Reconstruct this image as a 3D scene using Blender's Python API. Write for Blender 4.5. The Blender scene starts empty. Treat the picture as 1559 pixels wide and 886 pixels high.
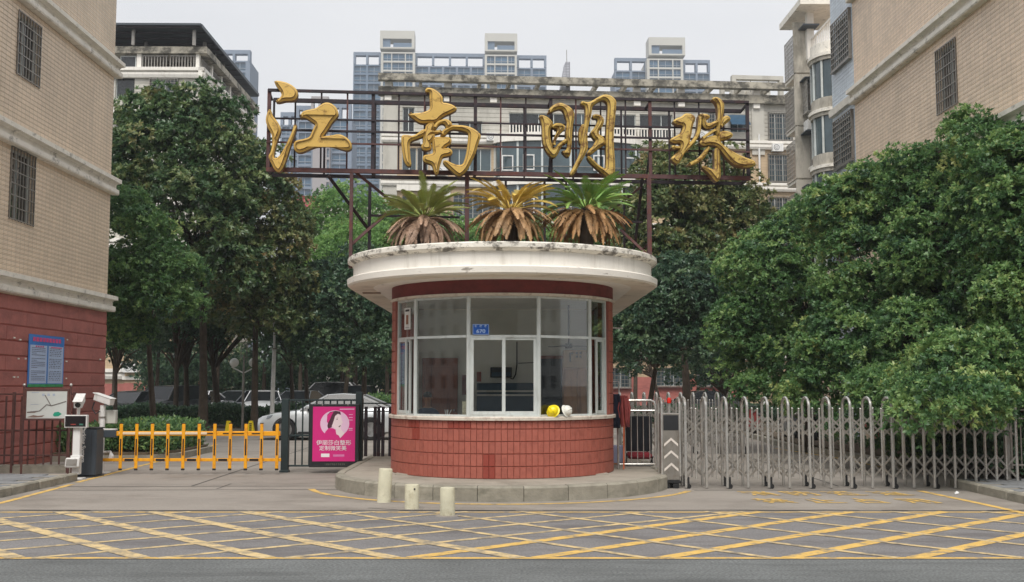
import bpy, bmesh, math, random
import numpy as np
from mathutils import Vector, Matrix
random.seed(7)
R = math.radians
scn = bpy.context.scene
col = scn.collection

# ---------------------------------------------------------------- camera
FPX, PCX, PCY, W0, H0 = 1650.0, 779.5, 443.0, 1559.0, 886.0
CAMZ, PITCH = 1.75, R(4.92)
cam = bpy.data.cameras.new('camera'); cam.sensor_width = 36; cam.lens = 36 * FPX / W0
cam.clip_start = .05; cam.clip_end = 6000
camo = bpy.data.objects.new('camera', cam); col.objects.link(camo)
camo.location = (0, 0, CAMZ); camo.rotation_euler = (R(90) + PITCH, 0, 0)
scn.camera = camo

# ---------------------------------------------------------------- sky, sun, exposure
SUN_EL, SUN_AZ = R(54), R(186)      # veiled sun: high behind the camera
w = bpy.data.worlds.new('World'); scn.world = w; w.use_nodes = True
nt = w.node_tree; nt.nodes.clear()
sky = nt.nodes.new('ShaderNodeTexSky'); sky.sky_type = 'NISHITA'; sky.sun_disc = False
sky.sun_elevation = SUN_EL; sky.sun_rotation = SUN_AZ; sky.dust_density = 4
tc = nt.nodes.new('ShaderNodeTexCoord'); nz = nt.nodes.new('ShaderNodeTexNoise')
nz.inputs['Scale'].default_value = 2.2; nz.inputs['Detail'].default_value = 4
mp = nt.nodes.new('ShaderNodeMapping'); mp.inputs['Scale'].default_value = (1, 1, 3)
cr = nt.nodes.new('ShaderNodeValToRGB')
cr.color_ramp.elements[0].position = .3; cr.color_ramp.elements[0].color = (6.05, 6.14, 6.34, 1)
cr.color_ramp.elements[1].position = .7; cr.color_ramp.elements[1].color = (7.05, 7.05, 7.12, 1)
mx = nt.nodes.new('ShaderNodeMixRGB'); mx.inputs[0].default_value = .93
bg = nt.nodes.new('ShaderNodeBackground'); bg.inputs['Strength'].default_value = .1
wo = nt.nodes.new('ShaderNodeOutputWorld')
L = nt.links.new
L(tc.outputs['Generated'], mp.inputs[0]); L(mp.outputs[0], nz.inputs['Vector']); L(nz.outputs['Fac'], cr.inputs[0])
L(sky.outputs[0], mx.inputs[1]); L(cr.outputs[0], mx.inputs[2]); L(mx.outputs[0], bg.inputs[0]); L(bg.outputs[0], wo.inputs[0])
sl = bpy.data.lights.new('sun', 'SUN'); sl.energy = 2.1; sl.angle = R(30); sl.color = (1, .96, .9)
so = bpy.data.objects.new('sun', sl); col.objects.link(so)
so.rotation_euler = Vector((math.sin(SUN_AZ) * math.cos(SUN_EL), math.cos(SUN_AZ) * math.cos(SUN_EL), math.sin(SUN_EL))).to_track_quat('Z', 'Y').to_euler()
scn.view_settings.view_transform = 'Standard'; scn.view_settings.look = 'None'
scn.view_settings.exposure = 0.5; scn.view_settings.gamma = 1

# ---------------------------------------------------------------- photo geometry
def ray(px, py):
    a, b = (px - PCX) / FPX, (PCY - py) / FPX
    return Vector((a, math.cos(PITCH) - b * math.sin(PITCH), math.sin(PITCH) + b * math.cos(PITCH)))
def at(px, py, Y):
    d = ray(px, py); return Vector((0, 0, CAMZ)) + d * (Y / d.y)
def gr(px, py, z=0.0):
    d = ray(px, py); return Vector((0, 0, CAMZ)) + d * ((z - CAMZ) / d.z)
class Frame:
    """a local frame standing in the place: origin and heading about z"""
    def __init__(s, ox, oy, th=0.0, oz=0.0):
        s.o = Vector((ox, oy, oz)); s.th = th; s.m = Matrix.Translation(s.o) @ Matrix.Rotation(th, 4, 'Z'); s.i = s.m.inverted()
    def hit(s, px, py, axis='x', off=0.0):
        o = s.i @ Vector((0, 0, CAMZ)); d = s.i.to_3x3() @ ray(px, py)
        k = 0 if axis == 'x' else 1
        return o + d * ((off - o[k]) / d[k])

# ---------------------------------------------------------------- objects
def thing(name, label, cat, loc=(0, 0, 0), rz=0, group=None):
    o = bpy.data.objects.new(name, None); col.objects.link(o); o.empty_display_size = .2
    o.location = loc; o.rotation_euler = (0, 0, rz); o['label'] = label; o['category'] = cat
    if group: o['group'] = group
    return o
def tag(o, label=None, cat=None, group=None, kind=None):
    if label: o['label'] = label
    if cat: o['category'] = cat
    if group: o['group'] = group
    if kind: o['kind'] = kind
    return o
def link(name, me, parent=None, loc=None, rot=None, sc=None):
    o = bpy.data.objects.new(name, me); col.objects.link(o)
    if parent: o.parent = parent
    if loc is not None: o.location = loc
    if rot is not None: o.rotation_euler = rot
    if sc is not None: o.scale = sc
    return o
def copy_tree(o, parent=None, **kw):
    c = o.copy(); col.objects.link(c); c.parent = parent
    for ch in list(o.children): copy_tree(ch, c)
    for k, v in kw.items(): c[k] = v
    return c

class MB:
    def __init__(s): s.v = []; s.f = []; s.mi = []; s.cur = 0
    def add(s, vs, fs):
        n = len(s.v); s.v += [tuple(p) for p in vs]; s.f += [tuple(i + n for i in f) for f in fs]; s.mi += [s.cur] * len(fs); return s
    def box(s, x0, x1, y0, y1, z0, z1):
        if x0 > x1: x0, x1 = x1, x0
        if y0 > y1: y0, y1 = y1, y0
        if z0 > z1: z0, z1 = z1, z0
        vs = [(x, y, z) for z in (z0, z1) for y in (y0, y1) for x in (x0, x1)]
        return s.add(vs, [(0, 2, 3, 1), (4, 5, 7, 6), (0, 1, 5, 4), (2, 6, 7, 3), (0, 4, 6, 2), (1, 3, 7, 5)])
    def bbox(s, x0, x1, y0, y1, z0, z1, b=.01):
        """box with chamfered edges"""
        if x0 > x1: x0, x1 = x1, x0
        if y0 > y1: y0, y1 = y1, y0
        if z0 > z1: z0, z1 = z1, z0
        bm = bmesh.new(); bmesh.ops.create_cube(bm, size=1)
        for v in bm.verts: v.co = Vector(((x0 + x1) / 2 + v.co.x * (x1 - x0), (y0 + y1) / 2 + v.co.y * (y1 - y0), (z0 + z1) / 2 + v.co.z * (z1 - z0)))
        b = min(b, (x1 - x0) * .45, (y1 - y0) * .45, (z1 - z0) * .45)
        bmesh.ops.bevel(bm, geom=bm.edges[:], offset=b, segments=1, affect='EDGES')
        bm.verts.index_update()
        s.add([v.co[:] for v in bm.verts], [[v.index for v in f.verts] for f in bm.faces]); bm.free(); return s
    def hexa(s, p):   # 8 points: bottom 4 ccw, top 4 ccw
        return s.add(p, [(3, 2, 1, 0), (4, 5, 6, 7), (0, 1, 5, 4), (1, 2, 6, 5), (2, 3, 7, 6), (3, 0, 4, 7)])
    def quad(s, a, b, c, d): return s.add([a, b, c, d], [(0, 1, 2, 3)])
    def bar(s, a, b, w_, h_=None, up=(0, 0, 1)):
        a, b = Vector(a), Vector(b); h_ = h_ or w_; d = (b - a).normalized(); up = Vector(up)
        if abs(d.dot(up)) > .95: up = Vector((0, 1, 0)) if abs(d.y) < .9 else Vector((1, 0, 0))
        x = d.cross(up).normalized() * (w_ / 2); y = x.cross(d).normalized() * (h_ / 2)
        return s.hexa([a - x - y, a + x - y, a + x + y, a - x + y, b - x - y, b + x - y, b + x + y, b - x + y])
    def tube(s, pts, r, n=8, caps=True, close=False):
        pts = [Vector(p) for p in pts]; m = len(pts)
        rs = r if isinstance(r, (list, tuple)) else [r] * m
        vs = []; ref = None
        for i, p in enumerate(pts):
            if close: t = (pts[(i + 1) % m] - pts[i - 1])
            else: t = (pts[min(i + 1, m - 1)] - pts[max(i - 1, 0)])
            t = t.normalized() if t.length > 1e-9 else Vector((0, 0, 1))
            if ref is None: ref = Vector((0, 0, 1)) if abs(t.z) < .9 else Vector((1, 0, 0))
            x = t.cross(ref)
            if x.length < 1e-4: x = t.cross(Vector((0, 1, 0)))
            x.normalize(); y = t.cross(x).normalized(); ref = x.cross(t)
            for k in range(n):
                a = 2 * math.pi * k / n; vs.append(p + (x * math.cos(a) + y * math.sin(a)) * rs[i])
        fs = []
        rng = m if close else m - 1
        for i in range(rng):
            j = (i + 1) % m
            for k in range(n):
                k2 = (k + 1) % n; fs.append((i * n + k, i * n + k2, j * n + k2, j * n + k))
        if caps and not close:
            fs.append(tuple(range(n))[::1]); fs.append(tuple((m - 1) * n + k for k in range(n))[::-1])
        return s.add(vs, fs)
    def cyl(s, a, b, r, n=16, r2=None): return s.tube([a, b], [r, r if r2 is None else r2], n)
    def lathe(s, prof, cx=0, cy=0, n=24, a0=0, a1=2 * math.pi, cz=0):
        full = abs(a1 - a0 - 2 * math.pi) < 1e-6; m = n if full else n + 1; vs = []
        for r_, z in prof:
            for k in range(m):
                a = a0 + (a1 - a0) * k / n; vs.append((cx + r_ * math.cos(a), cy + r_ * math.sin(a), cz + z))
        fs = []
        for i in range(len(prof) - 1):
            for k in range(n):
                k2 = (k + 1) % m if full else k + 1
                fs.append((i * m + k, i * m + k2, (i + 1) * m + k2, (i + 1) * m + k))
        return s.add(vs, fs)
    def sphere(s, c, r, nu=16, nv=10):
        rx, ry, rz = r if isinstance(r, (list, tuple)) else (r, r, r); vs = []
        for i in range(nv + 1):
            t = math.pi * i / nv
            for k in range(nu):
                a = 2 * math.pi * k / nu; vs.append((c[0] + rx * math.sin(t) * math.cos(a), c[1] + ry * math.sin(t) * math.sin(a), c[2] + rz * math.cos(t)))
        fs = [(i * nu + k, (i + 1) * nu + k, (i + 1) * nu + (k + 1) % nu, i * nu + (k + 1) % nu) for i in range(nv) for k in range(nu)]
        return s.add(vs, fs)
    def prism(s, poly, z0, z1):
        n = len(poly); vs = [(x, y, z0) for x, y in poly] + [(x, y, z1) for x, y in poly]
        return s.add(vs, [tuple(range(n))[::-1], tuple(range(n, 2 * n))] + [(i, (i + 1) % n, n + (i + 1) % n, n + i) for i in range(n)])
    def xform(s, M, start=0):
        for i in range(start, len(s.v)): s.v[i] = tuple(M @ Vector(s.v[i]))
        return s
    def mesh(s, name, mats, smooth=False, fix=True):
        me = bpy.data.meshes.new(name); me.from_pydata([tuple(p) for p in s.v], [], s.f)
        for m in (mats if isinstance(mats, (list, tuple)) else [mats]): me.materials.append(m)
        if any(s.mi): me.polygons.foreach_set('material_index', s.mi)
        if fix:
            bm = bmesh.new(); bm.from_mesh(me); bmesh.ops.remove_doubles(bm, verts=bm.verts, dist=1e-5)
            bmesh.ops.recalc_face_normals(bm, faces=bm.faces); bm.to_mesh(me); bm.free()
        if smooth:
            me.polygons.foreach_set('use_smooth', [True] * len(me.polygons))
            try: me.set_sharp_from_angle(angle=R(38))
            except Exception: pass
        return me
    def build(s, name, mat, parent=None, smooth=False, local=False, loc=None, rot=None, fix=True, label=None, kind=None):
        """link as one object; geometry is given in world coordinates unless local"""
        if parent is not None and not local:
            M = world_of(parent).inverted(); s.xform(M)
        me = s.mesh(name, mat, smooth, fix)
        o = link(name, me, parent, loc, rot)
        if label: o['label'] = label
        if kind: o['kind'] = kind
        return o
def world_of(o):
    m = Matrix.Translation(o.location) @ o.rotation_euler.to_matrix().to_4x4()
    return world_of(o.parent) @ m if o.parent else m

# ---------------------------------------------------------------- materials
def new_mat(name):
    m = bpy.data.materials.new(name); m.use_nodes = True; t = m.node_tree
    return m, t, t.nodes['Principled BSDF'], t.nodes.new, t.links.new
def srgb(r, g, b):
    f = lambda c: ((c / 255 + .055) / 1.055) ** 2.4 if c > 10 else c / 255 / 12.92
    return (f(r), f(g), f(b), 1)
def mat(name, c, rough=.7, metal=0.0, var=.18, scale=3.0, bump=0.0, bscale=60.0, dirt=None, damt=.5, dscale=(1.5, 1.5, .5), dlo=.5, dhi=.62, spec=.5, objrand=0.0, coat=0.0, speck=0, sscale=90, emit=None, estr=1.0):
    m, t, p, N, K = new_mat(name)
    c = tuple(c[:3]) + (1,)
    tcn = N('ShaderNodeTexCoord'); vec = tcn.outputs['Object']
    oi = N('ShaderNodeObjectInfo')
    if objrand:
        va = N('ShaderNodeVectorMath'); va.operation = 'ADD'; sc = N('ShaderNodeVectorMath'); sc.operation = 'SCALE'
        cb = N('ShaderNodeCombineXYZ'); K(oi.outputs['Random'], cb.inputs[0]); K(oi.outputs['Random'], cb.inputs[2])
        K(cb.outputs[0], sc.inputs[0]); sc.inputs['Scale'].default_value = 37; K(vec, va.inputs[0]); K(sc.outputs[0], va.inputs[1]); vec = va.outputs[0]
    n1 = N('ShaderNodeTexNoise'); n1.inputs['Scale'].default_value = scale; n1.inputs['Detail'].default_value = 5; n1.inputs['Roughness'].default_value = .6
    K(vec, n1.inputs['Vector'])
    r1 = N('ShaderNodeValToRGB'); e = r1.color_ramp.elements
    e[0].position = .3; e[1].position = .7
    e[0].color = tuple(x * (1 - var) for x in c[:3]) + (1,); e[1].color = tuple(min(1, x * (1 + var)) for x in c[:3]) + (1,)
    K(n1.outputs['Fac'], r1.inputs[0]); out = r1.outputs[0]
    if objrand:
        hsv = N('ShaderNodeHueSaturation'); mr = N('ShaderNodeMapRange'); mr.inputs[3].default_value = 1 - objrand; mr.inputs[4].default_value = 1 + objrand
        K(oi.outputs['Random'], mr.inputs[0]); K(mr.outputs[0], hsv.inputs['Value']); K(out, hsv.inputs['Color']); out = hsv.outputs[0]
    if speck:
        ns = N('ShaderNodeTexNoise'); ns.inputs['Scale'].default_value = sscale; ns.inputs['Detail'].default_value = 3; K(vec, ns.inputs['Vector'])
        ms_ = N('ShaderNodeMapRange'); ms_.inputs[1].default_value = .35; ms_.inputs[2].default_value = .65; ms_.inputs[3].default_value = 1 - speck; ms_.inputs[4].default_value = 1 + speck; K(ns.outputs['Fac'], ms_.inputs[0])
        hs2 = N('ShaderNodeHueSaturation'); K(ms_.outputs[0], hs2.inputs['Value']); K(out, hs2.inputs['Color']); out = hs2.outputs[0]
    if dirt:
        mpn = N('ShaderNodeMapping'); mpn.inputs['Scale'].default_value = dscale; K(vec, mpn.inputs[0])
        n2 = N('ShaderNodeTexNoise'); n2.inputs['Scale'].default_value = 1; n2.inputs['Detail'].default_value = 8; n2.inputs['Roughness'].default_value = .7
        K(mpn.outputs[0], n2.inputs['Vector'])
        r2 = N('ShaderNodeMapRange'); r2.inputs[1].default_value = dlo; r2.inputs[2].default_value = dhi; r2.inputs[4].default_value = damt
        K(n2.outputs['Fac'], r2.inputs[0])
        mxn = N('ShaderNodeMixRGB'); K(r2.outputs[0], mxn.inputs[0]); K(out, mxn.inputs[1]); mxn.inputs[2].default_value = tuple(dirt[:3]) + (1,)
        out = mxn.outputs[0]
    K(out, p.inputs['Base Color']); p.inputs['Roughness'].default_value = rough; p.inputs['Metallic'].default_value = metal
    p.inputs['Specular IOR Level'].default_value = spec
    if coat: p.inputs['Coat Weight'].default_value = coat; p.inputs['Coat Roughness'].default_value = .08
    if emit: p.inputs['Emission Color'].default_value = tuple(emit[:3]) + (1,); p.inputs['Emission Strength'].default_value = estr
    if bump:
        nb = N('ShaderNodeTexNoise'); nb.inputs['Scale'].default_value = bscale; nb.inputs['Detail'].default_value = 6; K(vec, nb.inputs['Vector'])
        b = N('ShaderNodeBump'); b.inputs['Strength'].default_value = bump; b.inputs['Distance'].default_value = .01
        K(nb.outputs['Fac'], b.inputs['Height']); K(b.outputs[0], p.inputs['Normal'])
    m['out'] = 1
    return m
def glass_thin(name, tint=(.95, .97, .96), refl=1.0, rough=.02):
    m, t, p, N, K = new_mat(name); t.nodes.remove(p)
    o = t.nodes['Material Output']; tr = N('ShaderNodeBsdfTransparent'); tr.inputs[0].default_value = tint + (1,)
    gl = N('ShaderNodeBsdfGlossy'); gl.inputs['Roughness'].default_value = rough; gl.inputs[0].default_value = (.95, .97, 1, 1)
    fr = N('ShaderNodeFresnel'); fr.inputs[0].default_value = 1.5
    mu = N('ShaderNodeMath'); mu.operation = 'MULTIPLY'; mu.use_clamp = True; mu.inputs[1].default_value = .72 * refl
    mxs = N('ShaderNodeMixShader'); K(fr.outputs[0], mu.inputs[0]); K(mu.outputs[0], mxs.inputs[0]); K(tr.outputs[0], mxs.inputs[1]); K(gl.outputs[0], mxs.inputs[2]); K(mxs.outputs[0], o.inputs[0])
    return m
def tile_mat(name, c, joint, uaxis, tw, th, rough=.45, mortar=.012, var=.12, dirt=None):
    """small glazed tiles laid in courses; joints finer than the picture resolves live in the material"""
    m, t, p, N, K = new_mat(name)
    tcn = N('ShaderNodeTexCoord'); sp = N('ShaderNodeSeparateXYZ'); K(tcn.outputs['Object'], sp.inputs[0]); cb = N('ShaderNodeCombineXYZ')
    K(sp.outputs[uaxis], cb.inputs[0]); K(sp.outputs['Z'], cb.inputs[1])
    br = N('ShaderNodeTexBrick'); br.inputs['Scale'].default_value = 1; br.inputs['Brick Width'].default_value = tw; br.inputs['Row Height'].default_value = th
    br.inputs['Mortar Size'].default_value = mortar; br.inputs['Mortar Smooth'].default_value = .3; br.offset = 0
    br.inputs['Color1'].default_value = tuple(x * (1 - var) for x in c[:3]) + (1,); br.inputs['Color2'].default_value = tuple(x * (1 + var) for x in c[:3]) + (1,)
    br.inputs['Mortar'].default_value = joint; K(cb.outputs[0], br.inputs[0])
    n1 = N('ShaderNodeTexNoise'); n1.inputs['Scale'].default_value = .6; n1.inputs['Detail'].default_value = 7
    mr = N('ShaderNodeMapRange'); mr.inputs[1].default_value = .3; mr.inputs[2].default_value = .7; mr.inputs[3].default_value = .88; mr.inputs[4].default_value = 1.1
    K(tcn.outputs['Object'], n1.inputs['Vector']); K(n1.outputs['Fac'], mr.inputs[0])
    hs = N('ShaderNodeHueSaturation'); K(mr.outputs[0], hs.inputs['Value']); K(br.outputs['Color'], hs.inputs['Color'])
    # faint rain streaks
    mpn = N('ShaderNodeMapping'); mpn.inputs['Scale'].default_value = (3, 3, .12); K(tcn.outputs['Object'], mpn.inputs[0])
    n2 = N('ShaderNodeTexNoise'); n2.inputs['Scale'].default_value = 1.5; n2.inputs['Detail'].default_value = 6; K(mpn.outputs[0], n2.inputs['Vector'])
    r2 = N('ShaderNodeMapRange'); r2.inputs[1].default_value = .52; r2.inputs[2].default_value = .75; r2.inputs[4].default_value = .22; K(n2.outputs['Fac'], r2.inputs[0])
    mxn = N('ShaderNodeMixRGB'); K(r2.outputs[0], mxn.inputs[0]); K(hs.outputs[0], mxn.inputs[1]); mxn.inputs[2].default_value = tuple(x * .55 for x in c[:3]) + (1,)
    K(mxn.outputs[0], p.inputs['Base Color']); p.inputs['Roughness'].default_value = rough
    b = N('ShaderNodeBump'); b.inputs['Strength'].default_value = .5; b.inputs['Distance'].default_value = .006; b.invert = True
    K(br.outputs['Fac'], b.inputs['Height']); K(b.outputs[0], p.inputs['Normal'])
    return m
def leaf_mat(name, cols, rough=.45, trans=.25, spec=.5):
    m, t, p, N, K = new_mat(name)
    a = N('ShaderNodeAttribute'); a.attribute_name = 'tint'
    r1 = N('ShaderNodeValToRGB'); e = r1.color_ramp.elements
    while len(e) < len(cols): e.new(.5)
    for i, (pos, c) in enumerate(cols): e[i].position = pos; e[i].color = tuple(c) + (1,)
    K(a.outputs['Fac'], r1.inputs[0]); K(r1.outputs[0], p.inputs['Base Color'])
    p.inputs['Roughness'].default_value = rough; p.inputs['Specular IOR Level'].default_value = spec
    tl = N('ShaderNodeBsdfTranslucent'); ms = N('ShaderNodeMixShader'); ms.inputs[0].default_value = trans
    hs = N('ShaderNodeHueSaturation'); hs.inputs['Value'].default_value = 1.5; K(r1.outputs[0], hs.inputs['Color']); K(hs.outputs[0], tl.inputs[0])
    o = t.nodes['Material Output']; K(p.outputs[0], ms.inputs[1]); K(tl.outputs[0], ms.inputs[2]); K(ms.outputs[0], o.inputs[0])
    return m

BLACK = (.015, .016, .015)
M = dict(
 road=mat('asphalt_dark', srgb(104, 107, 107), .85, var=.24, scale=.5, bump=.9, bscale=45, speck=.35, sscale=38, dirt=srgb(74, 76, 76), damt=.55, dscale=(.3, 2.2, 1)),
 box=mat('asphalt_worn', srgb(120, 118, 118), .85, var=.12, scale=1.2, bump=.6, bscale=60, speck=.22, sscale=45, dirt=srgb(92, 88, 88), damt=.65, dscale=(.5, 1.6, 1)),
 conc=mat('concrete_ground', srgb(147, 140, 132), .85, var=.1, scale=.5, bump=.3, bscale=80, speck=.07, sscale=40, dirt=srgb(118, 111, 103), damt=.75, dscale=(.5, .8, 1), dlo=.46, dhi=.66),
 paint=mat('yellow_road_paint', srgb(214, 176, 96), .8, var=.15, scale=6, bump=.2, dirt=srgb(128, 120, 108), damt=.85, dscale=(5, 5, 5), dlo=.50, dhi=.62),
 paintw=mat('worn_yellow_paint', srgb(206, 182, 134), .8, var=.15, scale=6, bump=.2, dirt=srgb(122, 116, 108), damt=.9, dscale=(5, 5, 5), dlo=.45, dhi=.6),
 kerb=mat('kerb_concrete', srgb(150, 145, 132), .9, var=.2, scale=4, bump=.6, bscale=40, dirt=srgb(98, 96, 84), damt=.65, dscale=(2.2, 2.2, 5), dlo=.48, dhi=.68, objrand=.07),
 slab=mat('island_concrete', srgb(160, 153, 141), .9, var=.12, scale=2, bump=.4, dirt=srgb(124, 118, 106), damt=.6, dscale=(1.2, 1.2, 1)),
 redtile=mat('red_glazed_tile', srgb(164, 92, 78), .5, var=.07, scale=9, bump=.35, bscale=35, objrand=.05, dirt=srgb(120, 58, 48), damt=.4, dscale=(4, 4, 6)),
 redtile2=mat('dark_red_tile', srgb(142, 62, 50), .5, var=.07, scale=9, bump=.3, bscale=35, objrand=.04),
 redwall=mat('red_split_tile', srgb(172, 104, 96), .6, var=.16, scale=2.2, bump=.7, bscale=14, objrand=.05, dirt=srgb(138, 80, 76), damt=.5, dscale=(1, 1, 3)),
 redband=mat('dark_red_paint', srgb(118, 52, 50), .7, var=.15, scale=4, bump=.2, dirt=srgb(90, 40, 38), damt=.6, dscale=(3, 3, 5)),
 grout=mat('grout', srgb(160, 96, 84), .9, var=.1),
 white=mat('white_plaster', srgb(236, 232, 224), .8, var=.05, scale=2, bump=.15, bscale=30, dirt=srgb(168, 160, 144), damt=.5, dscale=(5, 5, .7), dlo=.52, dhi=.75),
 soffit=mat('soffit_plaster', srgb(230, 220, 204), .85, var=.05, scale=1.5, bump=.1, dirt=srgb(160, 148, 130), damt=.4, dscale=(1, 1, 1)),
 mould=mat('mouldy_plaster', srgb(232, 227, 216), .9, var=.1, scale=3, bump=.7, bscale=24, dirt=srgb(104, 98, 90), damt=.65, dscale=(3.5, 3.5, 5), dlo=.55, dhi=.68),
 rim=mat('mouldy_rim', srgb(232, 227, 216), .9, var=.1, scale=3, bump=.7, bscale=24, dirt=srgb(72, 66, 60), damt=.85, dscale=(5, 5, 8), dlo=.49, dhi=.6),
 chip=mat('chipped_white_plaster', srgb(238, 233, 224), .85, var=.05, scale=2, bump=.3, bscale=24, dirt=srgb(120, 110, 98), damt=.8, dscale=(3, 3, 12), dlo=.6, dhi=.68),
 sill=mat('white_sill', srgb(214, 205, 192), .6, var=.06, scale=5, dirt=srgb(150, 120, 105), damt=.5, dscale=(6, 6, 6)),
 alu=mat('white_aluminium', srgb(206, 212, 210), .35, .15, var=.05, scale=3, dirt=srgb(150, 150, 145), damt=.35, dscale=(9, 9, 2)),
 inwall=mat('interior_wall', srgb(244, 244, 238), .8, var=.05),
 wood=mat('brown_wood', srgb(160, 92, 62), .5, var=.2, scale=4, dirt=srgb(96, 50, 34), damt=.6, dscale=(12, 12, .8)),
 wood2=mat('tan_wood', srgb(206, 150, 106), .5, var=.14, scale=4, dirt=srgb(140, 88, 58), damt=.5, dscale=(12, 12, .8)),
 carton=mat('cardboard', srgb(206, 172, 134), .85, var=.08),
 darkroom=mat('painted_dark_interior', srgb(38, 42, 48), .8, var=.2),
 navy=mat('navy_cabinet', srgb(54, 84, 108), .3, var=.2),
 glass=glass_thin('window_glass', refl=1.0),
 fglass=mat('facade_glass', srgb(62, 78, 84), .12, 0, var=.35, scale=.7, spec=.8, objrand=.25),
 bglass=mat('blue_glass', srgb(62, 92, 116), .15, 0, var=.3, scale=.15, spec=.7, objrand=.2),
 dglass=mat('dark_glass', srgb(34, 38, 40), .08, 0, var=.2, spec=.7),
 rust=mat('rusty_steel', srgb(92, 66, 66), .75, .2, var=.25, scale=7, bump=.3, dirt=srgb(112, 60, 46), damt=.6, dscale=(5, 5, 5), dlo=.5, dhi=.6),
 rustdark=mat('dark_steel', srgb(50, 44, 50), .6, .3, var=.25, scale=7, dirt=srgb(78, 50, 48), damt=.5, dscale=(5, 5, 5)),
 steel=mat('stainless_steel', srgb(196, 194, 190), .25, .6, var=.12, scale=5, dirt=srgb(124, 110, 92), damt=.4, dscale=(6, 6, 3)),
 steeld=mat('dull_stainless_steel', srgb(144, 140, 134), .4, .5, var=.15, scale=5, dirt=srgb(104, 88, 70), damt=.45, dscale=(5, 5, 3)),
 black=mat('black_paint', srgb(34, 36, 40), .45, var=.15),
 blackg=mat('dark_green_paint', srgb(38, 52, 54), .45, var=.12),
 rubber=mat('rubber', srgb(30, 30, 31), .8, var=.2),
 yellow=mat('yellow_barrier_paint', srgb(240, 168, 24), .45, var=.07, scale=4, dirt=srgb(190, 110, 30), damt=.5, dscale=(8, 8, 8)),
 whitep=mat('white_machine_paint', srgb(226, 226, 224), .4, var=.04, dirt=srgb(160, 156, 148), damt=.4, dscale=(6, 6, 2)),
 greyp=mat('dark_grey_paint', srgb(60, 68, 76), .5, var=.1),
 bollard=mat('cream_bollard_paint', srgb(206, 202, 178), .75, var=.08, scale=8, bump=.4, bscale=30, dirt=srgb(150, 140, 112), damt=.6, dscale=(6, 6, 4), dlo=.53, dhi=.68, objrand=.05),
 trunk=mat('bark', srgb(78, 68, 58), .95, var=.35, scale=5, bump=1, bscale=18),
 soil=mat('soil', srgb(96, 84, 68), 1, var=.3, scale=4, bump=.8, bscale=12),
 silver=mat('silver_car_paint', srgb(206, 211, 214), .3, .35, var=.03, coat=1),
 pink=mat('magenta_print', srgb(214, 44, 130), .3, var=.03, scale=2),
 palepink=mat('pale_pink_print', srgb(234, 196, 224), .3, var=.03),
 hairp=mat('dark_print', srgb(84, 50, 66), .3, var=.05),
 skinp=mat('skin_print', srgb(238, 218, 224), .3, var=.03),
 whiteprint=mat('white_print', srgb(240, 236, 240), .4, var=.02),
)
tan_tile_l = tile_mat('tan_wall_tile', srgb(228, 208, 184), srgb(180, 162, 140), 'Y', .2, .1, mortar=.006, var=.05)
tan_tile_r = tile_mat('warm_tan_wall_tile', srgb(234, 212, 188), srgb(188, 168, 148), 'Y', .2, .1, mortar=.006, var=.07)
blue_tile = tile_mat('pale_blue_wall_tile', srgb(204, 214, 224), srgb(160, 170, 182), 'Y', .2, .1, mortar=.006, var=.06)
# ================================================================ GROUND
def sheet(name, poly, z, m, thick=0):
    mb = MB(); n = len(poly)
    mb.add([(x, y, z) for x, y in poly], [tuple(range(n))])
    o = mb.build(name, m, fix=False); o['kind'] = 'structure'; return o
g = MB().add([(-1500, -300, 0), (1500, -300, 0), (1500, 3000, 0), (-1500, 3000, 0)], [(0, 1, 2, 3)]).build('road', M['road'], fix=False); g['kind'] = 'structure'
sheet('junction_surface', [(-14, 11.05), (14, 11.05), (14, 15.25), (-14, 15.25)], .003, M['box'])
sheet('concrete_driveway', [(-14, 15.2), (14, 15.2), (16, 60), (-16, 60)], .006, M['conc'])
# driveway joints and the steel rail of the gate
def strip(mb, a, b, w_, z):
    a, b = Vector((a[0], a[1], 0)), Vector((b[0], b[1], 0)); d = (b - a).normalized(); n = Vector((-d.y, d.x, 0)) * w_ / 2
    mb.quad(*[(p.x, p.y, z) for p in (a - n, b - n, b + n, a + n)])
m_joint = mat('dark_joint', (.05, .048, .045), .9)
jb = MB()
for py in (740.5, 746):
    a, b = gr(60, py + 1), gr(528, py); strip(jb, a, b, .035, .009)
strip(jb, (3.0, 18.3), (9.4, 18.3), .04, .009); strip(jb, (3.0, 18.05), (9.4, 18.1), .03, .009)
for yy in (25.0, 29.5, 34.5, 40): strip(jb, (-10, yy), (10, yy), .03, .009)
for xx in (-5.5, 5.6): strip(jb, (xx, 18.8), (xx * 1.05, 44), .03, .0095)
for (a, b) in (((330, 745), (352, 737)), ((620, 778), (560, 774))): strip(jb, gr(*a), gr(*b), .02, .009)
jb.build('driveway_joints', m_joint, fix=False)['kind'] = 'structure'
# crack line between the asphalt and the driveway
ck = MB(); px = -9.0; py_ = 15.22
while px < 9.5:
    nx = px + random.uniform(.3, .8); ny = 15.24 + random.uniform(-.03, .03); strip(ck, (px, py_), (nx, ny), random.uniform(.015, .05), .012); px, py_ = nx, ny
ck.build('asphalt_edge_crack', m_joint, fix=False)['kind'] = 'structure'

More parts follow.
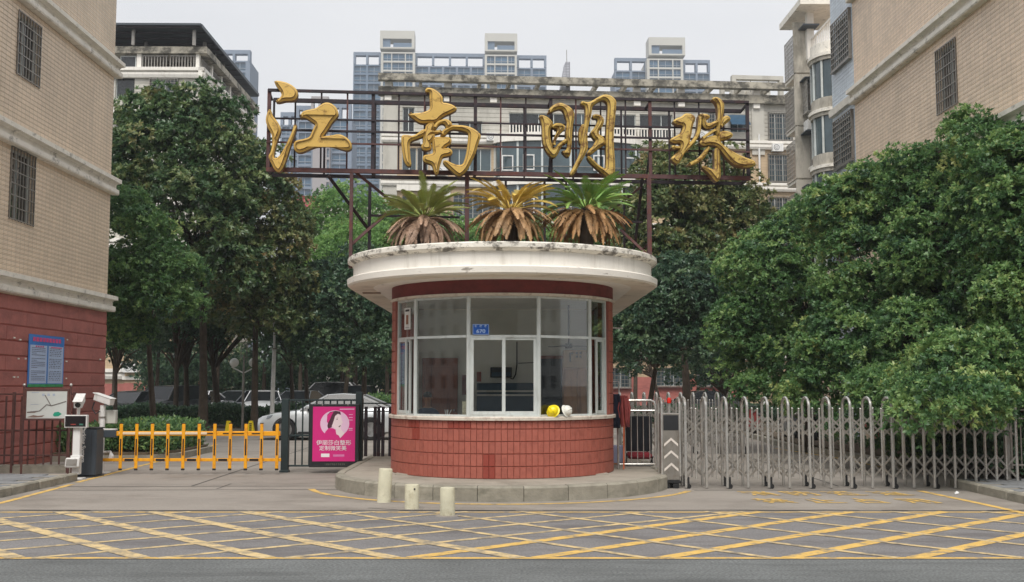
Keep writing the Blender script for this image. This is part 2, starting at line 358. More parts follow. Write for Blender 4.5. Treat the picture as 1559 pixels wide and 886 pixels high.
# yellow box marking
ym = MB(); Y0, Y1 = 11.12, 15.12
strip(ym, (-13, Y0), (13, Y0), .095, .0055)
strip(ym, (-13, 15.06), (1.9 - 4.1, 15.06), .09, .0055); strip(ym, (-1.9, 15.06), (13, 15.06), .09, .0055)
def clipped(xb, xt, w_, mb, z):
    strip(mb, (xb, Y0), (xt, Y1), w_, z)
ym.build('box_marking_border', M['paint'], fix=False)['kind'] = 'structure'
ya, yb, yc = MB(), MB(), MB()
k = -14
P = 1.27
for i in range(-12, 12):
    xb = 1.51 + i * P; wl_ = 0 if xb > -1.2 else 1; clipped(xb, xb + (4.45, 5.5)[wl_], (.17, .10)[wl_], (ya, yc)[wl_], (.0070, .0066)[wl_])
for i in range(-10, 14):
    xb = -2.46 + i * P; wl_ = 0 if xb < .5 else 1; clipped(xb, xb - 3.78, (.18, .10)[wl_], yb, .0086)
ya.build('box_marking_lines', M['paint'], fix=False)['kind'] = 'structure'
yc.build('box_marking_thin_lines', M['paintw'], fix=False)['kind'] = 'structure'
yb.build('box_marking_crossed_lines', M['paintw'], fix=False)['kind'] = 'structure'
# guide lines along the kerbs
ln = MB()
def pl(mb, pts, w_, z=.010):
    for a, b in zip(pts[:-1], pts[1:]): strip(mb, a, b, w_, z)
G2 = lambda x, y: gr(x, y)[:2]
pl(ln, [G2(-60, 775), G2(0, 767), G2(110, 738)], .11); pl(ln, [G2(118, 735), G2(290, 690), G2(330, 677)], .11)
pl(ln, [G2(1400, 748), G2(1500, 769), G2(1545, 779), G2(1640, 800)], .12)
pl(ln, [G2(1180, 683), G2(1270, 697), G2(1345, 712)], .1)
pl(ln, [G2(520, 735), G2(552, 706)], .12)
ICX, ICY, IRX, IRY = -.17, 19.15, 2.88, 2.83
arc = [(ICX + (IRX + .42) * math.cos(R(a)), ICY + (IRY + .32) * math.sin(R(a))) for a in range(-165, -17, 4)]
pl(ln, arc, .11)
ln.build('driveway_guide_lines', M['paint'], fix=False)['kind'] = 'structure'

def text_mesh(name, s, size, m, extrude=0, align='CENTER', space=1.0, bold=0):
    c = bpy.data.curves.new(name, 'FONT'); c.body = s; c.size = size; c.extrude = extrude; c.align_x = align; c.align_y = 'CENTER'; c.space_character = space; c.offset = bold
    o = bpy.data.objects.new(name, c); col.objects.link(o); bpy.context.view_layer.update()
    me = bpy.data.meshes.new_from_object(o.evaluated_get(bpy.context.evaluated_depsgraph_get()))
    bpy.data.objects.remove(o); bpy.data.curves.remove(c); me.materials.clear(); me.materials.append(m); me.name = name
    return me
# painted words in front of the sliding gate
for row, (s, ya_, xs) in enumerate((('消防通道', 752.5, (1158, 1221, 1287, 1357)), ('禁止占用', 764, (1182, 1254, 1322, 1399)))):
    for ch, x in zip(s, xs):
        p = gr(x, ya_); me = text_mesh('painted_word', ch, .52, M['paint'], bold=.006)
        for v in me.vertices: v.co.x += v.co.y * -.35
        o = link('painted_character', me, None, (p.x, p.y, .012), (0, 0, 0), (1.0, 1.35, 1)); o['kind'] = 'structure'

# ---- island, kerb stones, pavements
def dpath(cx, cy, rx, ry, yb, n=40):
    pts = [(cx - rx, yb)] + [(cx + rx * math.cos(R(180 + 180 * i / n)), cy + ry * math.sin(R(180 + 180 * i / n))) for i in range(n + 1)] + [(cx + rx, yb)]
    return pts
isl = MB(); pth = dpath(ICX, ICY, IRX - .16, IRY - .16, 24.35); isl.prism(pth, -.02, .225)
island = isl.build('traffic_island', M['slab']); island['kind'] = 'structure'
n = 13
for i in range(n):
    a0, a1 = R(180 + 180 * i / n + .1), R(180 + 180 * (i + 1) / n - .1); mb = MB(); st = 5
    cs = [(math.cos(a0 + (a1 - a0) * k / st), math.sin(a0 + (a1 - a0) * k / st)) for k in range(st + 1)]
    zt = .235 + random.uniform(-.004, .004); vs = []; fs = []
    for cx_, sx_ in cs:
        for rr, z in ((0, -.03), (0, zt - .03), (.03, zt), (.155, zt), (.155, -.03)):
            vs.append((ICX + (IRX - rr) * cx_, ICY + (IRY - rr) * sx_, z))
    for k in range(st):
        for q in range(5): fs.append((k * 5 + q, k * 5 + (q + 1) % 5, (k + 1) * 5 + (q + 1) % 5, (k + 1) * 5 + q))
    fs += [tuple(range(5)), tuple(st * 5 + q for q in range(5))[::-1]]
    mb.add(vs, fs).build('kerb_stone', M['kerb'], island)
for sx_ in (-1, 1):
    for k in range(4):
        mb = MB(); y0 = ICY + k * 1.3; x0 = ICX + sx_ * (IRX - .155); x1 = ICX + sx_ * IRX
        mb.bbox(x0, x1, y0 + .008, y0 + 1.292, -.03, .235, .02).build('kerb_stone', M['kerb'], island)

paver_m = mat('slate_paver', srgb(128, 130, 132), .8, var=.15, scale=3, bump=.4, bscale=40, objrand=.12, dirt=srgb(84, 84, 84), damt=.5, dscale=(3, 3, 3))
def pavement(name, x0, x1, y0, y1, edge):
    """raised pavement of pavers with a row of kerb stones along the driveway side"""
    o = MB().box(x0, x1, y0, y1, -.02, .125).build(name, M['slab']); o['kind'] = 'structure'
    kx = x1 if edge > 0 else x0; L_ = 1.0; k = y0
    while k < y1 - .1:
        e = min(k + L_, y1)
        MB().bbox(kx, kx + edge * .14, k + .006, e - .006, -.03, .15 + random.uniform(-.006, .006), .022).build('kerb_stone', M['kerb'], o); k = e
    me = MB().bbox(-.295, .295, -.145, .145, 0, .02, .006).mesh('paver', paver_m)
    yy = y0 + .16; r_ = 0
    while yy < y1 - .1:
        xx = (x1 if edge > 0 else x0) - edge * (.32 + (.3 if r_ % 2 else 0)); cnt = 0
        while (xx > x0 + .3 if edge > 0 else xx < x1 - .3) and cnt < 6:
            link('paver', me, o, (xx, yy, .122), (random.uniform(-.008, .008), random.uniform(-.008, .008), 0)); xx -= edge * .602; cnt += 1
        yy += .302; r_ += 1
    # front kerb row
    xa = x0
    return o
pavement('left_pavement', -13.0, -8.02, 14.3, 19.9, 1)
pl_ = pavement('right_pavement', 7.62, 13.0, 13.6, 18.75, -1)
# corner kerb stone and soil strip round the planters
def planter(name, poly, z=.15, top=None):
    o = MB().prism(poly, -.02, z).build(name, M['kerb']); o['kind'] = 'structure'
    cx_ = sum(p[0] for p in poly) / len(poly); cy_ = sum(p[1] for p in poly) / len(poly)
    ip = [(cx_ + (x - cx_) * .94, cy_ + (y - cy_) * .97) for x, y in poly]
    MB().prism(ip, z - .01, z + .05).build('soil', top or M['soil'], o); return o
planter('planting_bed', [(-13, 24.6), (-8.2, 24.8), (-7.75, 25.6), (-7.75, 28.3), (-8.2, 28.8), (-13, 28.8)])
planter('planting_bed', [(-30, 39.3), (-5.2, 39.3), (-2.8, 43.2), (-2.8, 62), (-30, 62)])
planter('planting_bed', [(8.2, 23.0), (14.5, 22.0), (14.5, 44), (8.0, 40), (7.4, 29)])
planter('planting_bed', [(2.4, 44), (30, 44), (30, 62), (2.4, 62)])

# ================================================================ WALLS WITH OPENINGS
def wall_cells(mb, u0, u1, z0, z1, holes, P3, depth, course=None, gap=.0, relief=0.0):
    """wall face broken by openings, with reveals. P3(u,z,d) -> point, d = distance behind the face"""
    us = sorted({u0, u1} | {min(max(h[i], u0), u1) for h in holes for i in (0, 1)})
    zs = sorted({z0, z1} | {min(max(h[i], z0), z1) for h in holes for i in (2, 3)})
    for i in range(len(us) - 1):
        for j in range(len(zs) - 1):
            a, b, c, d = us[i], us[i + 1], zs[j], zs[j + 1]
            if b - a < 1e-4 or d - c < 1e-4: continue
            um, zm = (a + b) / 2, (c + d) / 2
            if any(h[0] < um < h[1] and h[2] < zm < h[3] for h in holes): continue
            mb.quad(P3(a, c, 0), P3(b, c, 0), P3(b, d, 0), P3(a, d, 0))
    for h in holes:
        a, b, c, d = h
        if b <= u0 or a >= u1 or d <= z0 or c >= z1: continue
        mb.quad(P3(a, c, 0), P3(a, d, 0), P3(a, d, depth), P3(a, c, depth)); mb.quad(P3(b, c, 0), P3(b, c, depth), P3(b, d, depth), P3(b, d, 0))
        mb.quad(P3(a, c, 0), P3(a, c, depth), P3(b, c, depth), P3(b, c, 0)); mb.quad(P3(a, d, 0), P3(b, d, 0), P3(b, d, depth), P3(a, d, depth))
def courses(mb, u0, u1, z0, z1, holes, P3, th, gap, proud):
    """tile courses standing proud of the wall, each a thin slab with recessed joints"""
    k = z0
    while k + th * .5 < z1:
        a, b = k + gap / 2, min(k + th - gap / 2, z1); segs = [(u0, u1)]
        for h in holes:
            if h[2] < b and h[3] > a:
                ns = []
                for s0, s1 in segs:
                    if h[1] <= s0 or h[0] >= s1: ns.append((s0, s1)); continue
                    if h[0] > s0: ns.append((s0, h[0]))
                    if h[1] < s1: ns.append((h[1], s1))
                segs = ns
        for s0, s1 in segs:
            mb.quad(P3(s0, a, -proud), P3(s1, a, -proud), P3(s1, b, -proud), P3(s0, b, -proud))
            mb.quad(P3(s0, b, -proud), P3(s1, b, -proud), P3(s1, b + gap * .3, 0), P3(s0, b + gap * .3, 0)); mb.quad(P3(s0, a, -proud), P3(s0, a - gap * .3, 0), P3(s1, a - gap * .3, 0), P3(s1, a, -proud))
        k += th
def cornice(mb, u0, u1, z, h, P3, prof):
    """moulding: prof is a list of (out, dz)"""
    n_ = len(prof)
    vs = [P3(u0, z + dz, -o_) for o_, dz in prof] + [P3(u1, z + dz, -o_) for o_, dz in prof]
    mb.add(vs, [(i, (i + 1) % n_, n_ + (i + 1) % n_, n_ + i) for i in range(n_)] + [tuple(range(n_)), tuple(range(n_, 2 * n_))[::-1]])
def box_p(mb, P3, u0, u1, z0, z1, d0, d1):
    mb.hexa([P3(u0, z0, d1), P3(u1, z0, d1), P3(u1, z0, d0), P3(u0, z0, d0), P3(u0, z1, d1), P3(u1, z1, d1), P3(u1, z1, d0), P3(u0, z1, d0)])

def grille_window(par, P3, u0, u1, z0, z1, recess=.16, bars=9, rails=5, out=-.04, pane=None, fr=None, barm=None, proud_cage=0, mull=1, label=None):
    f = MB(); t = .05
    for (a, b, c, d) in ((u0, u1, z0, z0 + t), (u0, u1, z1 - t, z1), (u0, u0 + t, z0 + t, z1 - t), (u1 - t, u1, z0 + t, z1 - t)): box_p(f, P3, a, b, c, d, recess - .05, recess)
    for k in range(1, mull + 1):
        um = u0 + (u1 - u0) * k / (mull + 1); box_p(f, P3, um - t / 2, um + t / 2, z0 + t, z1 - t, recess - .045, recess - .005)
    wn = f.build('window', fr or M['alu'], par, label=label)
    p = MB(); p.quad(P3(u0 + t, z0 + t, recess - .02), P3(u1 - t, z0 + t, recess - .02), P3(u1 - t, z1 - t, recess - .02), P3(u0 + t, z1 - t, recess - .02)); p.build('pane', pane or M['fglass'], wn, fix=False)
    if bars:
        g_ = MB(); w_ = .022 if not proud_cage else .03
        for k in range(bars + 1):
            u = u0 + (u1 - u0) * k / bars; u = min(max(u, u0 + w_ / 2), u1 - w_ / 2); box_p(g_, P3, u - w_ / 2, u + w_ / 2, z0 - .02, z1 + .02, out, out + w_)
        for k in range(rails + 1):
            z = z0 + (z1 - z0) * k / rails; box_p(g_, P3, u0, u1, z - w_ / 2, z + w_ / 2, out - .006, out + w_ - .01)
        if proud_cage:
            for z in (z0, (z0 + z1) / 2, z1):
                for k in range(int(abs(out) / .12)): pass
                for u in (u0, u1): box_p(g_, P3, u - .015, u + .015, z - .015, z + .015, out, 0)
            for u in (u0, u1):
                for k in range(1, 5):
                    dd = out * (1 - k / 5); box_p(g_, P3, u - .01, u + .01, z0, z1, dd - .01, dd + .01)
                for k in range(1, rails):
                    z = z0 + (z1 - z0) * k / rails; box_p(g_, P3, u - .012, u + .012, z - .01, z + .01, out, 0)
            box_p(g_, P3, u0 - .03, u1 + .03, z0 - .07, z0 - .03, out - .02, 0)
        g_.build('grille', barm or M['steeld'], wn, fix=False)
    return wn

# ================================================================ LEFT NEAR BUILDING
FL = Frame(-10.5, 28.0, R(.78))
lb = thing('apartment_building', 'tan tiled apartment building with red tiled ground floor on the left, behind the notice boards', 'building', (-10.5, 28.0, 0), R(.78))
def PL(u, z, d): return FL.m @ Vector((-d, u, z))      # u along the wall (towards camera negative)
hl = lambda px, py: FL.hit(px, py, 'x')
def upx(px, py): p = hl(px, py); return p.y, p.z
corn = []
for (pxa, pya) in ((168, 474), (176, 296), (181, 117)):
    corn.append(upx(pxa - 8, pya)[1])
print('left cornice z', corn)
wins_l = []
for (x0, x1, y0, y1) in ((27, 62, (18, 40), (108, 141)), (16, 53, (222, 240), (334, 344))):
    u0, z1 = upx(x0, y0[0]); u1, z1b = upx(x1, y0[1]); _, z0 = upx(x0, y1[0]); _, z0b = upx(x1, y1[1]); print('win', u0, u1, z0, z0b, z1, z1b)
    wins_l.append((u0, u1, (z0 + z0b) / 2, (z1 + z1b) / 2))
U0 = -10.6
zc = corn
bands = [(zc[0] + .40, zc[1]), (zc[1] + .42, zc[2]), (zc[2] + .42, zc[2] + 3.1), (zc[2] + 3.5, 16.5)]
core = MB(); wall_cells(core, U0, 0, 0, 16.5, [w_ for w_ in wins_l], PL, .22)
core.quad(PL(0, 0, 0), PL(0, 0, 14), PL(0, 16.5, 14), PL(0, 16.5, 0)); core.quad(PL(U0, 16.5, 0), PL(0, 16.5, 0), PL(0, 16.5, 14), PL(U0, 16.5, 14)); core.quad(PL(U0, 0, 0), PL(U0, 16.5, 0), PL(U0, 16.5, 14), PL(U0, 0, 14)); core.quad(PL(U0, 0, 14), PL(U0, 16.5, 14), PL(0, 16.5, 14), PL(0, 0, 14))
core.build('wall', tan_tile_l, lb)
tl = MB()
for a, b in bands: courses(tl, U0, 0, a, b, wins_l, PL, .1, .012, .008)
o = tl.build('tile_courses', tan_tile_l, lb, fix=False); o['kind'] = 'stuff'
prof = [(0, 0), (.16, .0), (.18, .03), (.18, .13), (.1, .16), (.1, .26), (.14, .29), (.24, .30), (.24, .40), (0, .44)]
for z in zc + [zc[2] + 3.06]:
    mb = MB(); cornice(mb, U0, .16, z, .4, PL, prof); mb.build('cornice', M['mould'], lb)
for w_ in wins_l:
    grille_window(lb, PL, *w_, bars=8, rails=6, pane=M['dglass'], barm=M['steeld'])
# red split tiles of the ground floor, one by one
me_cache = {}
k = 0; z = .12; zt = zc[0] - .02; rows = int(round((zt - .12) / .33)); rh = (zt - .12) / rows
for r_ in range(rows):
    u = -.0 - (0 if r_ % 2 else .0); first = True
    lens = 1.9
    while u > U0 + 1.0:
        l_ = lens if not (first and r_ % 2) else .95; first = False
        mb = MB(); tp = random.uniform(.014, .026)
        mb.bbox(-l_ + .004, -.004, -.0, 0, 0, 0) if False else None
        vs = [PL(u - l_ + .001, z + r_ * rh + .012, 0), PL(u - .001, z + r_ * rh + .012, 0), PL(u - .001, z + (r_ + 1) * rh - .006, 0), PL(u - l_ + .001, z + (r_ + 1) * rh - .006, 0)]
        a = u - l_ + .006; b = u - .006; z0_ = z + r_ * rh + .03; z1_ = z + (r_ + 1) * rh - .018
        vs += [PL(a, z0_, -tp), PL(b, z0_, -tp), PL(b, z1_, -tp), PL(a, z1_, -tp)]
        mb.add(vs, [(4, 5, 6, 7), (0, 1, 5, 4), (1, 2, 6, 5), (2, 3, 7, 6), (3, 0, 4, 7)])
        mb.build('tile', M['redwall'], lb, fix=False); u -= l_; k += 1
MB().add([PL(U0, 0, -.03), PL(0, 0, -.03), PL(0, .12, -.03), PL(U0, .12, -.03)], [(0, 1, 2, 3)]).build('plinth', M['grout'], lb, fix=False)
# grout behind the tiles
gb = MB(); gb.quad(PL(U0, .12, -.004), PL(0, .12, -.004), PL(0, zt, -.004), PL(U0, zt, -.004)); gb.build('grout', M['redtile2'], lb, fix=False)

# blue notice poster fixed to the wall
u0, z1 = upx(42, 508); u1, _ = upx(96, 514); z0 = (upx(40, 588)[1] + upx(92, 590)[1]) / 2
print('poster', u0, u1, z0, z1)
ps = thing('notice_poster', 'blue bordered notice poster of printed rules fixed to the red tiled wall', 'poster', PL((u0 + u1) / 2, z0, -.03))
bluep = mat('blue_print', srgb(62, 132, 214), .35, var=.12, scale=1.5); paleb = mat('pale_blue_print', srgb(188, 206, 236), .35, var=.05, scale=2); inkp = mat('ink_print', srgb(110, 120, 150), .5); redp = mat('red_print', srgb(226, 84, 140), .5); greenp = mat('green_print', srgb(54, 150, 90), .5, var=.4, scale=4)
mb = MB(); box_p(mb, PL, u0, u1, z0, z1, -.035, -.027); mb.build('board', bluep, ps)
def pp(u, z): return u0 + (u1 - u0) * u, z0 + (z1 - z0) * z
def prect(mb, a, b, c, d, off):
    A, C = pp(a, c), pp(b, d); mb.quad(PL(A[0], A[1], off), PL(C[0], A[1], off), PL(C[0], C[1], off), PL(A[0], C[1], off))
mb = MB(); prect(mb, .04, .50, .07, .80, -.038); prect(mb, .54, .97, .07, .80, -.038); mb.build('text_panel', paleb, ps, fix=False)
mb = MB()
for i in range(19):
    z = .74 - i * .034
    if i in (5, 12): continue
    a = .08; b = .46 if i % 4 != 3 else random.uniform(.2, .4)
    while a < b: e = min(a + random.uniform(.02, .05), b); prect(mb, a, e - .006, z, z + .013, -.041); a = e
    a = .57; b = .93
    while a < b: e = min(a + random.uniform(.03, .09), b); prect(mb, a, e - .02, z, z + .015, -.041); a = e
mb.build('small_print', inkp, ps, fix=False)
mb = MB()
for i in range(9): prect(mb, .1 + i * .09, .1 + i * .09 + .07, .87, .95, -.041)
for i in range(4): prect(mb, .18 + i * .06, .22 + i * .06, .762, .79, -.042)
prect(mb, .6, .92, .765, .785, -.042); mb.build('heading_print', redp, ps, fix=False)
mb = MB(); prect(mb, .0, 1.0, .0, .055, -.041); mb.build('landscape_print', greenp, ps, fix=False)
# small pale bolts and scars on the red wall
sc_ = MB()
for (x, y) in ((18, 515), (27, 518), (25, 547), (36, 547), (18, 575), (24, 575), (100, 518), (98, 551), (98, 577), (150, 548)):
    u, z = upx(x, y); box_p(sc_, PL, u, u + random.uniform(.04, .09), z, z + .03, -.04, -.02)
sc_.build('plaster_spots', M['white'], lb)

# ================================================================ RIGHT NEAR BUILDING
RX, RY = 9.80, 31.5
FR = Frame(RX, RY, R(.78))
def PR(u, z, d): return FR.m @ Vector((d, u, z))
def upr(px, py): p = FR.hit(px, py, 'x'); return p.y, p.z
rb = thing('apartment_building', 'tan tiled apartment building on the right with caged balconies, rising behind the large green tree', 'building', (RX, RY, 0), R(.78))
# cornice underside levels from the picture
cA = upr(1303, 158)[1]; cB = upr(1303, 302)[1] - .3; print('right cornices', cA, cB, 'chk', upr(1511, 2), upr(1540, 232))
u_0, z_1 = upr(1425, 75); u_1, _ = upr(1456, 62); z_0 = upr(1425, 176)[1]; z_0b = upr(1456, 160)[1]; print('rwin', u_0, u_1, z_0, z_0b, z_1, upr(1456, 62)[1])
winr = (u_1, u_0, (z_0 + z_0b) / 2, (z_1 + upr(1456, 62)[1]) / 2)
VR0 = -14.2
zr = [cA - 2 * (cA - cB), cB, cA, cA + (cA - cB)]
holes = [winr]
core = MB(); wall_cells(core, VR0, -1.06, 0, 17, holes, PR, .22)
core.quad(PR(VR0, 17, 0), PR(4, 17, 0), PR(4, 17, 14), PR(VR0, 17, 14)); core.quad(PR(VR0, 0, 0), PR(VR0, 17, 0), PR(VR0, 17, 14), PR(VR0, 0, 14))
core.build('wall', tan_tile_r, rb)
tr_ = MB()
prev = zr[0]
for a, b in ((zr[0] + .42, zr[1]), (zr[1] + .44, zr[2]), (zr[2] + .44, zr[3]), (zr[3] + .44, 17)): courses(tr_, VR0, -1.06, a, b, holes, PR, .1, .012, .008)
o = tr_.build('tile_courses', tan_tile_r, rb, fix=False); o['kind'] = 'stuff'
for z in zr:
    mb = MB(); cornice(mb, VR0, -1.0, z, .4, PR, prof); mb.build('cornice', M['mould'], rb)
grille_window(rb, PR, *winr, bars=9, rails=6, pane=M['dglass'])
for r_ in range(9):
    u = -1.06 if r_ % 2 else -1.56
    z = .12 + r_ * .33
    if z > zr[0] - .3: break
    while u > VR0 + 1:
        mb = MB(); tp = random.uniform(.014, .026); a, b, c, d = u - .99, u - .01, z + .01, z + .32
        mb.add([PR(a, c, 0), PR(b, c, 0), PR(b, d, 0), PR(a, d, 0), PR(a + .01, c + .02, -tp), PR(b - .01, c + .02, -tp), PR(b - .01, d - .02, -tp), PR(a + .01, d - .02, -tp)], [(4, 5, 6, 7), (0, 1, 5, 4), (1, 2, 6, 5), (2, 3, 7, 6), (3, 0, 4, 7)])
        mb.build('tile', M['redwall'], rb, fix=False); u -= 1.0
# pale blue end strip with caged windows
UA, U1 = -1.06, upr(1270, 250)[0]; st = cA - cB
w2 = (UA + .12, U1 - .25, 8.2, 9.62); w1 = (w2[0], w2[1], w2[2] + st, w2[3] + st); w0 = (w2[0], w2[1], w2[2] - st, w2[3] - st); w3 = (w2[0], w2[1], w2[2] + 2 * st, w2[3] + 2 * st)
mb = MB(); wall_cells(mb, UA, U1, 0, 17, [w0, w1, w2, w3], PR, .2); mb.quad(PR(U1, 0, 0), PR(U1, 0, 12), PR(U1, 17, 12), PR(U1, 17, 0)); mb.build('end_wall', blue_tile, rb)
mb = MB(); courses(mb, UA, U1, zr[0] + .1, 17, [w0, w1, w2, w3], PR, .12, .012, .006); mb.build('tile_courses', blue_tile, rb, fix=False)['kind'] = 'stuff'
for ww in (w0, w1, w2, w3):
    grille_window(rb, PR, *ww, bars=9, rails=8, out=-.1, pane=M['fglass'], barm=M['steeld'], proud_cage=1)
for z in zr[:3]:
    mb = MB(); cornice(mb, UA, U1, z + .1, .4, PR, [(0, 0), (.12, 0), (.14, .2), (0, .26)]); mb.build('cornice', M['mould'], rb)
# ================================================================ REAR RIGHT BUILDING
FQ = Frame(17.4, 54.5, R(.78))
def PQ(u, z, d): return FQ.m @ Vector((d, u, z))
rq = thing('apartment_building', 'far right apartment building with curved balconies and protruding window cages, between two buildings', 'building', (17.4, 54.5, 0), R(.78))
Q1, Q3 = 2.2, 8.7
greywall = mat('weathered_grey_wall', srgb(186, 180, 168), .9, var=.12, scale=1.2, dirt=srgb(112, 108, 98), damt=.7, dscale=(1.4, 1.4, .5), dlo=.46, dhi=.64)
mb = MB(); wall_cells(mb, -1, Q3, 0, 20.2, [], PQ, .2); mb.quad(PQ(Q3, 0, 0), PQ(Q3, 0, 10), PQ(Q3, 20.2, 10), PQ(Q3, 20.2, 0)); mb.quad(PQ(-1, 20.2, 0), PQ(Q3, 20.2, 0), PQ(Q3, 20.2, 10), PQ(-1, 20.2, 10)); mb.build('facade_wall', tan_tile_r, rq)
stq = 3.05
for i in range(5):
    z = 7.3 + stq * i; ub, ru_, rd_ = Q1 + 1.5, 1.35, .9
    def arcp(o_, k): a = R(180 - 12 * k); return ub + (ru_ + o_) * math.cos(a), -(rd_ + o_) * math.sin(a)
    def aband(z0, z1, o_, m_, name):
        mb = MB(); vs = []
        for k in range(16): uu, dd = arcp(o_, k); vs += [PQ(uu, z0, dd), PQ(uu, z1, dd)]
        mb.add(vs, [(2 * k, 2 * k + 2, 2 * k + 3, 2 * k + 1) for k in range(15)] + [tuple(2 * k for k in range(16)), tuple(2 * k + 1 for k in range(16))[::-1]]); return mb.build(name, m_, rq)
    aband(z - .3, z - .12, .06, greywall, 'balcony_moulding'); aband(z - .1, z + .08, .16, M['mould'], 'balcony_moulding'); aband(z + .08, z + .7, 0, greywall if i < 4 else M['mould'], 'balcony'); 
    if i < 4:
        gb_ = aband(z + .72, z + stq - .3, -.08, M['fglass'], 'balcony_glass')
        for k in range(1, 15, 3):
            uu, dd = arcp(-.02, k); mb = MB(); box_p(mb, PQ, uu - .04, uu + .04, z + .7, z + stq - .3, dd - .04, dd + .06); mb.build('balcony_post', M['alu'], rq)
        grille_window(rq, PQ, Q1 + 3.0, Q1 + 3.9, z + .6, z + 2.4, bars=12, rails=8, out=-.4 - .35 * (i % 2), proud_cage=1, barm=M['steel'])
        mb = MB(); box_p(mb, PQ, Q1 + 2.95, Q1 + 3.94, z + .45, z + .58, -.5, 0); mb.build('ledge', M['white'], rq)
    grille_window(rq, PQ, Q1 + 4.15, Q3 - .2, z + .1, z + 2.3, bars=13, rails=9, out=-1.1, proud_cage=1, barm=M['steel'])
    ac_q = MB(); box_p(ac_q, PQ, Q1 + 3.05, Q1 + 3.85, z - .45, z + .12, -.75, -.2); ac_q.build('air_conditioner', M['whitep'], rq) if i in (1, 3) else None
    mb = MB(); box_p(mb, PQ, Q1 + 2.9, Q1 + 4.0, z + 2.45, z + 2.52, -.9, 0); mb.build('rain_canopy', M['greyp'], rq)
    mb = MB(); box_p(mb, PQ, Q1 + 3.95, Q1 + 4.05, z, z + stq - .1, -1.2, 0); mb.build('fin_wall', greywall, rq)
    mb = MB(); box_p(mb, PQ, Q1 + 4.08, Q3 - .1, z - .14, z + .02, -1.05, 0); mb.build('ledge', M['mould'], rq)
    mb = MB(); cornice(mb, -1, Q3 + .1, z - .35, .3, PQ, [(0, 0), (.15, 0), (.2, .2), (0, .26)]); mb.build('cornice', M['white'], rq)
mb = MB(); box_p(mb, PQ, Q1 + 2.2, Q3 + .2, 22.9, 23.25, -1.25, 5); mb.build('roof_slab', M['mould'], rq)
for uu in (Q1 + 3.6, Q3 - .6): mb = MB(); box_p(mb, PQ, uu, uu + .35, 20.2, 22.9, -.5, -.1); mb.build('terrace_column', M['white'], rq)
for k in range(14): u = Q1 + .3 + k * .35; mb = MB(); box_p(mb, PQ, u, u + .07, 20.2, 21.3, -.25, -.18); mb.build('baluster', M['white'], rq)
mb = MB(); box_p(mb, PQ, Q1, Q1 + 5.0, 21.3, 21.4, -.28, -.14); mb.build('railing', M['white'], rq)
# ================================================================ MIDDLE BUILDING (faces the camera across the garden)
FMd = Frame(-9.07, 75.0, math.atan2(2.5, 28.8))
def PM(u, z, d): return FMd.m @ Vector((u, d, z))
def up(F, px, py, off=0.0): p = F.hit(px, py, 'y', off); return p.x, p.z
upm = lambda x, y: up(FMd, x, y)
siding = mat('white_siding', srgb(192, 189, 180), .8, var=.06, scale=1, dirt=srgb(138, 134, 124), damt=.6, dscale=(.8, .8, .25), dlo=.48, dhi=.7)
tanw = tile_mat('tan_facade_tile', srgb(190, 168, 138), srgb(160, 138, 112), 'X', .4, .2, mortar=.008, var=.05)
oldconc = mat('weathered_concrete', srgb(170, 164, 150), .95, var=.2, scale=1.5, dirt=srgb(74, 72, 66), damt=.9, dscale=(1.3, 1.3, 1.6), dlo=.44, dhi=.58)
mbld = thing('apartment_building', 'cream and white apartment building with a rooftop pergola, across the garden behind the gold characters', 'building', (-9.07, 75, 0), FMd.th)
def rng(F, x0, x1, y0, y1):
    xm, ym_ = (x0 + x1) / 2, (y0 + y1) / 2
    return (up(F, x0, ym_)[0], up(F, x1, ym_)[0], up(F, xm, y1)[1], up(F, xm, y0)[1])
UR = upm(1225, 200)[0]; zt = upm(800, 152)[1]
mid = lambda x0, x1, y0, y1: rng(FMd, x0, x1, y0, y1)
W_ = [  # photo extents of the openings, pane material, bars, mullions
 (613, 631, 163, 200, 'd', 0, 1), (697, 734, 184, 209, 'd', 0, 1), (775, 866, 172, 208, 'd', 0, 3), (872, 900, 172, 208, 'f', 0, 1), (974, 1024, 174, 214, 'd', 0, 2), (930, 968, 174, 214, 'd', 0, 1), (1078, 1102, 171, 198, 'f', 6, 1), (1112, 1136, 177, 201, 'f', 0, 1),
 (612, 634, 225, 262, 'f', 0, 1), (635, 652, 225, 262, 'd', 0, 1), (683, 748, 226, 260, 'f', 0, 3), (1078, 1104, 236, 266, 'f', 6, 1),
 (612, 650, 298, 330, 'f', 0, 2), (690, 750, 296, 334, 'f', 8, 3), (1078, 1104, 302, 334, 'f', 6, 1),
 (1169, 1205, 172, 214, 'f', 9, 2), (1169, 1205, 235, 277, 'f', 9, 2), (1169, 1205, 300, 343, 'f', 9, 2), (1169, 1205, 364, 405, 'f', 9, 2),
 (612, 650, 366, 400, 'f', 0, 2), (690, 750, 366, 400, 'f', 0, 3), (985, 1060, 372, 402, 'd', 0, 3), (998, 1040, 560, 588, 'f', 6, 2), (930, 960, 560, 590, 'f', 6, 1), (1060, 1100, 560, 588, 'f', 6, 2),
 (985, 1060, 440, 470, 'd', 0, 3), (985, 1060, 500, 530, 'd', 0, 3)]
H_ = [mid(*w_[:4]) for w_ in W_]
z215 = upm(800, 219)[1]
lo = MB(); wall_cells(lo, 0, UR, 0, z215, H_, PM, .25); lo.quad(PM(0, 0, 0), PM(0, z215, 0), PM(0, z215, 14), PM(0, 0, 14)); lo.quad(PM(UR, 0, 0), PM(UR, z215, 0), PM(UR, z215, 14), PM(UR, 0, 14)); lo.build('lower_wall', tanw, mbld)
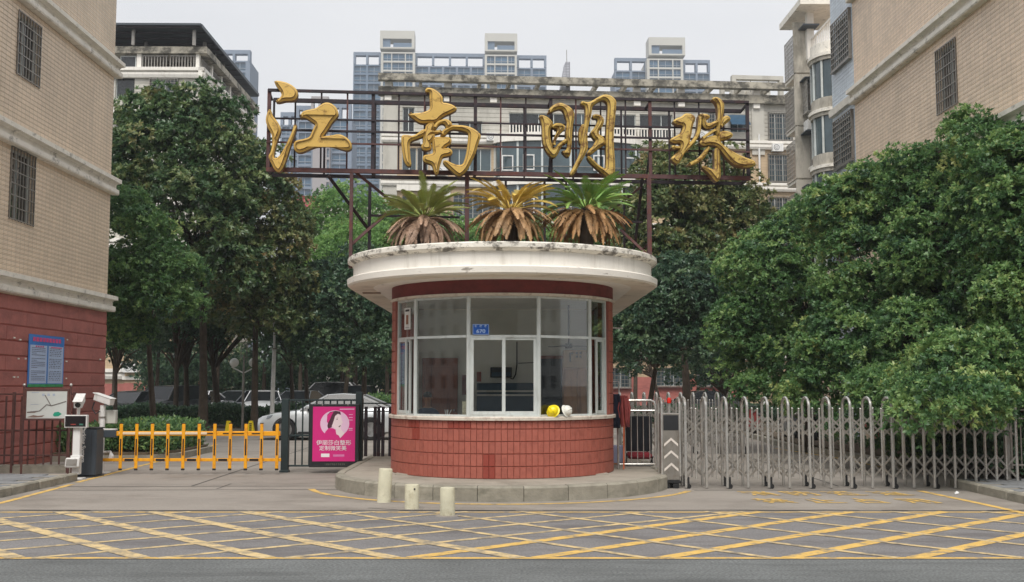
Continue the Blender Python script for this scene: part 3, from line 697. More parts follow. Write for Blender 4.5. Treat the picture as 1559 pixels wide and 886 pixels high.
hi = MB(); wall_cells(hi, 0, UR, z215, zt, H_, PM, .25); hi.quad(PM(0, z215, 0), PM(0, zt, 0), PM(0, zt, 14), PM(0, z215, 14)); hi.quad(PM(0, zt, 0), PM(UR, zt, 0), PM(UR, zt, 14), PM(0, zt, 14)); hi.build('upper_wall', siding, mbld)
sd = MB(); courses(sd, 0, UR, z215 + .05, zt, H_, PM, .3, .05, .03); o = sd.build('siding_boards', siding, mbld, fix=False); o['kind'] = 'stuff'
# vertical white siding piers
for (x0, x1, y0, y1) in ((582, 604, 152, 520), (1144, 1163, 150, 236), (655, 682, 223, 292), (752, 756, 223, 520)):
    a = mid(x0, x1, y0, y1); mb = MB(); box_p(mb, PM, *a, -.12, 0); mb.build('pier', siding, mbld)
for (x0, x1, y0, y1) in ((604, 656, 276, 291),):
    a = mid(x0, x1, y0, y1); mb = MB(); box_p(mb, PM, *a, -.25, 0); mb.build('panel', M['white'], mbld)
for w_, h_ in zip(W_, H_):
    barred = w_[5]
    grille_window(mbld, PM, *h_, recess=.2, bars=w_[5], rails=5, out=-.3 if barred else -.02, pane={'d': M['dglass'], 'f': M['fglass']}[w_[4]], mull=w_[6], proud_cage=1 if barred else 0)  # dark glass also fills open balconies, in place of the shade inside
for y in (219, 284, 349, 414, 480, 545):
    z = upm(800, y)[1]; mb = MB(); cornice(mb, -.1, UR, z, .5, PM, [(0, -.1), (.22, -.1), (.3, .05), (.3, .22), (.18, .26), (.34, .32), (.34, .5), (0, .52)]); mb.build('cornice', M['white'], mbld)
# red ground-floor band
a = mid(900, 1130, 574, 612); mb = MB(); wall_cells(mb, a[0], a[1], 0, a[3], H_, lambda u, z, d: PM(u, z, d - .05), .05); mb.build('red_plinth', M['redwall'], mbld)
# curved glazed bay
ub0, ub1 = upm(754, 240)[0], upm(972, 240)[0]; uc = (ub0 + ub1) / 2; ru = (ub1 - ub0) / 2; rd = 1.6
def bayp(a, o_=0): return uc + (ru + o_) * math.cos(a), -(rd + o_) * math.sin(a) ** .8 if math.sin(a) > 0 else 0
NB = 16
def bayband(z0, z1, o_, m_, name, gaps=None):
    mb = MB(); vs = []
    for k in range(NB + 1):
        u, d = bayp(math.pi * (1 - k / NB), o_); vs += [PM(u, z0, d), PM(u, z1, d)]
    mb.add(vs, [(2 * k, 2 * k + 2, 2 * k + 3, 2 * k + 1) for k in range(NB)] + [tuple(2 * k for k in range(NB + 1)), tuple(2 * k + 1 for k in range(NB + 1))[::-1]])
    return mb.build(name, m_, mbld)
st_ = upm(800, 219)[1] - upm(800, 284)[1]
for i in range(3):
    zc_ = z215 - i * st_
    bayband(zc_ - .1, zc_ + .5, .25, M['white'], 'bay_cornice')
    bayband(zc_ - st_ + .5, zc_ - .1, 0, M['fglass'], 'bay_glass')
    for k in range(0, NB + 1, 2):
        u, d = bayp(math.pi * (1 - k / NB), .04); mb = MB(); box_p(mb, PM, u - .07, u + .07, zc_ - st_ + .5, zc_ - .1, d - .05, d + .1); mb.build('bay_mullion', M['alu'], mbld)
    for k in (3, 5, 10, 13):
        u, d = bayp(math.pi * (1 - k / NB), .1); mb = MB(); zz = zc_ - st_ + .9
        for (a, b, c, e) in ((u - .4, u - .32, zz, zz + 1.1), (u + .32, u + .4, zz, zz + 1.1), (u - .32, u + .32, zz, zz + .08), (u - .32, u + .32, zz + 1.02, zz + 1.1)): box_p(mb, PM, a, b, c, e, d - .06, d)
        mb.build('casement', M['whitep'], mbld)
    rl = MB()
    for k in range(NB):
        a = PM(*[(lambda q: (q[0], zc_ - st_ + 1.15, q[1]))(bayp(math.pi * (1 - k / NB), .12))][0]); b = PM(*[(lambda q: (q[0], zc_ - st_ + 1.15, q[1]))(bayp(math.pi * (1 - (k + 1) / NB), .12))][0]); rl.bar(a, b, .05)
    rl.build('bay_rail', M['steeld'], mbld)
# balcony balustrades on the upper floor
def balust(F, P3, x0, x1, y0, y1, par, m_, out=-.35, step=.22, F_=None):
    u0, u1, z0, z1 = rng(F, x0, x1, y0, y1); mb = MB(); u = u0
    while u < u1: box_p(mb, P3, u, u + .07, z0, z1 - .08, out, out + .06); u += step
    box_p(mb, P3, u0, u1, z1 - .08, z1, out - .03, out + .09); box_p(mb, P3, u0, u1, z0 - .02, z0 + .06, out - .02, out + .08)
    return mb.build('balustrade', m_, par)
balust(FMd, PM, 775, 868, 190, 209, mbld, M['white']); balust(FMd, PM, 928, 1027, 197, 215, mbld, M['white'])
# rooftop pergola, mast and parapet frame
for x in (591, 681, 751, 969, 1036, 1150):
    u, _ = upm(x, 140); mb = MB(); box_p(mb, PM, u - .24, u + .24, zt - .3, upm(800, 128)[1], -.3, .15); mb.build('column', M['white'], mbld)
for (ya0, ya1, o0, o1, nm) in ((119, 129, -.9, -.35, 'pergola_beam'), (136, 149, -.42, 0, 'pergola_beam'), (119, 129, 3.2, 3.8, 'pergola_beam')):
    z0, z1 = upm(700, ya1)[1], upm(700, ya0)[1]; mb = MB(); box_p(mb, PM, -.35, UR, z0, z1, o0, o1); mb.build(nm, oldconc, mbld)
for i in range(15):
    u = .4 + i * 2.1; mb = MB(); box_p(mb, PM, u, u + .22, upm(700, 128)[1], upm(700, 120)[1], -.3, 3.2); mb.build('pergola_rafter', oldconc, mbld)
zb = upm(700, 149)[1]
bk = MB(); box_p(bk, PM, 0, 12.0, zt, zb + .2, 4, 4.2); box_p(bk, PM, 16.5, UR, zt, zb, 4, 4.2); bk.build('terrace_wall', siding, mbld)
a = mid(856, 868, 94, 152); mb = MB(); q = MB(); mb.hexa([PM(a[0] - .3, zt, 0), PM(a[1], zt, 0), PM(a[1], zt, 1), PM(a[0] - .3, zt, 1), PM(a[0] + .25, a[3], 0), PM(a[1], a[3], 0), PM(a[1], a[3], 1), PM(a[0] + .25, a[3], 1)]); mb.build('roof_fin', tile_mat('grey_fin_tile', srgb(170, 172, 180), srgb(120, 122, 130), 'X', .25, .12, mortar=.02), mbld)
mb = MB(); u = (a[0] + a[1]) / 2 + .1; mb.cyl(PM(u, a[3] - .1, .4), PM(u, a[3] + 1, .4), .025, 6); mb.build('lightning_rod', M['steeld'], mbld)
fr_ = MB(); a = mid(1121, 1200, 109, 134); t = .3
for (x0, x1, z0, z1) in ((a[0], a[0] + t, a[2] - .5, a[3]), (a[1] - t, a[1], a[2] - .5, a[3]), (a[0] + t, a[1] - t, a[3] - t, a[3])): box_p(fr_, PM, x0, x1, z0, z1, 1, 1.5); box_p(fr_, PM, x0, x1, z0, z1, 4, 4.5)
fr_.build('roof_frame', siding, mbld)['kind'] = 'stuff'
for x in (1150, 1178): a_ = upm(x, 120)[0]; mb = MB(); box_p(mb, PM, a_, a_ + .05, a[2], a[3] - t, 1.2, 1.25); mb.build('frame_post', M['steeld'], mbld)
for (x0, x1, y0, y1) in ((1128, 1145, 124, 133), (1150, 1163, 122, 133)): a_ = mid(x0, x1, y0, y1); mb = MB(); box_p(mb, PM, *a_, 2, 3); mb.build('water_tank', M['mould'], mbld)
# drain pipe, air conditioners
u, z_ = upm(1152, 200); mb = MB(); mb.cyl(PM(u + .1, 0, -.2), PM(u + .1, upm(1152, 205)[1], -.2), .07, 8); mb.build('drain_pipe', M['whitep'], mbld)
def ac_unit(P3, u, z, par, s=1.0):
    mb = MB(); box_p(mb, P3, u, u + .8 * s, z, z + .55 * s, -.5, -.12); o = mb.build('air_conditioner', M['whitep'], par)
    mb = MB(); n_ = 18; c = (u + .3 * s, z + .28 * s)
    for r0, r1 in ((.18, .21), (.08, .1)):
        vs = []
        for k in range(n_): a = 2 * math.pi * k / n_; vs += [P3(c[0] + r0 * s * math.cos(a), c[1] + r0 * s * math.sin(a), -.51), P3(c[0] + r1 * s * math.cos(a), c[1] + r1 * s * math.sin(a), -.51)]
        mb.add(vs, [(2 * k, 2 * k + 1, (2 * k + 3) % (2 * n_), (2 * k + 2) % (2 * n_)) for k in range(n_)])
    mb.build('fan_grille', M['greyp'], o, fix=False); return o
ac_unit(PM, *upm(1173, 232), mbld); ac_unit(PM, *upm(1108, 268), mbld)
for (x_, y_) in ((640, 222), (662, 268), (740, 216), (1040, 272), (905, 214), (1060, 214), (668, 300)): ac_unit(PM, *upm(x_, y_), mbld)
u, z_ = upm(1120, 176); mb = MB(); mb.hexa([PM(u - .6, z_ - .9, -1.0), PM(u + .8, z_ - .9, -1.0), PM(u + .8, z_ - .85, -1), PM(u - .6, z_ - .85, -1), PM(u - .6, z_, 0), PM(u + .8, z_, 0), PM(u + .8, z_ + .05, 0), PM(u - .6, z_ + .05, 0)]); mb.build('awning', M['navy'], mbld)

# ================================================================ LEFT BUILDING WITH THE METAL ROOF
F2 = Frame(*at(302, 200, 72)[:2], R(.78))
def P2(u, z, d): return F2.m @ Vector((u, d, z))
up2 = lambda x, y: up(F2, x, y)
b2 = thing('apartment_building', 'white apartment building on the left with a dark metal sheet roof over its terrace', 'building', F2.o, F2.th)
r2 = lambda *a: rng(F2, *a)
UL2 = up2(120, 100)[0]; zc2 = up2(250, 111)[1]
Wb = [(229, 272, 121, 147, 'f', 8, 1), (182, 206, 84, 104, 'd', 0, 0), (176, 205, 117, 150, 'd', 0, 0), (229, 272, 186, 212, 'f', 8, 1), (229, 272, 250, 276, 'f', 8, 1), (176, 205, 183, 214, 'd', 0, 0), (176, 205, 248, 279, 'd', 0, 0),
      (229, 272, 315, 341, 'f', 8, 1), (229, 272, 380, 406, 'f', 8, 1), (229, 272, 445, 471, 'f', 8, 1), (215, 240, 528, 560, 'f', 6, 1), (262, 284, 528, 560, 'f', 6, 1)]
Hb = [r2(*w_[:4]) for w_ in Wb]
mb = MB(); wall_cells(mb, UL2, 0, up2(250, 515)[1], zc2, Hb, P2, .25); mb.quad(P2(0, 0, 0), P2(0, zc2, 0), P2(0, zc2, 16), P2(0, 0, 16)); mb.quad(P2(UL2, zc2, 0), P2(0, zc2, 0), P2(0, zc2, 16), P2(UL2, zc2, 16)); mb.build('upper_wall', siding, b2)
mb = MB(); wall_cells(mb, UL2, 0, 0, up2(250, 515)[1], Hb, P2, .25); mb.build('lower_wall', tanw, b2)
mb = MB(); courses(mb, UL2, 0, up2(250, 180)[1], zc2 - .1, Hb, P2, .3, .05, .03); mb.build('siding_boards', siding, b2, fix=False)['kind'] = 'stuff'
for w_, h_ in zip(Wb, Hb): grille_window(b2, P2, *h_, recess=.2, bars=w_[5], rails=4, out=-.25 if w_[5] else -.03, pane={'d': M['dglass'], 'f': M['fglass']}[w_[4]], mull=w_[6], proud_cage=1 if w_[5] else 0)  # open balconies get dark panes too, painting the shade inside them
cprof = [(0, -.1), (.22, -.1), (.3, .1), (.3, .25), (.18, .3), (.4, .36), (.4, .58), (0, .6)]
for y in (117, 182, 247, 312, 377, 442, 507, 575):
    z = up2(250, y)[1]; mb = MB(); cornice(mb, UL2, .4, z, .5, P2, cprof); mb.build('cornice', M['white'], b2)
    mb = MB(); mb.add([P2(.4 if 0 else o_, z + dz, -.4) for o_, dz in cprof] + [P2(o_, z + dz, 16) for o_, dz in cprof], [(i, (i + 1) % 8, 8 + (i + 1) % 8, 8 + i) for i in range(8)] + [tuple(range(8)), tuple(range(8, 16))[::-1]]); mb.build('side_cornice', M['white'], b2)
z1_, z2_ = up2(250, 104)[1], up2(250, 82)[1]
for x0, x1 in ((208, 215), (298, 303)): a = r2(x0, x1, 82, 104); mb = MB(); box_p(mb, P2, a[0], a[1], z1_, z2_, 0, .4); mb.build('column', M['white'], b2)
balust(F2, P2, 216, 256, 84, 104, b2, M['steeld'], out=.05, step=.2); balust(F2, P2, 258, 297, 84, 104, b2, M['steeld'], out=.05, step=.2)
for k in range(6):
    y0 = .4 + k * 2.6; mb = MB(); box_p(mb, P2, -.25, .1, z1_, z2_, y0 + 2.3, y0 + 2.6)
    mb.build('column', M['white'], b2); rr = MB()
    for q in range(10): rr.bar(P2(0, z1_, y0 + q * .23), P2(0, z2_ - .25, y0 + q * .23), .05)
    rr.bar(P2(0, z2_ - .25, y0), P2(0, z2_ - .25, y0 + 2.3), .07); rr.build('balustrade', M['steeld'], b2)
mb = MB(); box_p(mb, P2, UL2, .5, z2_, up2(250, 72)[1], -.2, 16); mb.build('terrace_slab', oldconc, b2)
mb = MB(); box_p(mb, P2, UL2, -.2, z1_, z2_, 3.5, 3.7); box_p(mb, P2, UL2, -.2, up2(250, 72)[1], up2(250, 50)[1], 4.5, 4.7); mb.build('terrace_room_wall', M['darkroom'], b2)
zr0 = up2(250, 45)[1] ; zr1 = up2(250, 47)[1]
msheet = mat('metal_roof_sheet', srgb(70, 78, 84), .6, .4, var=.15, scale=2)
mb = MB()
z_ = zr0; ux = up2(312, 47)[0]
n_ = 40
for k in range(16):   # corrugated sheets running to the back
    y0, y1 = -1.0 + k * 1.1, -1.0 + (k + 1) * 1.1 + .05
    zz = z_ - .012 * k
    box_p(mb, P2, UL2, ux, zz, zz + .06, y0, y1)
mb.build('roof', msheet, b2)
mb = MB()
for k in range(14): box_p(mb, P2, UL2, ux - .05, z_ - .16, z_ - .03, -.9 + k * 1.25, -.8 + k * 1.25)
mb.build('roof_purlins', M['rustdark'], b2)
mb = MB(); box_p(mb, P2, UL2, ux + .02, z_ - .04, z_ + .1, -1.08, -1.0); box_p(mb, P2, ux, ux + .08, z_ - .16, z_ + .07, -1, 16.5); mb.build('roof_edge', M['greyp'], b2)
for x in (204, 296):
    u = up2(x, 60)[0]
    for k in range(4): mb = MB(); box_p(mb, P2, u, u + .2, up2(250, 72)[1], z_ - .16, -.5 + k * 2.6, -.3 + k * 2.6); mb.build('roof_post', M['steeld'], b2)
ac_unit(P2, *up2(187, 566), b2, 1.2)
mb = MB(); wall_cells(mb, UL2, 0, 0, up2(250, 584)[1], Hb, lambda u, z, d: P2(u, z, d - .06), .05); mb.build('red_plinth', M['redwall'], b2)

# tan low wing seen between the trunks
F3 = Frame(*at(190, 560, 70)[:2], 0)
P3_ = lambda u, z, d: F3.m @ Vector((u, d, z))
b3 = thing('low_building', 'tan two storey wing with white bands seen between the tree trunks on the left', 'building', F3.o)
h3 = [rng(F3, 322, 334, 525, 560), rng(F3, 222, 238, 528, 562), rng(F3, 262, 276, 528, 562)]
ue = up(F3, 346, 560)[0]; z3 = up(F3, 260, 470)[1]
mb = MB(); wall_cells(mb, 0, ue, 0, z3, h3, P3_, .2); mb.quad(P3_(ue, 0, 0), P3_(ue, z3, 0), P3_(ue, z3, 1.5), P3_(ue, 0, 1.5)); mb.build('wall', tanw, b3)
for h_ in h3: grille_window(b3, P3_, *h_, bars=5, rails=4, mull=1)
for y in (566, 578): z = up(F3, 260, y)[1]; mb = MB(); box_p(mb, P3_, -.1, ue + .1, z, z + .22, -.15, 0); mb.build('band', M['white'], b3)
mb = MB(); box_p(mb, P3_, -.02, ue + .02, 0, up(F3, 260, 583)[1], -.08, 0); mb.build('red_plinth', M['redwall'], b3)
ac_unit(P3_, *up(F3, 191, 567), b3, 1.1)

# pink-roofed kiosk behind the bright tree
F4 = Frame(*at(446, 330, 95)[:2], 0); P4 = lambda u, z, d: F4.m @ Vector((u, d, z))
b4 = thing('low_building', 'small white rooftop building with a faded red roof, left of the bright green tree', 'building', F4.o)
a = rng(F4, 446, 492, 305, 316); mb = MB(); box_p(mb, P4, 0, a[1], a[2], a[3], -.5, 5); mb.build('roof', mat('faded_red_roof', srgb(196, 96, 110), .7), b4)
a = rng(F4, 446, 492, 298, 305); mb = MB(); box_p(mb, P4, 0, a[1], a[2], a[3], 0, 5); mb.build('parapet', M['redband'], b4)
a = rng(F4, 446, 492, 316, 600); mb = MB(); box_p(mb, P4, 0, a[1] + 6, 0, a[3], 0, 5); mb.build('wall', M['white'], b4)
for x in (449, 460, 472): a = rng(F4, x, x + 8, 319, 333); mb = MB(); box_p(mb, P4, *a, -.08, 0); w_ = mb.build('window', M['fglass'], b4)

# ================================================================ FAR TOWERS
tw_blue = mat('tower_wall_grey', srgb(122, 134, 150), .8, var=.06, scale=.05)
tw_light = mat('tower_frame_beige', srgb(190, 188, 180), .8, var=.05, scale=.05)
tw_dark = mat('tower_wall_slate', srgb(104, 122, 142), .8, var=.08, scale=.05)
tw_spand = mat('tower_spandrel', srgb(150, 160, 170), .8, var=.05)
cache = {}
def tower_section(par, F, x0, x1, ytop, st, style, out=0.0, m_=None, ybot=330, cols=None, name='wing', skip_top=0, d0=12):
    P = lambda u, z, d: F.m @ Vector((u, d - out, z))
    u0, zt_ = up(F, x0, ytop, -out); u1, _ = up(F, x1, ytop, -out); wd = u1 - u0
    holes = []; z = zt_ - st * (.05 + skip_top)
    zb_ = up(F, x0, ybot, -out)[1]
    cols = cols or [(.12, .42), (.58, .88)]
    wins = []
    while z > zb_:
        for a, b in cols:
            holes.append((u0 + wd * a, u0 + wd * b, z - st * .9, z - st * .1))
        z -= st
    if style == 'core': top_gap = []
    mb = MB(); wall_cells(mb, u0, u1, 0, zt_, holes, P, .6)
    mb.quad(P(u0, 0, 0), P(u0, zt_, 0), P(u0, zt_, d0), P(u0, 0, d0)); mb.quad(P(u1, 0, 0), P(u1, zt_, 0), P(u1, zt_, d0), P(u1, 0, d0)); mb.quad(P(u0, zt_, 0), P(u1, zt_, 0), P(u1, zt_, d0), P(u0, zt_, d0))
    mb.build(name, m_ or tw_blue, par)
    for h_ in holes:
        key = (round(h_[1] - h_[0], 3), round(h_[3] - h_[2], 3), style)
        if key not in cache:
            ww, hh = key[0], key[1]; q = MB(); q.cur = 0; q.add([(0, .5, 0), (ww, .5, 0), (ww, .5, hh), (0, .5, hh)], [(0, 1, 2, 3)]); q.cur = 1
            q.box(0, ww, .3, .45, hh * .28, hh * .34); q.box(0, ww, .38, .46, 0, .12); nm = max(1, int(ww / 2.2))
            for k in range(1, nm + 1): q.box(ww * k / (nm + 1) - .08, ww * k / (nm + 1) + .08, .38, .46, 0, hh)
            cache[key] = q.mesh('tower_window', [M['bglass'], tw_spand], fix=False)
        loc = P(h_[0], h_[2], 0); loc = world_of(par).inverted() @ loc
        link('window', cache[key], par, loc)
    return u0, u1, zt_, P
def parapet_frame(par, F, x0, x1, y0, y1, out, n_, m_):
    """open concrete frame on the roof, the sky shows through it"""
    P = lambda u, z, d: F.m @ Vector((u, d - out, z)); a = rng(F, x0, x1, y0, y1); t = .7
    mb = MB(); box_p(mb, P, a[0], a[1], a[3] - t, a[3] + .4, 0, 2)
    for k in range(n_ + 1): u = a[0] + (a[1] - a[0] - t) * k / n_; box_p(mb, P, u, u + t, a[2] - .5, a[3] - t, 0, 2)
    mb.build('roof_frame', m_, par)
YT = 340.0
for gi, (grp, lab) in enumerate((([(538, 580, 98, 'w'), (632, 738, 100, 'w'), (787, 832, 103, 'w'), (580, 632, 79, 'c'), (738, 787, 83, 'c')], 'far blue grey tower block with two pale projecting bays, behind the first two gold characters'),
        ([(936, 985, 107, 'w'), (1040, 1081, 110, 'w'), (985, 1040, 89, 'c')], 'far blue grey tower block with one pale projecting bay, above the last gold character'))):
    xs = grp[0][0]; F = Frame(*at(xs, 200, YT)[:2], R(2)); T = thing('tower_block', lab, 'tower', F.o, F.th)
    for (x0, x1, yt, s) in grp:
        if s == 'w':
            n_ = max(2, int((x1 - x0) / 20)); cols = [((k + .08) / n_, (k + .92) / n_) for k in range(n_)]
            tower_section(T, F, x0, x1, yt, 2.95, 'w', 0, tw_blue if (x0 != 538) else tw_dark, cols=cols)
            parapet_frame(T, F, x0, x1, yt - 17, yt - 3, 0, max(2, int((x1 - x0) / 26)), tw_blue)
        else:
            tower_section(T, F, x0, x1, yt, 2.95, 'c', 3.5, tw_light, cols=[(.07, .30), (.33, .70), (.73, .93)], name='core')
            P = lambda u, z, d: F.m @ Vector((u, d - 3.5, z)); a = rng(F, x0, x1, yt - 27, yt); t = .9
            mb = MB(); box_p(mb, P, a[0], a[0] + t, a[2], a[3], 0, 6); box_p(mb, P, a[1] - t, a[1], a[2], a[3], 0, 6); box_p(mb, P, a[0] + t, a[1] - t, a[3] - 2.6, a[3], 0, 6); box_p(mb, P, a[0] + t, a[1] - t, a[2], a[2] + .5, 0, 6); mb.build('core_top', tw_light, T)
            mb = MB(); box_p(mb, P, a[0] + t, a[0] + (a[1] - a[0]) * .3, a[2] + .5, a[3] - 2.6, .5, .8); box_p(mb, P, a[0] + (a[1] - a[0]) * .38, a[1] - t, a[2] + .5, a[3] - 3.8, .5, .8); mb.build('louvres', tw_dark, T)
YT = 280.0
F = Frame(*at(427, 200, YT)[:2], R(2)); T = thing('tower_block', 'far grey tower block with a stepped roofline, seen through the first gold character', 'tower', F.o, F.th)
for (x0, x1, yt, m_, cols, out) in ((427, 455, 190, tw_blue, [(.1, .5), (.6, .92)], 0), (453, 477, 183, tw_blue, [(.1, .9)], 2), (477, 503, 172, mat('tower_wall_taupe', srgb(158, 152, 152), .8, var=.05, scale=.05), [(.82, .97)], 4), (503, 536, 180, tw_blue, [(.1, .8)], 2)):
    tower_section(T, F, x0, x1, yt, 2.95, 'w', out, m_, cols=cols, ybot=318)
    parapet_frame(T, F, x0, x1, yt - 17, yt, out, 2, m_)
F = Frame(*at(331, 200, 300)[:2], R(2)); T = thing('tower_block', 'far tower block standing right of the dark metal roof', 'tower', F.o, F.th)
tower_section(T, F, 331, 381, 92, 2.95, 'w', 0, tw_blue, cols=[(.06, .42), (.5, .86)], ybot=230); parapet_frame(T, F, 331, 381, 78, 93, 0, 2, tw_blue)

# the street behind the camera, seen only as reflections
F = Frame(130, -26, R(180)); PB = lambda u, z, d: F.m @ Vector((u, d, z)); B = thing('apartment_building', 'grey apartment block across the street, behind the viewer', 'building', F.o, F.th)
hs = [(2 + 4.2 * i, 4.2 + 4.2 * i, 1.2 + 3.1 * j, 2.9 + 3.1 * j) for i in range(61) for j in range(6)]
mb = MB(); wall_cells(mb, 0, 260, 0, 20, hs, PB, .2); mb.quad(PB(0, 20, 0), PB(260, 20, 0), PB(260, 20, 12), PB(0, 20, 12)); mb.build('wall', mat('street_wall', srgb(206, 204, 198), .8), B)
mb = MB()
for h_ in hs: mb.quad(PB(h_[0], h_[2], .18), PB(h_[1], h_[2], .18), PB(h_[1], h_[3], .18), PB(h_[0], h_[3], .18))
mb.build('window', M['dglass'], B, fix=False)
# ================================================================ GATEHOUSE
BX, BY, BR = -.173, 19.65, 2.0
YBK = 24.2
gh = thing('gatehouse', 'round fronted red tiled gatehouse with white canopy and large windows, on the island', 'gatehouse', (BX, BY, .225))
def dring(rx, z, n=48, yb=YBK, ry=None):
    ry = ry or rx
    return [(BX - rx, yb, z)] + [(BX + rx * math.cos(R(180 + 180 * i / n)), BY + ry * math.sin(R(180 + 180 * i / n)), z) for i in range(n + 1)] + [(BX + rx, yb, z)]
def sweep(prof, n=48, yb=YBK, close=True):
    rings = [dring(r_, z, n, yb) for r_, z in prof]; m_ = len(rings[0]); vs = [p for r_ in rings for p in r_]; fs = []
    k = len(prof)
    for i in range(k if close else k - 1):
        j = (i + 1) % k
        for q in range(m_ - 1): fs.append((i * m_ + q, i * m_ + q + 1, j * m_ + q + 1, j * m_ + q))
    return MB().add(vs, fs)
ZB, ZS0, ZS1, ZH, ZR = .225, 1.165, 1.222, 3.235, 3.43
sweep([(BR - .025, ZB - .02), (BR - .025, ZS0), (BR - .16, ZS0), (BR - .16, ZB - .02)]).build('base_wall', M['grout'], gh)
sweep([(BR + .035, ZS0), (BR + .04, ZS1 - .012), (BR + .028, ZS1), (BR - .2, ZS1 + .004), (BR - .2, ZS0)]).build('sill', M['sill'], gh, smooth=True)
sweep([(BR + .0, ZH), (BR + .0, ZR + .05), (BR - .2, ZR + .05), (BR - .2, ZH)]).build('lintel', M['redband'], gh, smooth=True)
sweep([(BR + .03, ZH - .035), (BR + .035, ZH + .005), (BR - .12, ZH + .005), (BR - .12, ZH - .035)]).build('window_head', M['sill'], gh, smooth=True)
# side piers between window and lintel
AW = 69.5
for s in (-1, 1):
    mb = MB(); ps_ = []
    for rr in (BR - .025, BR - .2):
        ps_.append([(BX + s * rr * math.sin(R(a)), BY - rr * math.cos(R(a))) for a in np.linspace(AW, 90, 6)] + [(BX + s * rr, YBK)])
    nn_ = len(ps_[0]) - 1; yA, yB = 20.0, 22.0
    front = ps_[0][:nn_] + [(ps_[0][nn_][0], yA), (ps_[1][nn_][0], yA)] + ps_[1][:nn_][::-1]
    mb.prism(front, ZS1, ZH); mb.build('side_wall', M['grout'], gh)
    xo, xi = ps_[0][nn_][0], ps_[1][nn_][0]
    MB().box(xo, xi, yB, YBK, ZS1, ZH).build('side_wall', M['grout'], gh)
    wn = MB(); 
    for (ya_, yb_, za_, zb_) in ((yA, yB, ZS1, ZS1 + .05), (yA, yB, ZH - .05, ZH), (yA, yA + .05, ZS1 + .05, ZH - .05), (yB - .05, yB, ZS1 + .05, ZH - .05), (21 - .03, 21 + .03, ZS1 + .05, ZH - .05)): wn.box(xo - s * .08, xo - s * .13, ya_, yb_, za_, zb_)
    wn = wn.build('added_side_window', M['alu'], gh); MB().box(xo - s * .1, xo - s * .106, yA + .05, yB - .05, ZS1 + .05, ZH - .05).build('pane', M['glass'], wn)  # side window out of view, added to let daylight into the room
# wall tiles one by one: 0.1 m wide, 0.2 m tall; shared meshes
def tile_me(w_, h_, name='tile', m_=None, bulge=.012):
    x = w_ / 2 - .0012; b = .005
    vs = [(-x, 0, .003), (x, 0, .003), (x, 0, h_ - .006), (-x, 0, h_ - .006), (-x + b, -bulge, b + .006), (x - b, -bulge, b + .006), (x - b, -bulge, h_ - b - .006), (-x + b, -bulge, h_ - b - .006)]
    return MB().add(vs, [(4, 5, 6, 7), (0, 1, 5, 4), (1, 2, 6, 5), (2, 3, 7, 6), (3, 0, 4, 7)]).mesh('tile', m_ or M['redtile'], fix=False)
nT = 62; dA = 180.0 / nT; wT = 2 * (BR - .02) * math.sin(R(dA / 2))
t_std, t_drk = tile_me(wT, .2), tile_me(wT, .2, m_=M['redtile2'])
t_top, t_topd = tile_me(wT, .135), tile_me(wT, .135, m_=M['redtile2'])
rest = MB()
rowz = [ZB + .0, ZB + .2 * 1, ZB + .2 * 2, ZB + .2 * 3, ZB + .2 * 4]
wgt = gh.location
def px_angle(px): return math.degrees(math.asin(max(-1, min(1, (px - 765) / 169.0))))
dark_spots = [(4, 630, 649), (3, 635, 649), (4, 687, 722), (0, 740, 759), (1, 740, 759)]
for r_, z in enumerate(rowz):
    for k in range(nT):
        a = -90 + dA * (k + .5); pxx = 765 + 169 * math.sin(R(a))
        me = t_std if r_ < 4 else t_top
        for (rr, x0, x1) in dark_spots:
            if rr == r_ and x0 <= pxx <= x1: me = t_drk if r_ < 4 else t_topd
        if abs(a) < 83 or (k % 1 == 0 and abs(a) < 91 and r_ < 5 and abs(a) < 83):
            rr = BR - .022 + random.uniform(-.0015, .0015)
            link('tile', me, gh, (rr * math.sin(R(a)), -rr * math.cos(R(a)), z - ZB), (random.uniform(-.006, .006), 0, R(a)))
        else:
            n0 = len(rest.v); src = me
            Mx = Matrix.Translation((BX + (BR - .022) * math.sin(R(a)), BY - (BR - .022) * math.cos(R(a)), z)) @ Matrix.Rotation(R(a), 4, 'Z')
            rest.add([Mx @ v.co for v in src.vertices], [tuple(p.vertices) for p in src.polygons])
# side wall tiles (piers)
pier = tile_me(.17, .2)
for s in (-1, 1):
    for k in range(11):
        z = ZS1 + .003 + k * .183
        if z + .18 > ZH: break
        for a in (74.2, 79.9, 85.6):
            pass
        for a in (73.0, 80.0, 87.0):
            link('tile', cache.setdefault('pier', tile_me(.238, .183)), gh, (s * (BR - .022) * math.sin(R(a)), -(BR - .022) * math.cos(R(a)), z - ZB), (0, 0, R(a * s)))
for s in (-1, 1):
    yk = BY + .08
    while yk < YBK - .2:
        for r_, z in enumerate([ZB + .2 * i for i in range(16)]):
            if ZS0 - .05 < z < ZS1 or (z > ZS1 and 19.95 < yk < 22.1): continue
            n0 = len(rest.v); Mx = Matrix.Translation((BX + s * (BR - .022), yk, z)) @ Matrix.Rotation(R(90 * s), 4, 'Z')
            rest.add([Mx @ v.co for v in t_std.vertices], [tuple(p.vertices) for p in t_std.polygons])
        yk += .35
rest.build('rear_tiles', M['redtile'], gh, fix=False)['kind'] = 'stuff'
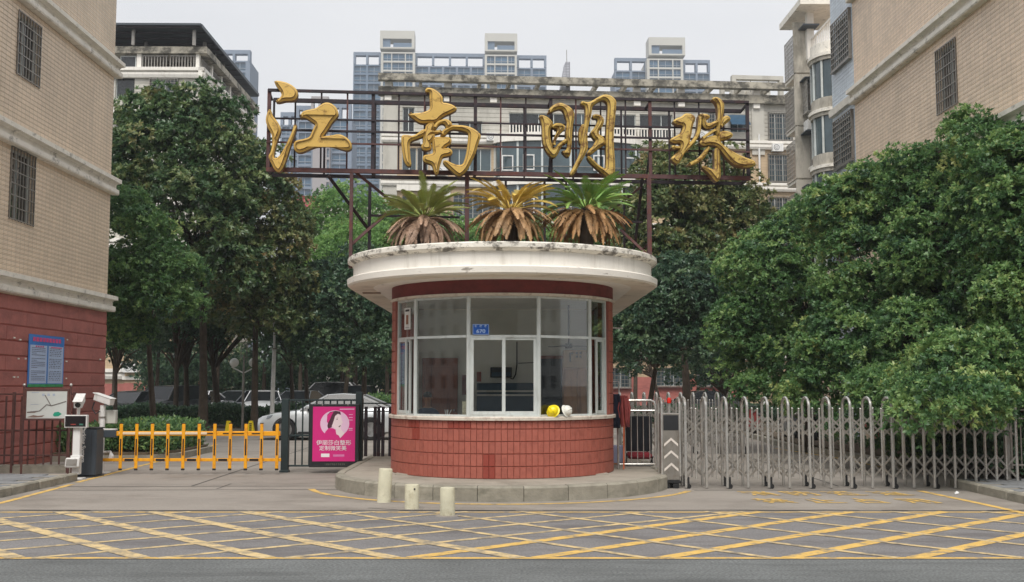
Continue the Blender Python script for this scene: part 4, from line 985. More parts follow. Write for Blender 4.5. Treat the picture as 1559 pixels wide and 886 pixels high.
# plastered lining of the room
YI = 22.3
sweep([(BR - .165, ZB), (BR - .165, ZS0), (BR - .175, ZS0), (BR - .175, ZB)], yb=YI).build('inner_lining', M['inwall'], gh)
sweep([(BR - .205, ZH - .01), (BR - .205, ZR), (BR - .215, ZR), (BR - .215, ZH - .01)], yb=YI).build('inner_lining', M['inwall'], gh)
for s in (-1, 1):
    pa = [(BX + s * rr_ * math.sin(R(a)), BY - rr_ * math.cos(R(a))) for rr_, aa in ((BR - .204, np.linspace(AW, 90, 6)), (BR - .215, np.linspace(90, AW, 6))) for a in aa]; MB().prism(pa, ZS1, ZH - .012).build('inner_lining', M['inwall'], gh)
MB().box(BX - 1.8, BX + 1.8, BY - 1.2, YI, ZB - .01, ZB + .02).build('floor', M['slab'], gh)
MB().prism([(x, y) for x, y, z in dring(BR - .22, 0, 24, YI)], ZH + .06, ZH + .09).build('ceiling', M['inwall'], gh)
MB().box(BX - 1.85, BX + 1.85, YI, YI + .1, ZB, ZH + .05).build('back_wall', M['inwall'], gh)
for s in (-1, 1): MB().box(BX + s * 1.79, BX + s * 1.81, BY, YI, ZB, ZS1).build('inner_wall', M['inwall'], gh)
def bk(px, py, off=0): p = at(px, py, YI - off); return p.x, p.z
# doors on the back wall
x0, z1 = bk(643, 545, .05); x1, _ = bk(697, 545, .05)
mb = MB(); mb.bbox(x0, x1, YI - .06, YI - .003, ZB, z1, .008); dr = mb.build('door', M['wood'], gh, label='brown wooden door seen through the left window')
mb = MB()
for (a, b, c, d) in ((.12, .88, .55, .92), (.12, .88, .08, .45)):
    X0, X1, Z0, Z1 = x0 + (x1 - x0) * a, x0 + (x1 - x0) * b, ZB + (z1 - ZB) * c, ZB + (z1 - ZB) * d
    MB().bbox(X0, X1, YI - .072, YI - .061, Z0, Z1, .01).build('door_panel', M['wood'], dr)
mb = MB(); mb.sphere((x1 - .07, YI - .11, ZB + 1.0), .025, 8, 6).build('door_knob', M['steel'], dr)
x0, z1 = bk(822, 546, .1); x1, _ = bk(856, 546, .1)
mb = MB(); mb.box(x0, x1, YI - .09, YI - .01, ZB, z1).build('doorway', M['darkroom'], gh)  # solid dark slab; the unlit room beyond is only its colour
mb = MB(); mb.box(x1, x1 + .07, YI - .1, YI - .01, ZB, z1 + .06); mb.box(x0, x1, YI - .1, YI - .01, z1, z1 + .06); mb.build('door_frame', M['wood'], gh)

# windows: flat bays between mullions on the circle
RW = 1.93
BA = [-69.5, -48.6, -16.2, 18.4, 50.2, 68.5]
def wp(a, r_=RW): return Vector((BX + r_ * math.sin(R(a)), BY - r_ * math.cos(R(a)), 0))
def panel(a0, a1):
    p0, p1 = wp(a0), wp(a1); d = (p1 - p0); ln_ = d.length; d.normalize(); n_ = Vector((d.y, -d.x, 0))   # n_ points outward
    return lambda u, z, dd: p0 + d * u + n_ * (-dd) + Vector((0, 0, z)), ln_
ZT = 2.535
for k, (a0, a1) in enumerate(zip(BA[:-1], BA[1:])):
    P, ln_ = panel(a0, a1); t = .028
    z0, z1 = ZS1 + .003, ZH - .036
    fr = MB()
    for (a, b, c, d) in ((0, ln_, z1 - .035, z1), (0, ln_, ZT - .02, ZT + .022), (0, ln_, z0, z0 + .03)): box_p(fr, P, a + .001, b - .001, c, d, -.022, .028)
    for u in (t / 2, ln_ - t / 2): box_p(fr, P, u - t / 2, u + t / 2, z0 + .0, z1, -.026, .032)
    wn = fr.build('window', M['alu'], gh)
    q = MB(); box_p(q, P, t, ln_ - t, ZT + .022, z1 - .035, -.003, .003); q.build('pane', M['glass'], wn)
    if k in (0, 2, 4):   # sliding sashes
        for s_, (ua, ub, dd) in enumerate(((t, ln_ / 2 + .03, -.018), (ln_ / 2 - .03, ln_ - t, .012))):
            if k == 0 and s_ == 0: ua, ub = t, ln_ * .52
            if k == 0 and s_ == 1: ua, ub = ln_ * .2, ln_ * .66
            if k == 4 and s_ == 0: ua, ub = ln_ * .35, ln_ * .8
            sw = .055 if k == 2 else .05; za, zb_ = z0 + .031, ZT - .021; mb = MB()
            for (a, b, c, d) in ((ua, ub, za, za + sw), (ua, ub, zb_ - sw * .7, zb_), (ua, ua + sw, za + sw, zb_ - sw * .7), (ub - sw, ub, za + sw, zb_ - sw * .7)): box_p(mb, P, a, b, c, d, dd - .012, dd + .012)
            sh = mb.build('sash', M['alu'], wn)
            q = MB(); box_p(q, P, ua + sw, ub - sw, za + sw, zb_ - sw * .7, dd - .003, dd + .003); q.build('pane', M['glass'], wn)
    else:
        q = MB(); box_p(q, P, t, ln_ - t, z0 + .03, ZT - .02, -.003, .003); q.build('pane', M['glass'], wn)
for a in BA[1:-1]:
    p = wp(a, RW + .012); mb = MB(); mb.cyl((p.x, p.y, ZS1 + .002), (p.x, p.y, ZH - .04), .034, 8); mb.build('mullion', M['alu'], gh)

# canopy: round front, straight sides running back
CR = 2.79
cp = thing('canopy', 'white plastered canopy with two mouldings and mouldy rim on top of the gatehouse', 'canopy', (BX, BY, ZR))
sweep([(BR - .1, ZR + .03), (CR - .03, ZR + .05), (CR, ZR + .07), (CR + .01, ZR + .165), (CR - .03, ZR + .185), (CR - .10, ZR + .19), (CR - .2, ZR + .19), (BR - .1, ZR + .19)], 64, 27.8).build('lower_moulding', M['chip'], cp, smooth=True)
MB().prism([(x, y) for x, y, z in dring(CR - .035, 0, 64, 27.8)], ZR + .04, ZR + .06).build('soffit', M['soffit'], cp)
sweep([(CR - .10, ZR + .185), (CR - .10, ZR + .43), (CR - .22, ZR + .43), (CR - .22, ZR + .185)], 64, 27.8).build('fascia', M['white'], cp, smooth=True)
sweep([(CR - .10, ZR + .42), (CR - .03, ZR + .445), (CR + .0, ZR + .47), (CR + .0, ZR + .54), (CR - .03, ZR + .56), (CR - .2, ZR + .565), (CR - .25, ZR + .43)], 64, 27.8).build('upper_moulding', M['rim'], cp, smooth=True)
MB().prism([(x, y) for x, y, z in dring(CR - .16, 0, 40, 27.8)], ZR + .19, ZR + .47).build('roof_soil', M['soil'], cp)
# crack and broken patch under the left eave, one plain brown
mb = MB(); p = at(570, 444, 20.3); mb.bbox(p.x - .22, p.x + .12, p.y - .06, p.y + .06, ZR + .015, ZR + .045, .01); mb.build('vent', mat('vent_brown', srgb(150, 132, 116), .9), cp)

# number plate and small notice
P, ln_ = panel(BA[2], BA[3])
npz = thing('number_plate', 'small blue number plate reading 670 above the sliding window', 'sign', P(.2, 2.55, -.04))
u0 = .065; mb = MB(); box_p(mb, P, u0, u0 + .27, 2.56, 2.735, -.045, -.036); mb.build('plate', mat('blue_enamel', srgb(22, 86, 176), .35, var=.04), npz)
lt = mat('white_enamel', srgb(190, 214, 240), .4, var=.02)
def put_text(s, size, m_, P, u, z, off, par, name='lettering', bold=0, sx=1.0, space=1.0, align='CENTER', rotz=0):
    me = text_mesh(name, s, size, m_, extrude=.001, bold=bold, space=space, align=align)
    c, s_ = math.cos(rotz), math.sin(rotz)
    W = world_of(par).inverted()
    for v in me.vertices:
        x, y = v.co.x * sx, v.co.y; x, y = x * c - y * s_, x * s_ + y * c
        v.co = W @ P(u + x, z + y, off - v.co.z)
    return link(name, me, par)
put_text('670', .08, lt, P, u0 + .135, 2.615, -.048, npz, bold=.001, sx=1.25)
for k, ch in enumerate('环城路'): put_text(ch, .038, lt, P, u0 + .055 + .08 * k, 2.697, -.048, npz, bold=.002)
mb = MB()
for (a, b, c, d) in ((.005, .265, 2.565, 2.57), (.005, .265, 2.726, 2.731), (.005, .01, 2.57, 2.726), (.26, .265, 2.57, 2.726)): box_p(mb, P, u0 + a, u0 + b, c, d, -.0475, -.0455)
mb.build('border', lt, npz)
P, ln_ = panel(BA[0], BA[1])
nt_ = thing('notice', 'narrow white notice with a small brown picture in the upper left window pane', 'notice', P(.3, 2.7, -.01))
x = .25; mb = MB(); box_p(mb, P, x, x + .23, 2.69, 3.06, -.012, -.006); mb.build('paper', M['whitep'], nt_)
mb = MB(); box_p(mb, P, x + .07, x + .15, 2.78, 2.94, -.016, -.0125); mb.build('picture', mat('brown_picture', srgb(140, 92, 66), .5, var=.4, scale=20), nt_)
mb = MB(); box_p(mb, P, x + .04, x + .19, 3.0, 3.035, -.016, -.0125); box_p(mb, P, x + .04, x + .19, 2.72, 2.726, -.016, -.0125); mb.build('print', M['black'], nt_)

# ---- things inside
def inside(px, py, Y): return at(px, py, Y)
x0, z1 = inside(858, 560, 21.6).x, inside(858, 560, 21.6).z; x1 = inside(890, 560, 21.6).x + .12
wd = thing('wardrobe', 'plain tan wooden cupboard inside the gatehouse by the right window', 'cupboard', ((x0 + x1) / 2, 21.8, ZB))
MB().bbox(x0, x1, 21.6, 22.25, ZB, z1, .01).build('carcass', M['wood2'], wd)
for a, b in ((0, .5), (.5, 1)): MB().bbox(x0 + .02 + (x1 - x0 - .04) * a + .004, x0 + .02 + (x1 - x0 - .04) * b - .004, 21.58, 21.599, ZB + .08, z1 - .03, .004).build('door', M['wood2'], wd)
ct = thing('cardboard_box', 'printed cardboard box lying on top of the tan cupboard', 'box', ((x0 + x1) / 2, 21.8, z1))
zc3 = inside(860, 533, 21.6).z
MB().bbox(x0 - .0, x1 + .02, 21.6, 22.1, z1 + .002, zc3, .008).build('carton', M['carton'], ct)
mb = MB(); w_ = x1 - x0
mb.box(x0 + .22 * w_, x0 + .28 * w_, 21.597, 21.5995, z1 + .12, z1 + .30)
mb.box(x0 + .28 * w_, x0 + .36 * w_, 21.597, 21.5995, z1 + .27, z1 + .31)
for i in (0, 1):
    for j in (0, 1): mb.box(x0 + (.45 + .14 * i) * w_, x0 + (.53 + .14 * i) * w_, 21.597, 21.5995, z1 + .2 + .07 * j, z1 + .245 + .07 * j)
mb.build('print', M['black'], ct)
x0, x1 = inside(726, 580, 22.0).x, inside(812, 580, 22.0).x
bc = thing('cabinet', 'low dark blue cabinet with two pale rails behind the sliding window', 'cabinet', ((x0 + x1) / 2, 22, ZB))
zt_ = inside(760, 583, 22).z; MB().bbox(x0, x1, 21.9, 22.28, ZB, zt_, .01).build('carcass', M['navy'], bc)
for py in (595.5, 601.5): z = inside(760, py, 21.88).z; MB().box(x0, x1, 21.86, 21.899, z - .018, z + .018).build('rail', M['whitep'], bc)
tvx = inside(748, 568, 22.2); sc2 = thing('picture', 'small framed blue picture on the wall above the blue cabinet', 'picture', tvx)
MB().bbox(tvx.x - .02, tvx.x + .42, 22.25, 22.295, tvx.z - .09, tvx.z + .12, .008).build('frame', M['greyp'], sc2); MB().box(tvx.x + .01, tvx.x + .39, 22.243, 22.249, tvx.z - .06, tvx.z + .02).build('print', M['navy'], sc2)
pw = inside(710, 586, 22.28); ca = thing('calendar', 'dark red calendar hanging on the wall beside the brown door', 'calendar', pw)
MB().box(pw.x - .09, pw.x + .07, 22.28, 22.295, pw.z - .2, pw.z + .2).build('sheet', mat('dark_red_print', srgb(112, 40, 44), .5, var=.5, scale=12), ca); MB().box(pw.x - .0, pw.x + .07, 22.272, 22.279, pw.z - .16, pw.z + .12).build('figure_print', M['palepink'], ca)
pw = inside(731, 572, 22.28); cb_ = thing('calendar', 'small red wall notice left of the framed blue picture', 'notice', pw); MB().box(pw.x - .07, pw.x + .02, 22.28, 22.295, pw.z - .12, pw.z + .08).build('sheet', M['redwall'], cb_)
# hose hanging on the wall
p0 = inside(787, 525, 22.25); hs_ = thing('cable', 'dark cable hanging on the wall behind the right sash', 'cable', p0)
MB().tube([inside(787, 520, 22.25), inside(787, 555, 22.25), inside(785, 570, 22.25), inside(781, 577, 22.25), inside(777, 576, 22.25)], .014, 6).build('cord', M['black'], hs_)
MB().tube([inside(789, 553, 22.25), inside(812, 552, 22.25)], .008, 6).build('cord', M['black'], hs_)
# hanging fan, seen dark under the ceiling at the right
pf = inside(866, 527, 20.9); fn = thing('ceiling_fan', 'dark ceiling fan blades above the cardboard box', 'fan', pf)
MB().cyl((pf.x, pf.y, pf.z), (pf.x, pf.y, ZH + .05), .015, 8).build('rod', M['black'], fn); MB().cyl((pf.x, pf.y, pf.z - .04), (pf.x, pf.y, pf.z + .05), .07, 12).build('motor', M['black'], fn)
for k in range(3):
    a = R(15 + 120 * k); MB().bar((pf.x + .06 * math.cos(a), pf.y + .06 * math.sin(a), pf.z), (pf.x + .5 * math.cos(a), pf.y + .5 * math.sin(a), pf.z), .11, .012).build('blade', M['black'], fn)
# helmets on the inner ledge, stack of papers, pens
led = MB(); led.prism([(x, y) for x, y, z in dring(1.86, 0, 30, BY + .2)] + [(x, y) for x, y, z in dring(1.35, 0, 30, BY + .2)][::-1], 1.16, 1.2); led.build('desk', M['wood2'], gh)
def helmet(px, py, Y, m_, label, tilt, roll, s=1.0):
    p = at(px, py, Y); t_ = thing('hard_hat', label, 'hard hat', (p.x, p.y, ZS1 + .006), 0)
    mb = MB(); n_ = 20; vs = []
    prof = [(.001, .135), (.05, .13), (.09, .108), (.115, .07), (.125, .03), (.127, 0)]
    mb.lathe([(r_ * s, z * s) for r_, z in prof], n=n_)
    mb.lathe([(.127 * s, 0), (.155 * s, -.008 * s), (.153 * s, -.014 * s), (.12 * s, -.004 * s)], n=n_)
    Mx = Matrix.Translation((0, 0, .115 * s)) @ Matrix.Rotation(R(roll), 4, 'Y') @ Matrix.Rotation(R(tilt), 4, 'X')
    mb.xform(Mx); o = mb.build('shell', m_, t_, smooth=True, local=True)
    rb_ = MB(); rb_.tube([(.0, -.12 * s, .04 * s), (0, -.08 * s, .12 * s), (0, 0, .143 * s), (0, .08 * s, .12 * s), (0, .12 * s, .04 * s)], .012 * s, 6); rb_.xform(Mx); rb_.build('ridge', m_, t_, smooth=True, local=True)
helmet(842, 630, 17.86, mat('yellow_helmet_plastic', srgb(246, 222, 20), .35, var=.03), 'yellow hard hat lying tilted on the white sill against the right window', 55, -40, .74)
helmet(862, 630, 17.96, mat('white_helmet_plastic', srgb(228, 228, 220), .4, var=.03), 'white hard hat lying tipped beside the yellow one on the sill', 30, 62, .72)
p = at(711, 630, 18.1); sk = thing('paper_stack', 'stack of cream booklets on the ledge beside the sliding window', 'papers', (p.x, p.y, 1.2))
pm = mat('cream_paper', srgb(224, 216, 190), .8, var=.05)
for k in range(9): MB().bbox(p.x - .075 + random.uniform(-.004, .004), p.x + .06, p.y - .06, p.y + .08, 1.2 + k * .03, 1.2 + k * .03 + .026, .003).build('booklet', pm, sk)
p = at(680, 628, 18.2); pn = thing('pen_pot', 'pot of white pens standing inside the left window', 'pen pot', (p.x, p.y, 1.2))
mb = MB(); mb.lathe([(.0, 0), (.035, 0), (.04, .05), (.034, .05), (.03, .01)], p.x, p.y, 12, cz=1.2); mb.build('pot', M['greyp'], pn, smooth=True)
for k, (dx, tx) in enumerate(((-.01, -.02), (.005, .0), (.012, .01), (.02, .06))): MB().cyl((p.x + dx, p.y, 1.21), (p.x + dx + tx, p.y + .01, 1.33), .006, 6).build('pen', M['whitep'], pn)

# the seated guard, dim behind the left window
def skin_body(name, nodes, edges, m_, parent, sub=2, root=0):
    me = bpy.data.meshes.new(name); me.from_pydata([n_[0] for n_ in nodes], edges, []); o = bpy.data.objects.new(name, me); col.objects.link(o)
    sk_ = o.modifiers.new('skin', 'SKIN'); sk_.use_smooth_shade = True
    for i, n_ in enumerate(nodes):
        d = me.skin_vertices[0].data[i]; r_ = n_[1]; d.radius = r_ if isinstance(r_, tuple) else (r_, r_); d.use_root = (i == root)
    ss = o.modifiers.new('sub', 'SUBSURF'); ss.levels = sub; ss.render_levels = sub
    bpy.context.view_layer.update(); m2 = bpy.data.meshes.new_from_object(o.evaluated_get(bpy.context.evaluated_depsgraph_get())); bpy.data.objects.remove(o)
    m2.materials.clear(); m2.materials.append(m_); m2.name = name; m2.polygons.foreach_set('use_smooth', [True] * len(m2.polygons))
    return link(name, m2, parent)
gp = at(650, 600, 20.6); gx, gy = gp.x, 20.7
gd = thing('person', 'person in a blue shirt sitting inside the gatehouse in front of the brown door', 'person', (gx, gy, ZB + .02))
shirt = mat('blue_shirt', srgb(60, 84, 118), .85, var=.12, scale=8); skin = mat('skin', srgb(196, 142, 112), .55, var=.05); hairm = mat('black_hair', srgb(24, 22, 22), .6); trs = mat('dark_trousers', srgb(38, 40, 48), .85)
S = .46
nodes = [((0, 0, S + .08), (.16, .13)), ((0, 0, S + .28), (.15, .11)), ((0, -.01, S + .46), (.17, .11)), ((0, -.01, S + .56), (.09, .07)), ((0, -.02, S + .63), .052), ((0, -.04, S + .70), .062), ((0, -.03, S + .79), (.075, .09)), ((0, -.02, S + .86), .055),
 ((.17, -.01, S + .52), .06), ((.23, -.06, S + .30), .045), ((.16, -.26, S + .22), .036), ((.14, -.33, S + .22), .03), ((-.17, -.01, S + .52), .06), ((-.23, -.06, S + .30), .045), ((-.16, -.26, S + .22), .036), ((-.14, -.33, S + .22), .03),
 ((.10, -.02, S + .05), .095), ((.13, -.42, S + .05), .07), ((.13, -.42, .08), .045), ((.13, -.50, .045), .04), ((-.10, -.02, S + .05), .095), ((-.13, -.42, S + .05), .07), ((-.13, -.42, .08), .045), ((-.13, -.50, .045), .04)]
edges = [(0, 1), (1, 2), (2, 3), (3, 4), (4, 5), (5, 6), (6, 7), (3, 8), (8, 9), (9, 10), (10, 11), (3, 12), (12, 13), (13, 14), (14, 15), (0, 16), (16, 17), (17, 18), (18, 19), (0, 20), (20, 21), (21, 22), (22, 23)]
body = skin_body('body', nodes, edges, skin, gd)
body.data.materials.append(shirt); body.data.materials.append(trs)
for pl_g in body.data.polygons:
    c = pl_g.center
    if c.z < S + .12: pl_g.material_index = 2
    elif c.z < S + .60 and not (c.y < -.24): pl_g.material_index = 1
mb = MB(); mb.sphere((0, -.015, S + .835), (.082, .098, .075), 14, 9); hr = mb.build('hair', hairm, gd, smooth=True, local=True)
mb = MB(); mb.sphere((0, -.128, S + .775), (.012, .018, .02), 8, 6); mb.build('nose', skin, gd, smooth=True, local=True)
for s in (-1, 1):
    MB().sphere((s * .08, -.03, S + .78), (.012, .02, .03), 8, 6).build('ear', skin, gd, smooth=True, local=True)
    MB().sphere((s * .028, -.112, S + .795), (.011, .008, .006), 8, 6).build('eye', hairm, gd, smooth=True, local=True)
    # hand: palm and five fingers resting on the desk edge
    hb = (s * .14, -.35, S + .22); nn = [(hb, .024), ((s * .14, -.40, S + .215), .022)]; ee = [(0, 1)]
    for f_ in range(4):
        xo = s * .14 + (f_ - 1.5) * .019; L_ = (.055, .07, .066, .05)[f_]; b_ = len(nn)
        nn += [((xo, -.42, S + .212), .0085), ((xo, -.42 - L_ * .6, S + .20), .0078), ((xo, -.42 - L_, S + .175), .0065)]; ee += [(1, b_), (b_, b_ + 1), (b_ + 1, b_ + 2)]
    b_ = len(nn); nn += [((s * .105, -.385, S + .21), .0095), ((s * .095, -.415, S + .20), .008)]; ee += [(0, b_), (b_, b_ + 1)]
    skin_body('hand', nn, ee, skin, gd, 1)
MB().box(-.02, .02, 0, 0, 0, 0) if False else None
gd.rotation_euler = (0, 0, R(20))
stl = thing('stool', 'dark stool under the seated person in the gatehouse', 'stool', (gx, gy, ZB + .02)); MB().lathe([(.0, .46), (.17, .46), (.18, .44), (.17, .42), (0, .42)], n=20).build('seat', M['black'], stl, local=True)
for a in (45, 135, 225, 315): MB().cyl((.12 * math.cos(R(a)), .12 * math.sin(R(a)), .42), (.17 * math.cos(R(a)), .17 * math.sin(R(a)), 0), .012, 6).build('leg', M['black'], stl, local=True)

# ================================================================ ROOFTOP SIGN
SL, SR_ = at(407, 200, 19.25), at(1141, 215, 20.1)
th_s = math.atan2(SR_.y - SL.y, SR_.x - SL.x); FS = Frame(SL.x, SL.y, th_s); SWD = (SR_ - SL).xy.length
def PS(u, z, d): return FS.m @ Vector((u, d, z))
ups = lambda x, y, off=0: up(FS, x, y, off)
zb_s, zt_s = ups(407, 258)[1], ups(407, 137)[1]; print('sign', SWD, zb_s, zt_s, ups(1141, 272), ups(1141, 160))
sg = thing('rooftop_sign', 'gold calligraphy sign of four large characters on a rusty steel lattice above the gatehouse', 'sign', SL.xy.to_3d() + Vector((0, 0, zb_s)), th_s)
def sbar(a, b, w_, m_, name, d0=0, d1=None):
    d1 = d0 if d1 is None else d1; mb = MB(); mb.bar(PS(a[0], a[1], d0), PS(b[0], b[1], d1), w_, None, up=(0, 1, 0)); return mb.build(name, m_, sg)
H_s = zt_s - zb_s; DB = .42
for fz, w_, m_ in ((0, .075, 'rust'), (.345, .03, 'rust'), (.50, .036, 'rustdark'), (.645, .03, 'rustdark'), (1, .05, 'rustdark')):
    sbar((0, zt_s - H_s * (1 - fz) * 1.0 if False else zb_s + H_s * (1 - (1 - fz))), (SWD, zb_s + H_s * fz), w_, M[m_], 'rail', d0=.002 * fz)
for fz, w_ in ((0, .06), (.965, .07)): sbar((.05, zb_s + H_s * fz - .02), (SWD - .02, zb_s + H_s * fz - .02), w_, M['rustdark'], 'rear_rail', d0=DB)
npost = 20
for i in range(npost):
    u = .02 + (SWD - .04) * i / (npost - 1); heavy = i in (0, 4, 8, 11, 15, 19)
    sbar((u, zb_s - .03), (u, zt_s + .02), .06 if heavy else .028, M['rust'] if (i % 3 == 0) else M['rustdark'], 'post', d0=.04)
for i in range(0, npost, 2):
    u = .06 + (SWD - .1) * i / (npost - 1); sbar((u, zb_s), (u, zt_s - .05), .035, M['rustdark'], 'rear_post', d0=DB)
for i in (0, 4, 8, 11, 15, 19):
    u = .02 + (SWD - .04) * i / (npost - 1)
    sbar((u, zt_s - .02), (u, zt_s - .07), .035, M['rustdark'], 'tie', 0, DB); sbar((u, zb_s), (u, zb_s), .045, M['rustdark'], 'tie', 0, DB); sbar((u, zb_s + H_s * .5), (u, zb_s), .03, M['rustdark'], 'tie', 0, DB)
ZC = ZR + .50
for px, w_, m_, d_ in ((535, .06, 'rust', 0), (563, .055, 'rustdark', 1.0), (711, .075, 'rust', 0), (770, .045, 'rustdark', .6), (829, .045, 'rustdark', .6), (988, .08, 'rust', 0), (950, .04, 'rustdark', 1.0)):
    F_ = ups(px, 300, d_); sbar((F_[0], ZC - .1), (F_[0], zb_s + (.02 if d_ == 0 else -.02)), w_, M[m_], 'leg', d0=d_)
def sp(px, py, d): return ups(px, py, d)
def brace(a, b, w_, m_, da, db): 
    A, B = sp(*a, da), sp(*b, db); mb = MB(); mb.bar(PS(A[0], A[1], da), PS(B[0], B[1], db), w_, None, (0, 1, 0)); mb.build('brace', M[m_], sg)
brace((500, 268), (563, 352), .06, 'rustdark', .05, 1.0); brace((541, 262), (598, 308), .05, 'rust', .08, .5); brace((588, 326), (535, 372), .05, 'rust', .5, .1)
brace((563, 328), (700, 331), .04, 'rustdark', 1.0, 1.0); brace((978, 270), (966, 380), .05, 'rustdark', .1, 1.0); brace((975, 285), (930, 322), .04, 'rust', .1, .6); brace((940, 338), (978, 338), .035, 'rustdark', .8, .2)
brace((945, 350), (990, 392), .045, 'rust', .8, .05); brace((986, 372), (966, 392), .035, 'rust', .05, .7); brace((862, 275), (860, 365), .04, 'rustdark', .7, .7)
brace((711, 275), (711, 330), .03, 'rustdark', .1, .6)

gold = mat('gold_character_paint', srgb(218, 180, 98), .38, .25, var=.07, scale=2.5, dirt=srgb(120, 84, 48), damt=.75, dscale=(5, 5, 7), dlo=.55, dhi=.66, bump=.25, bscale=14)
gold2 = mat('dulled_gold_paint', srgb(208, 176, 96), .42, .25, var=.1, scale=3, dirt=srgb(116, 78, 44), damt=.85, dscale=(7, 7, 9), dlo=.5, dhi=.6, bump=.35, bscale=14)
goldside = mat('gold_edge_paint', srgb(134, 100, 60), .5, .2, var=.2, scale=6, dirt=srgb(96, 80, 70), damt=.7, dscale=(6, 6, 6))
def smooth_poly(pts, it=2):
    """round an outline but keep its sharp tips"""
    for _ in range(it):
        q = []; n_ = len(pts)
        for i in range(n_):
            a, b, c = Vector(pts[i - 1]), Vector(pts[i]), Vector(pts[(i + 1) % n_]); v1, v2 = (a - b), (c - b)
            ang = v1.angle(v2) if v1.length > 1e-6 and v2.length > 1e-6 else math.pi
            k = .25 if ang > R(70) else .1
            q.append(tuple(b + v1 * k)); q.append(tuple(b + v2 * k))
        pts = q
    return pts
def stroke_solid(outline, zoff, mats_, parent, wtype):
    c = bpy.data.curves.new('stroke', 'CURVE'); c.dimensions = '2D'; c.fill_mode = 'BOTH'
    s = c.splines.new('POLY'); s.points.add(len(outline) - 1)
    for p, (x, y) in zip(s.points, outline): p.co = (x, y, 0, 1)
    s.use_cyclic_u = True; c.extrude = .075; c.bevel_depth = .03; c.bevel_resolution = 0; c.offset = -.03
    o = bpy.data.objects.new('stroke', c); col.objects.link(o); bpy.context.view_layer.update()
    me = bpy.data.meshes.new_from_object(o.evaluated_get(bpy.context.evaluated_depsgraph_get())); bpy.data.objects.remove(o); bpy.data.curves.remove(c)
    return me
def character(strokes, ox, oy, lab, m_):
    sc_ = 886 / 160.0; alls = []
    mb = MB()
    for k, st in enumerate(strokes):
        pts = []
        for (x, y) in st: u, z = ups(ox + x / sc_, oy + y / sc_, -.16); pts.append((u, z))
        pts = smooth_poly(pts, 2); me = stroke_solid(pts, 0, None, None, 0)
        zo = -.16 - .012 * (k % 4) ; n0 = len(mb.v)
        for p in me.polygons: pass
        mb.v += [(v.co.x, zo - v.co.z, v.co.y) for v in me.vertices]
        for p in me.polygons:
            mb.f.append(tuple(i + n0 for i in p.vertices)); nz_ = p.normal.z
            mb.mi.append(1 if abs(nz_) < .35 or nz_ < -.3 else 0)
        # raised edge line following the outline
        bpy.data.meshes.remove(me)
        # the raised inner face of the stroke, leaving a stepped rim round it
        c = bpy.data.curves.new('face', 'CURVE'); c.dimensions = '2D'; c.fill_mode = 'BOTH'; s = c.splines.new('POLY'); s.points.add(len(pts) - 1)
        for p_, (x_, y_) in zip(s.points, pts): p_.co = (x_, y_, 0, 1)
        s.use_cyclic_u = True; c.extrude = .014; c.bevel_depth = .01; c.bevel_resolution = 0; c.offset = -.046
        oc = bpy.data.objects.new('face', c); col.objects.link(oc); bpy.context.view_layer.update()
        me = bpy.data.meshes.new_from_object(oc.evaluated_get(bpy.context.evaluated_depsgraph_get())); bpy.data.objects.remove(oc); bpy.data.curves.remove(c)
        n0 = len(mb.v); mb.v += [(v.co.x, zo - .112 - v.co.z, v.co.y) for v in me.vertices]
        for p in me.polygons: mb.f.append(tuple(i + n0 for i in p.vertices)); mb.mi.append(1 if abs(p.normal.z) < .9 else 0)
        bpy.data.meshes.remove(me)
    me = bpy.data.meshes.new('character'); 
    W = world_of(sg).inverted()
    vs = [W @ (FS.m @ Vector(v)) for v in mb.v]; me.from_pydata([tuple(v) for v in vs], [], mb.f); me.materials.append(m_); me.materials.append(goldside); me.polygons.foreach_set('material_index', mb.mi)
    bm = bmesh.new(); bm.from_mesh(me); bmesh.ops.remove_doubles(bm, verts=bm.verts, dist=1e-5); bmesh.ops.recalc_face_normals(bm, faces=bm.faces); bm.to_mesh(me); bm.free()
    me.polygons.foreach_set('use_smooth', [True] * len(me.polygons)); me.set_sharp_from_angle(angle=R(28))
    o = link('character', me, sg); o['label'] = lab; return o
J = [[(97,88),(112,80),(150,82),(215,98),(265,128),(298,165),(300,205),(280,238),(250,250),(195,248),(150,262),(118,262),(112,250),(135,238),(160,212),(163,190),(150,165),(122,130)],
 [(68,318),(80,340),(88,378),(125,418),(155,468),(158,505),(142,545),(122,600),(105,665),(98,715),(110,738),(145,715),(175,668),(215,590),(250,510),(275,455),(288,448),(290,480),(262,560),(235,640),(205,735),(180,805),(155,845),(130,850),(100,825),(80,780),(60,745),(52,715),(68,690),(82,640),(88,590),(82,535),(48,478),(28,420),(38,365),(55,325)],
 [(325,365),(345,338),(400,325),(445,318),(480,295),(520,268),(560,266),(600,285),(632,320),(645,365),(625,395),(590,430),(555,490),(510,552),(535,548),(590,542),(640,530),(690,545),(735,580),(755,620),(752,655),(720,672),(670,660),(600,635),(540,628),(470,632),(410,650),(360,678),(310,690),(275,672),(262,630),(270,600),(290,583),(350,572),(400,558),(415,520),(435,475),(450,450),(420,430),(370,395),(335,392),(318,400)]]
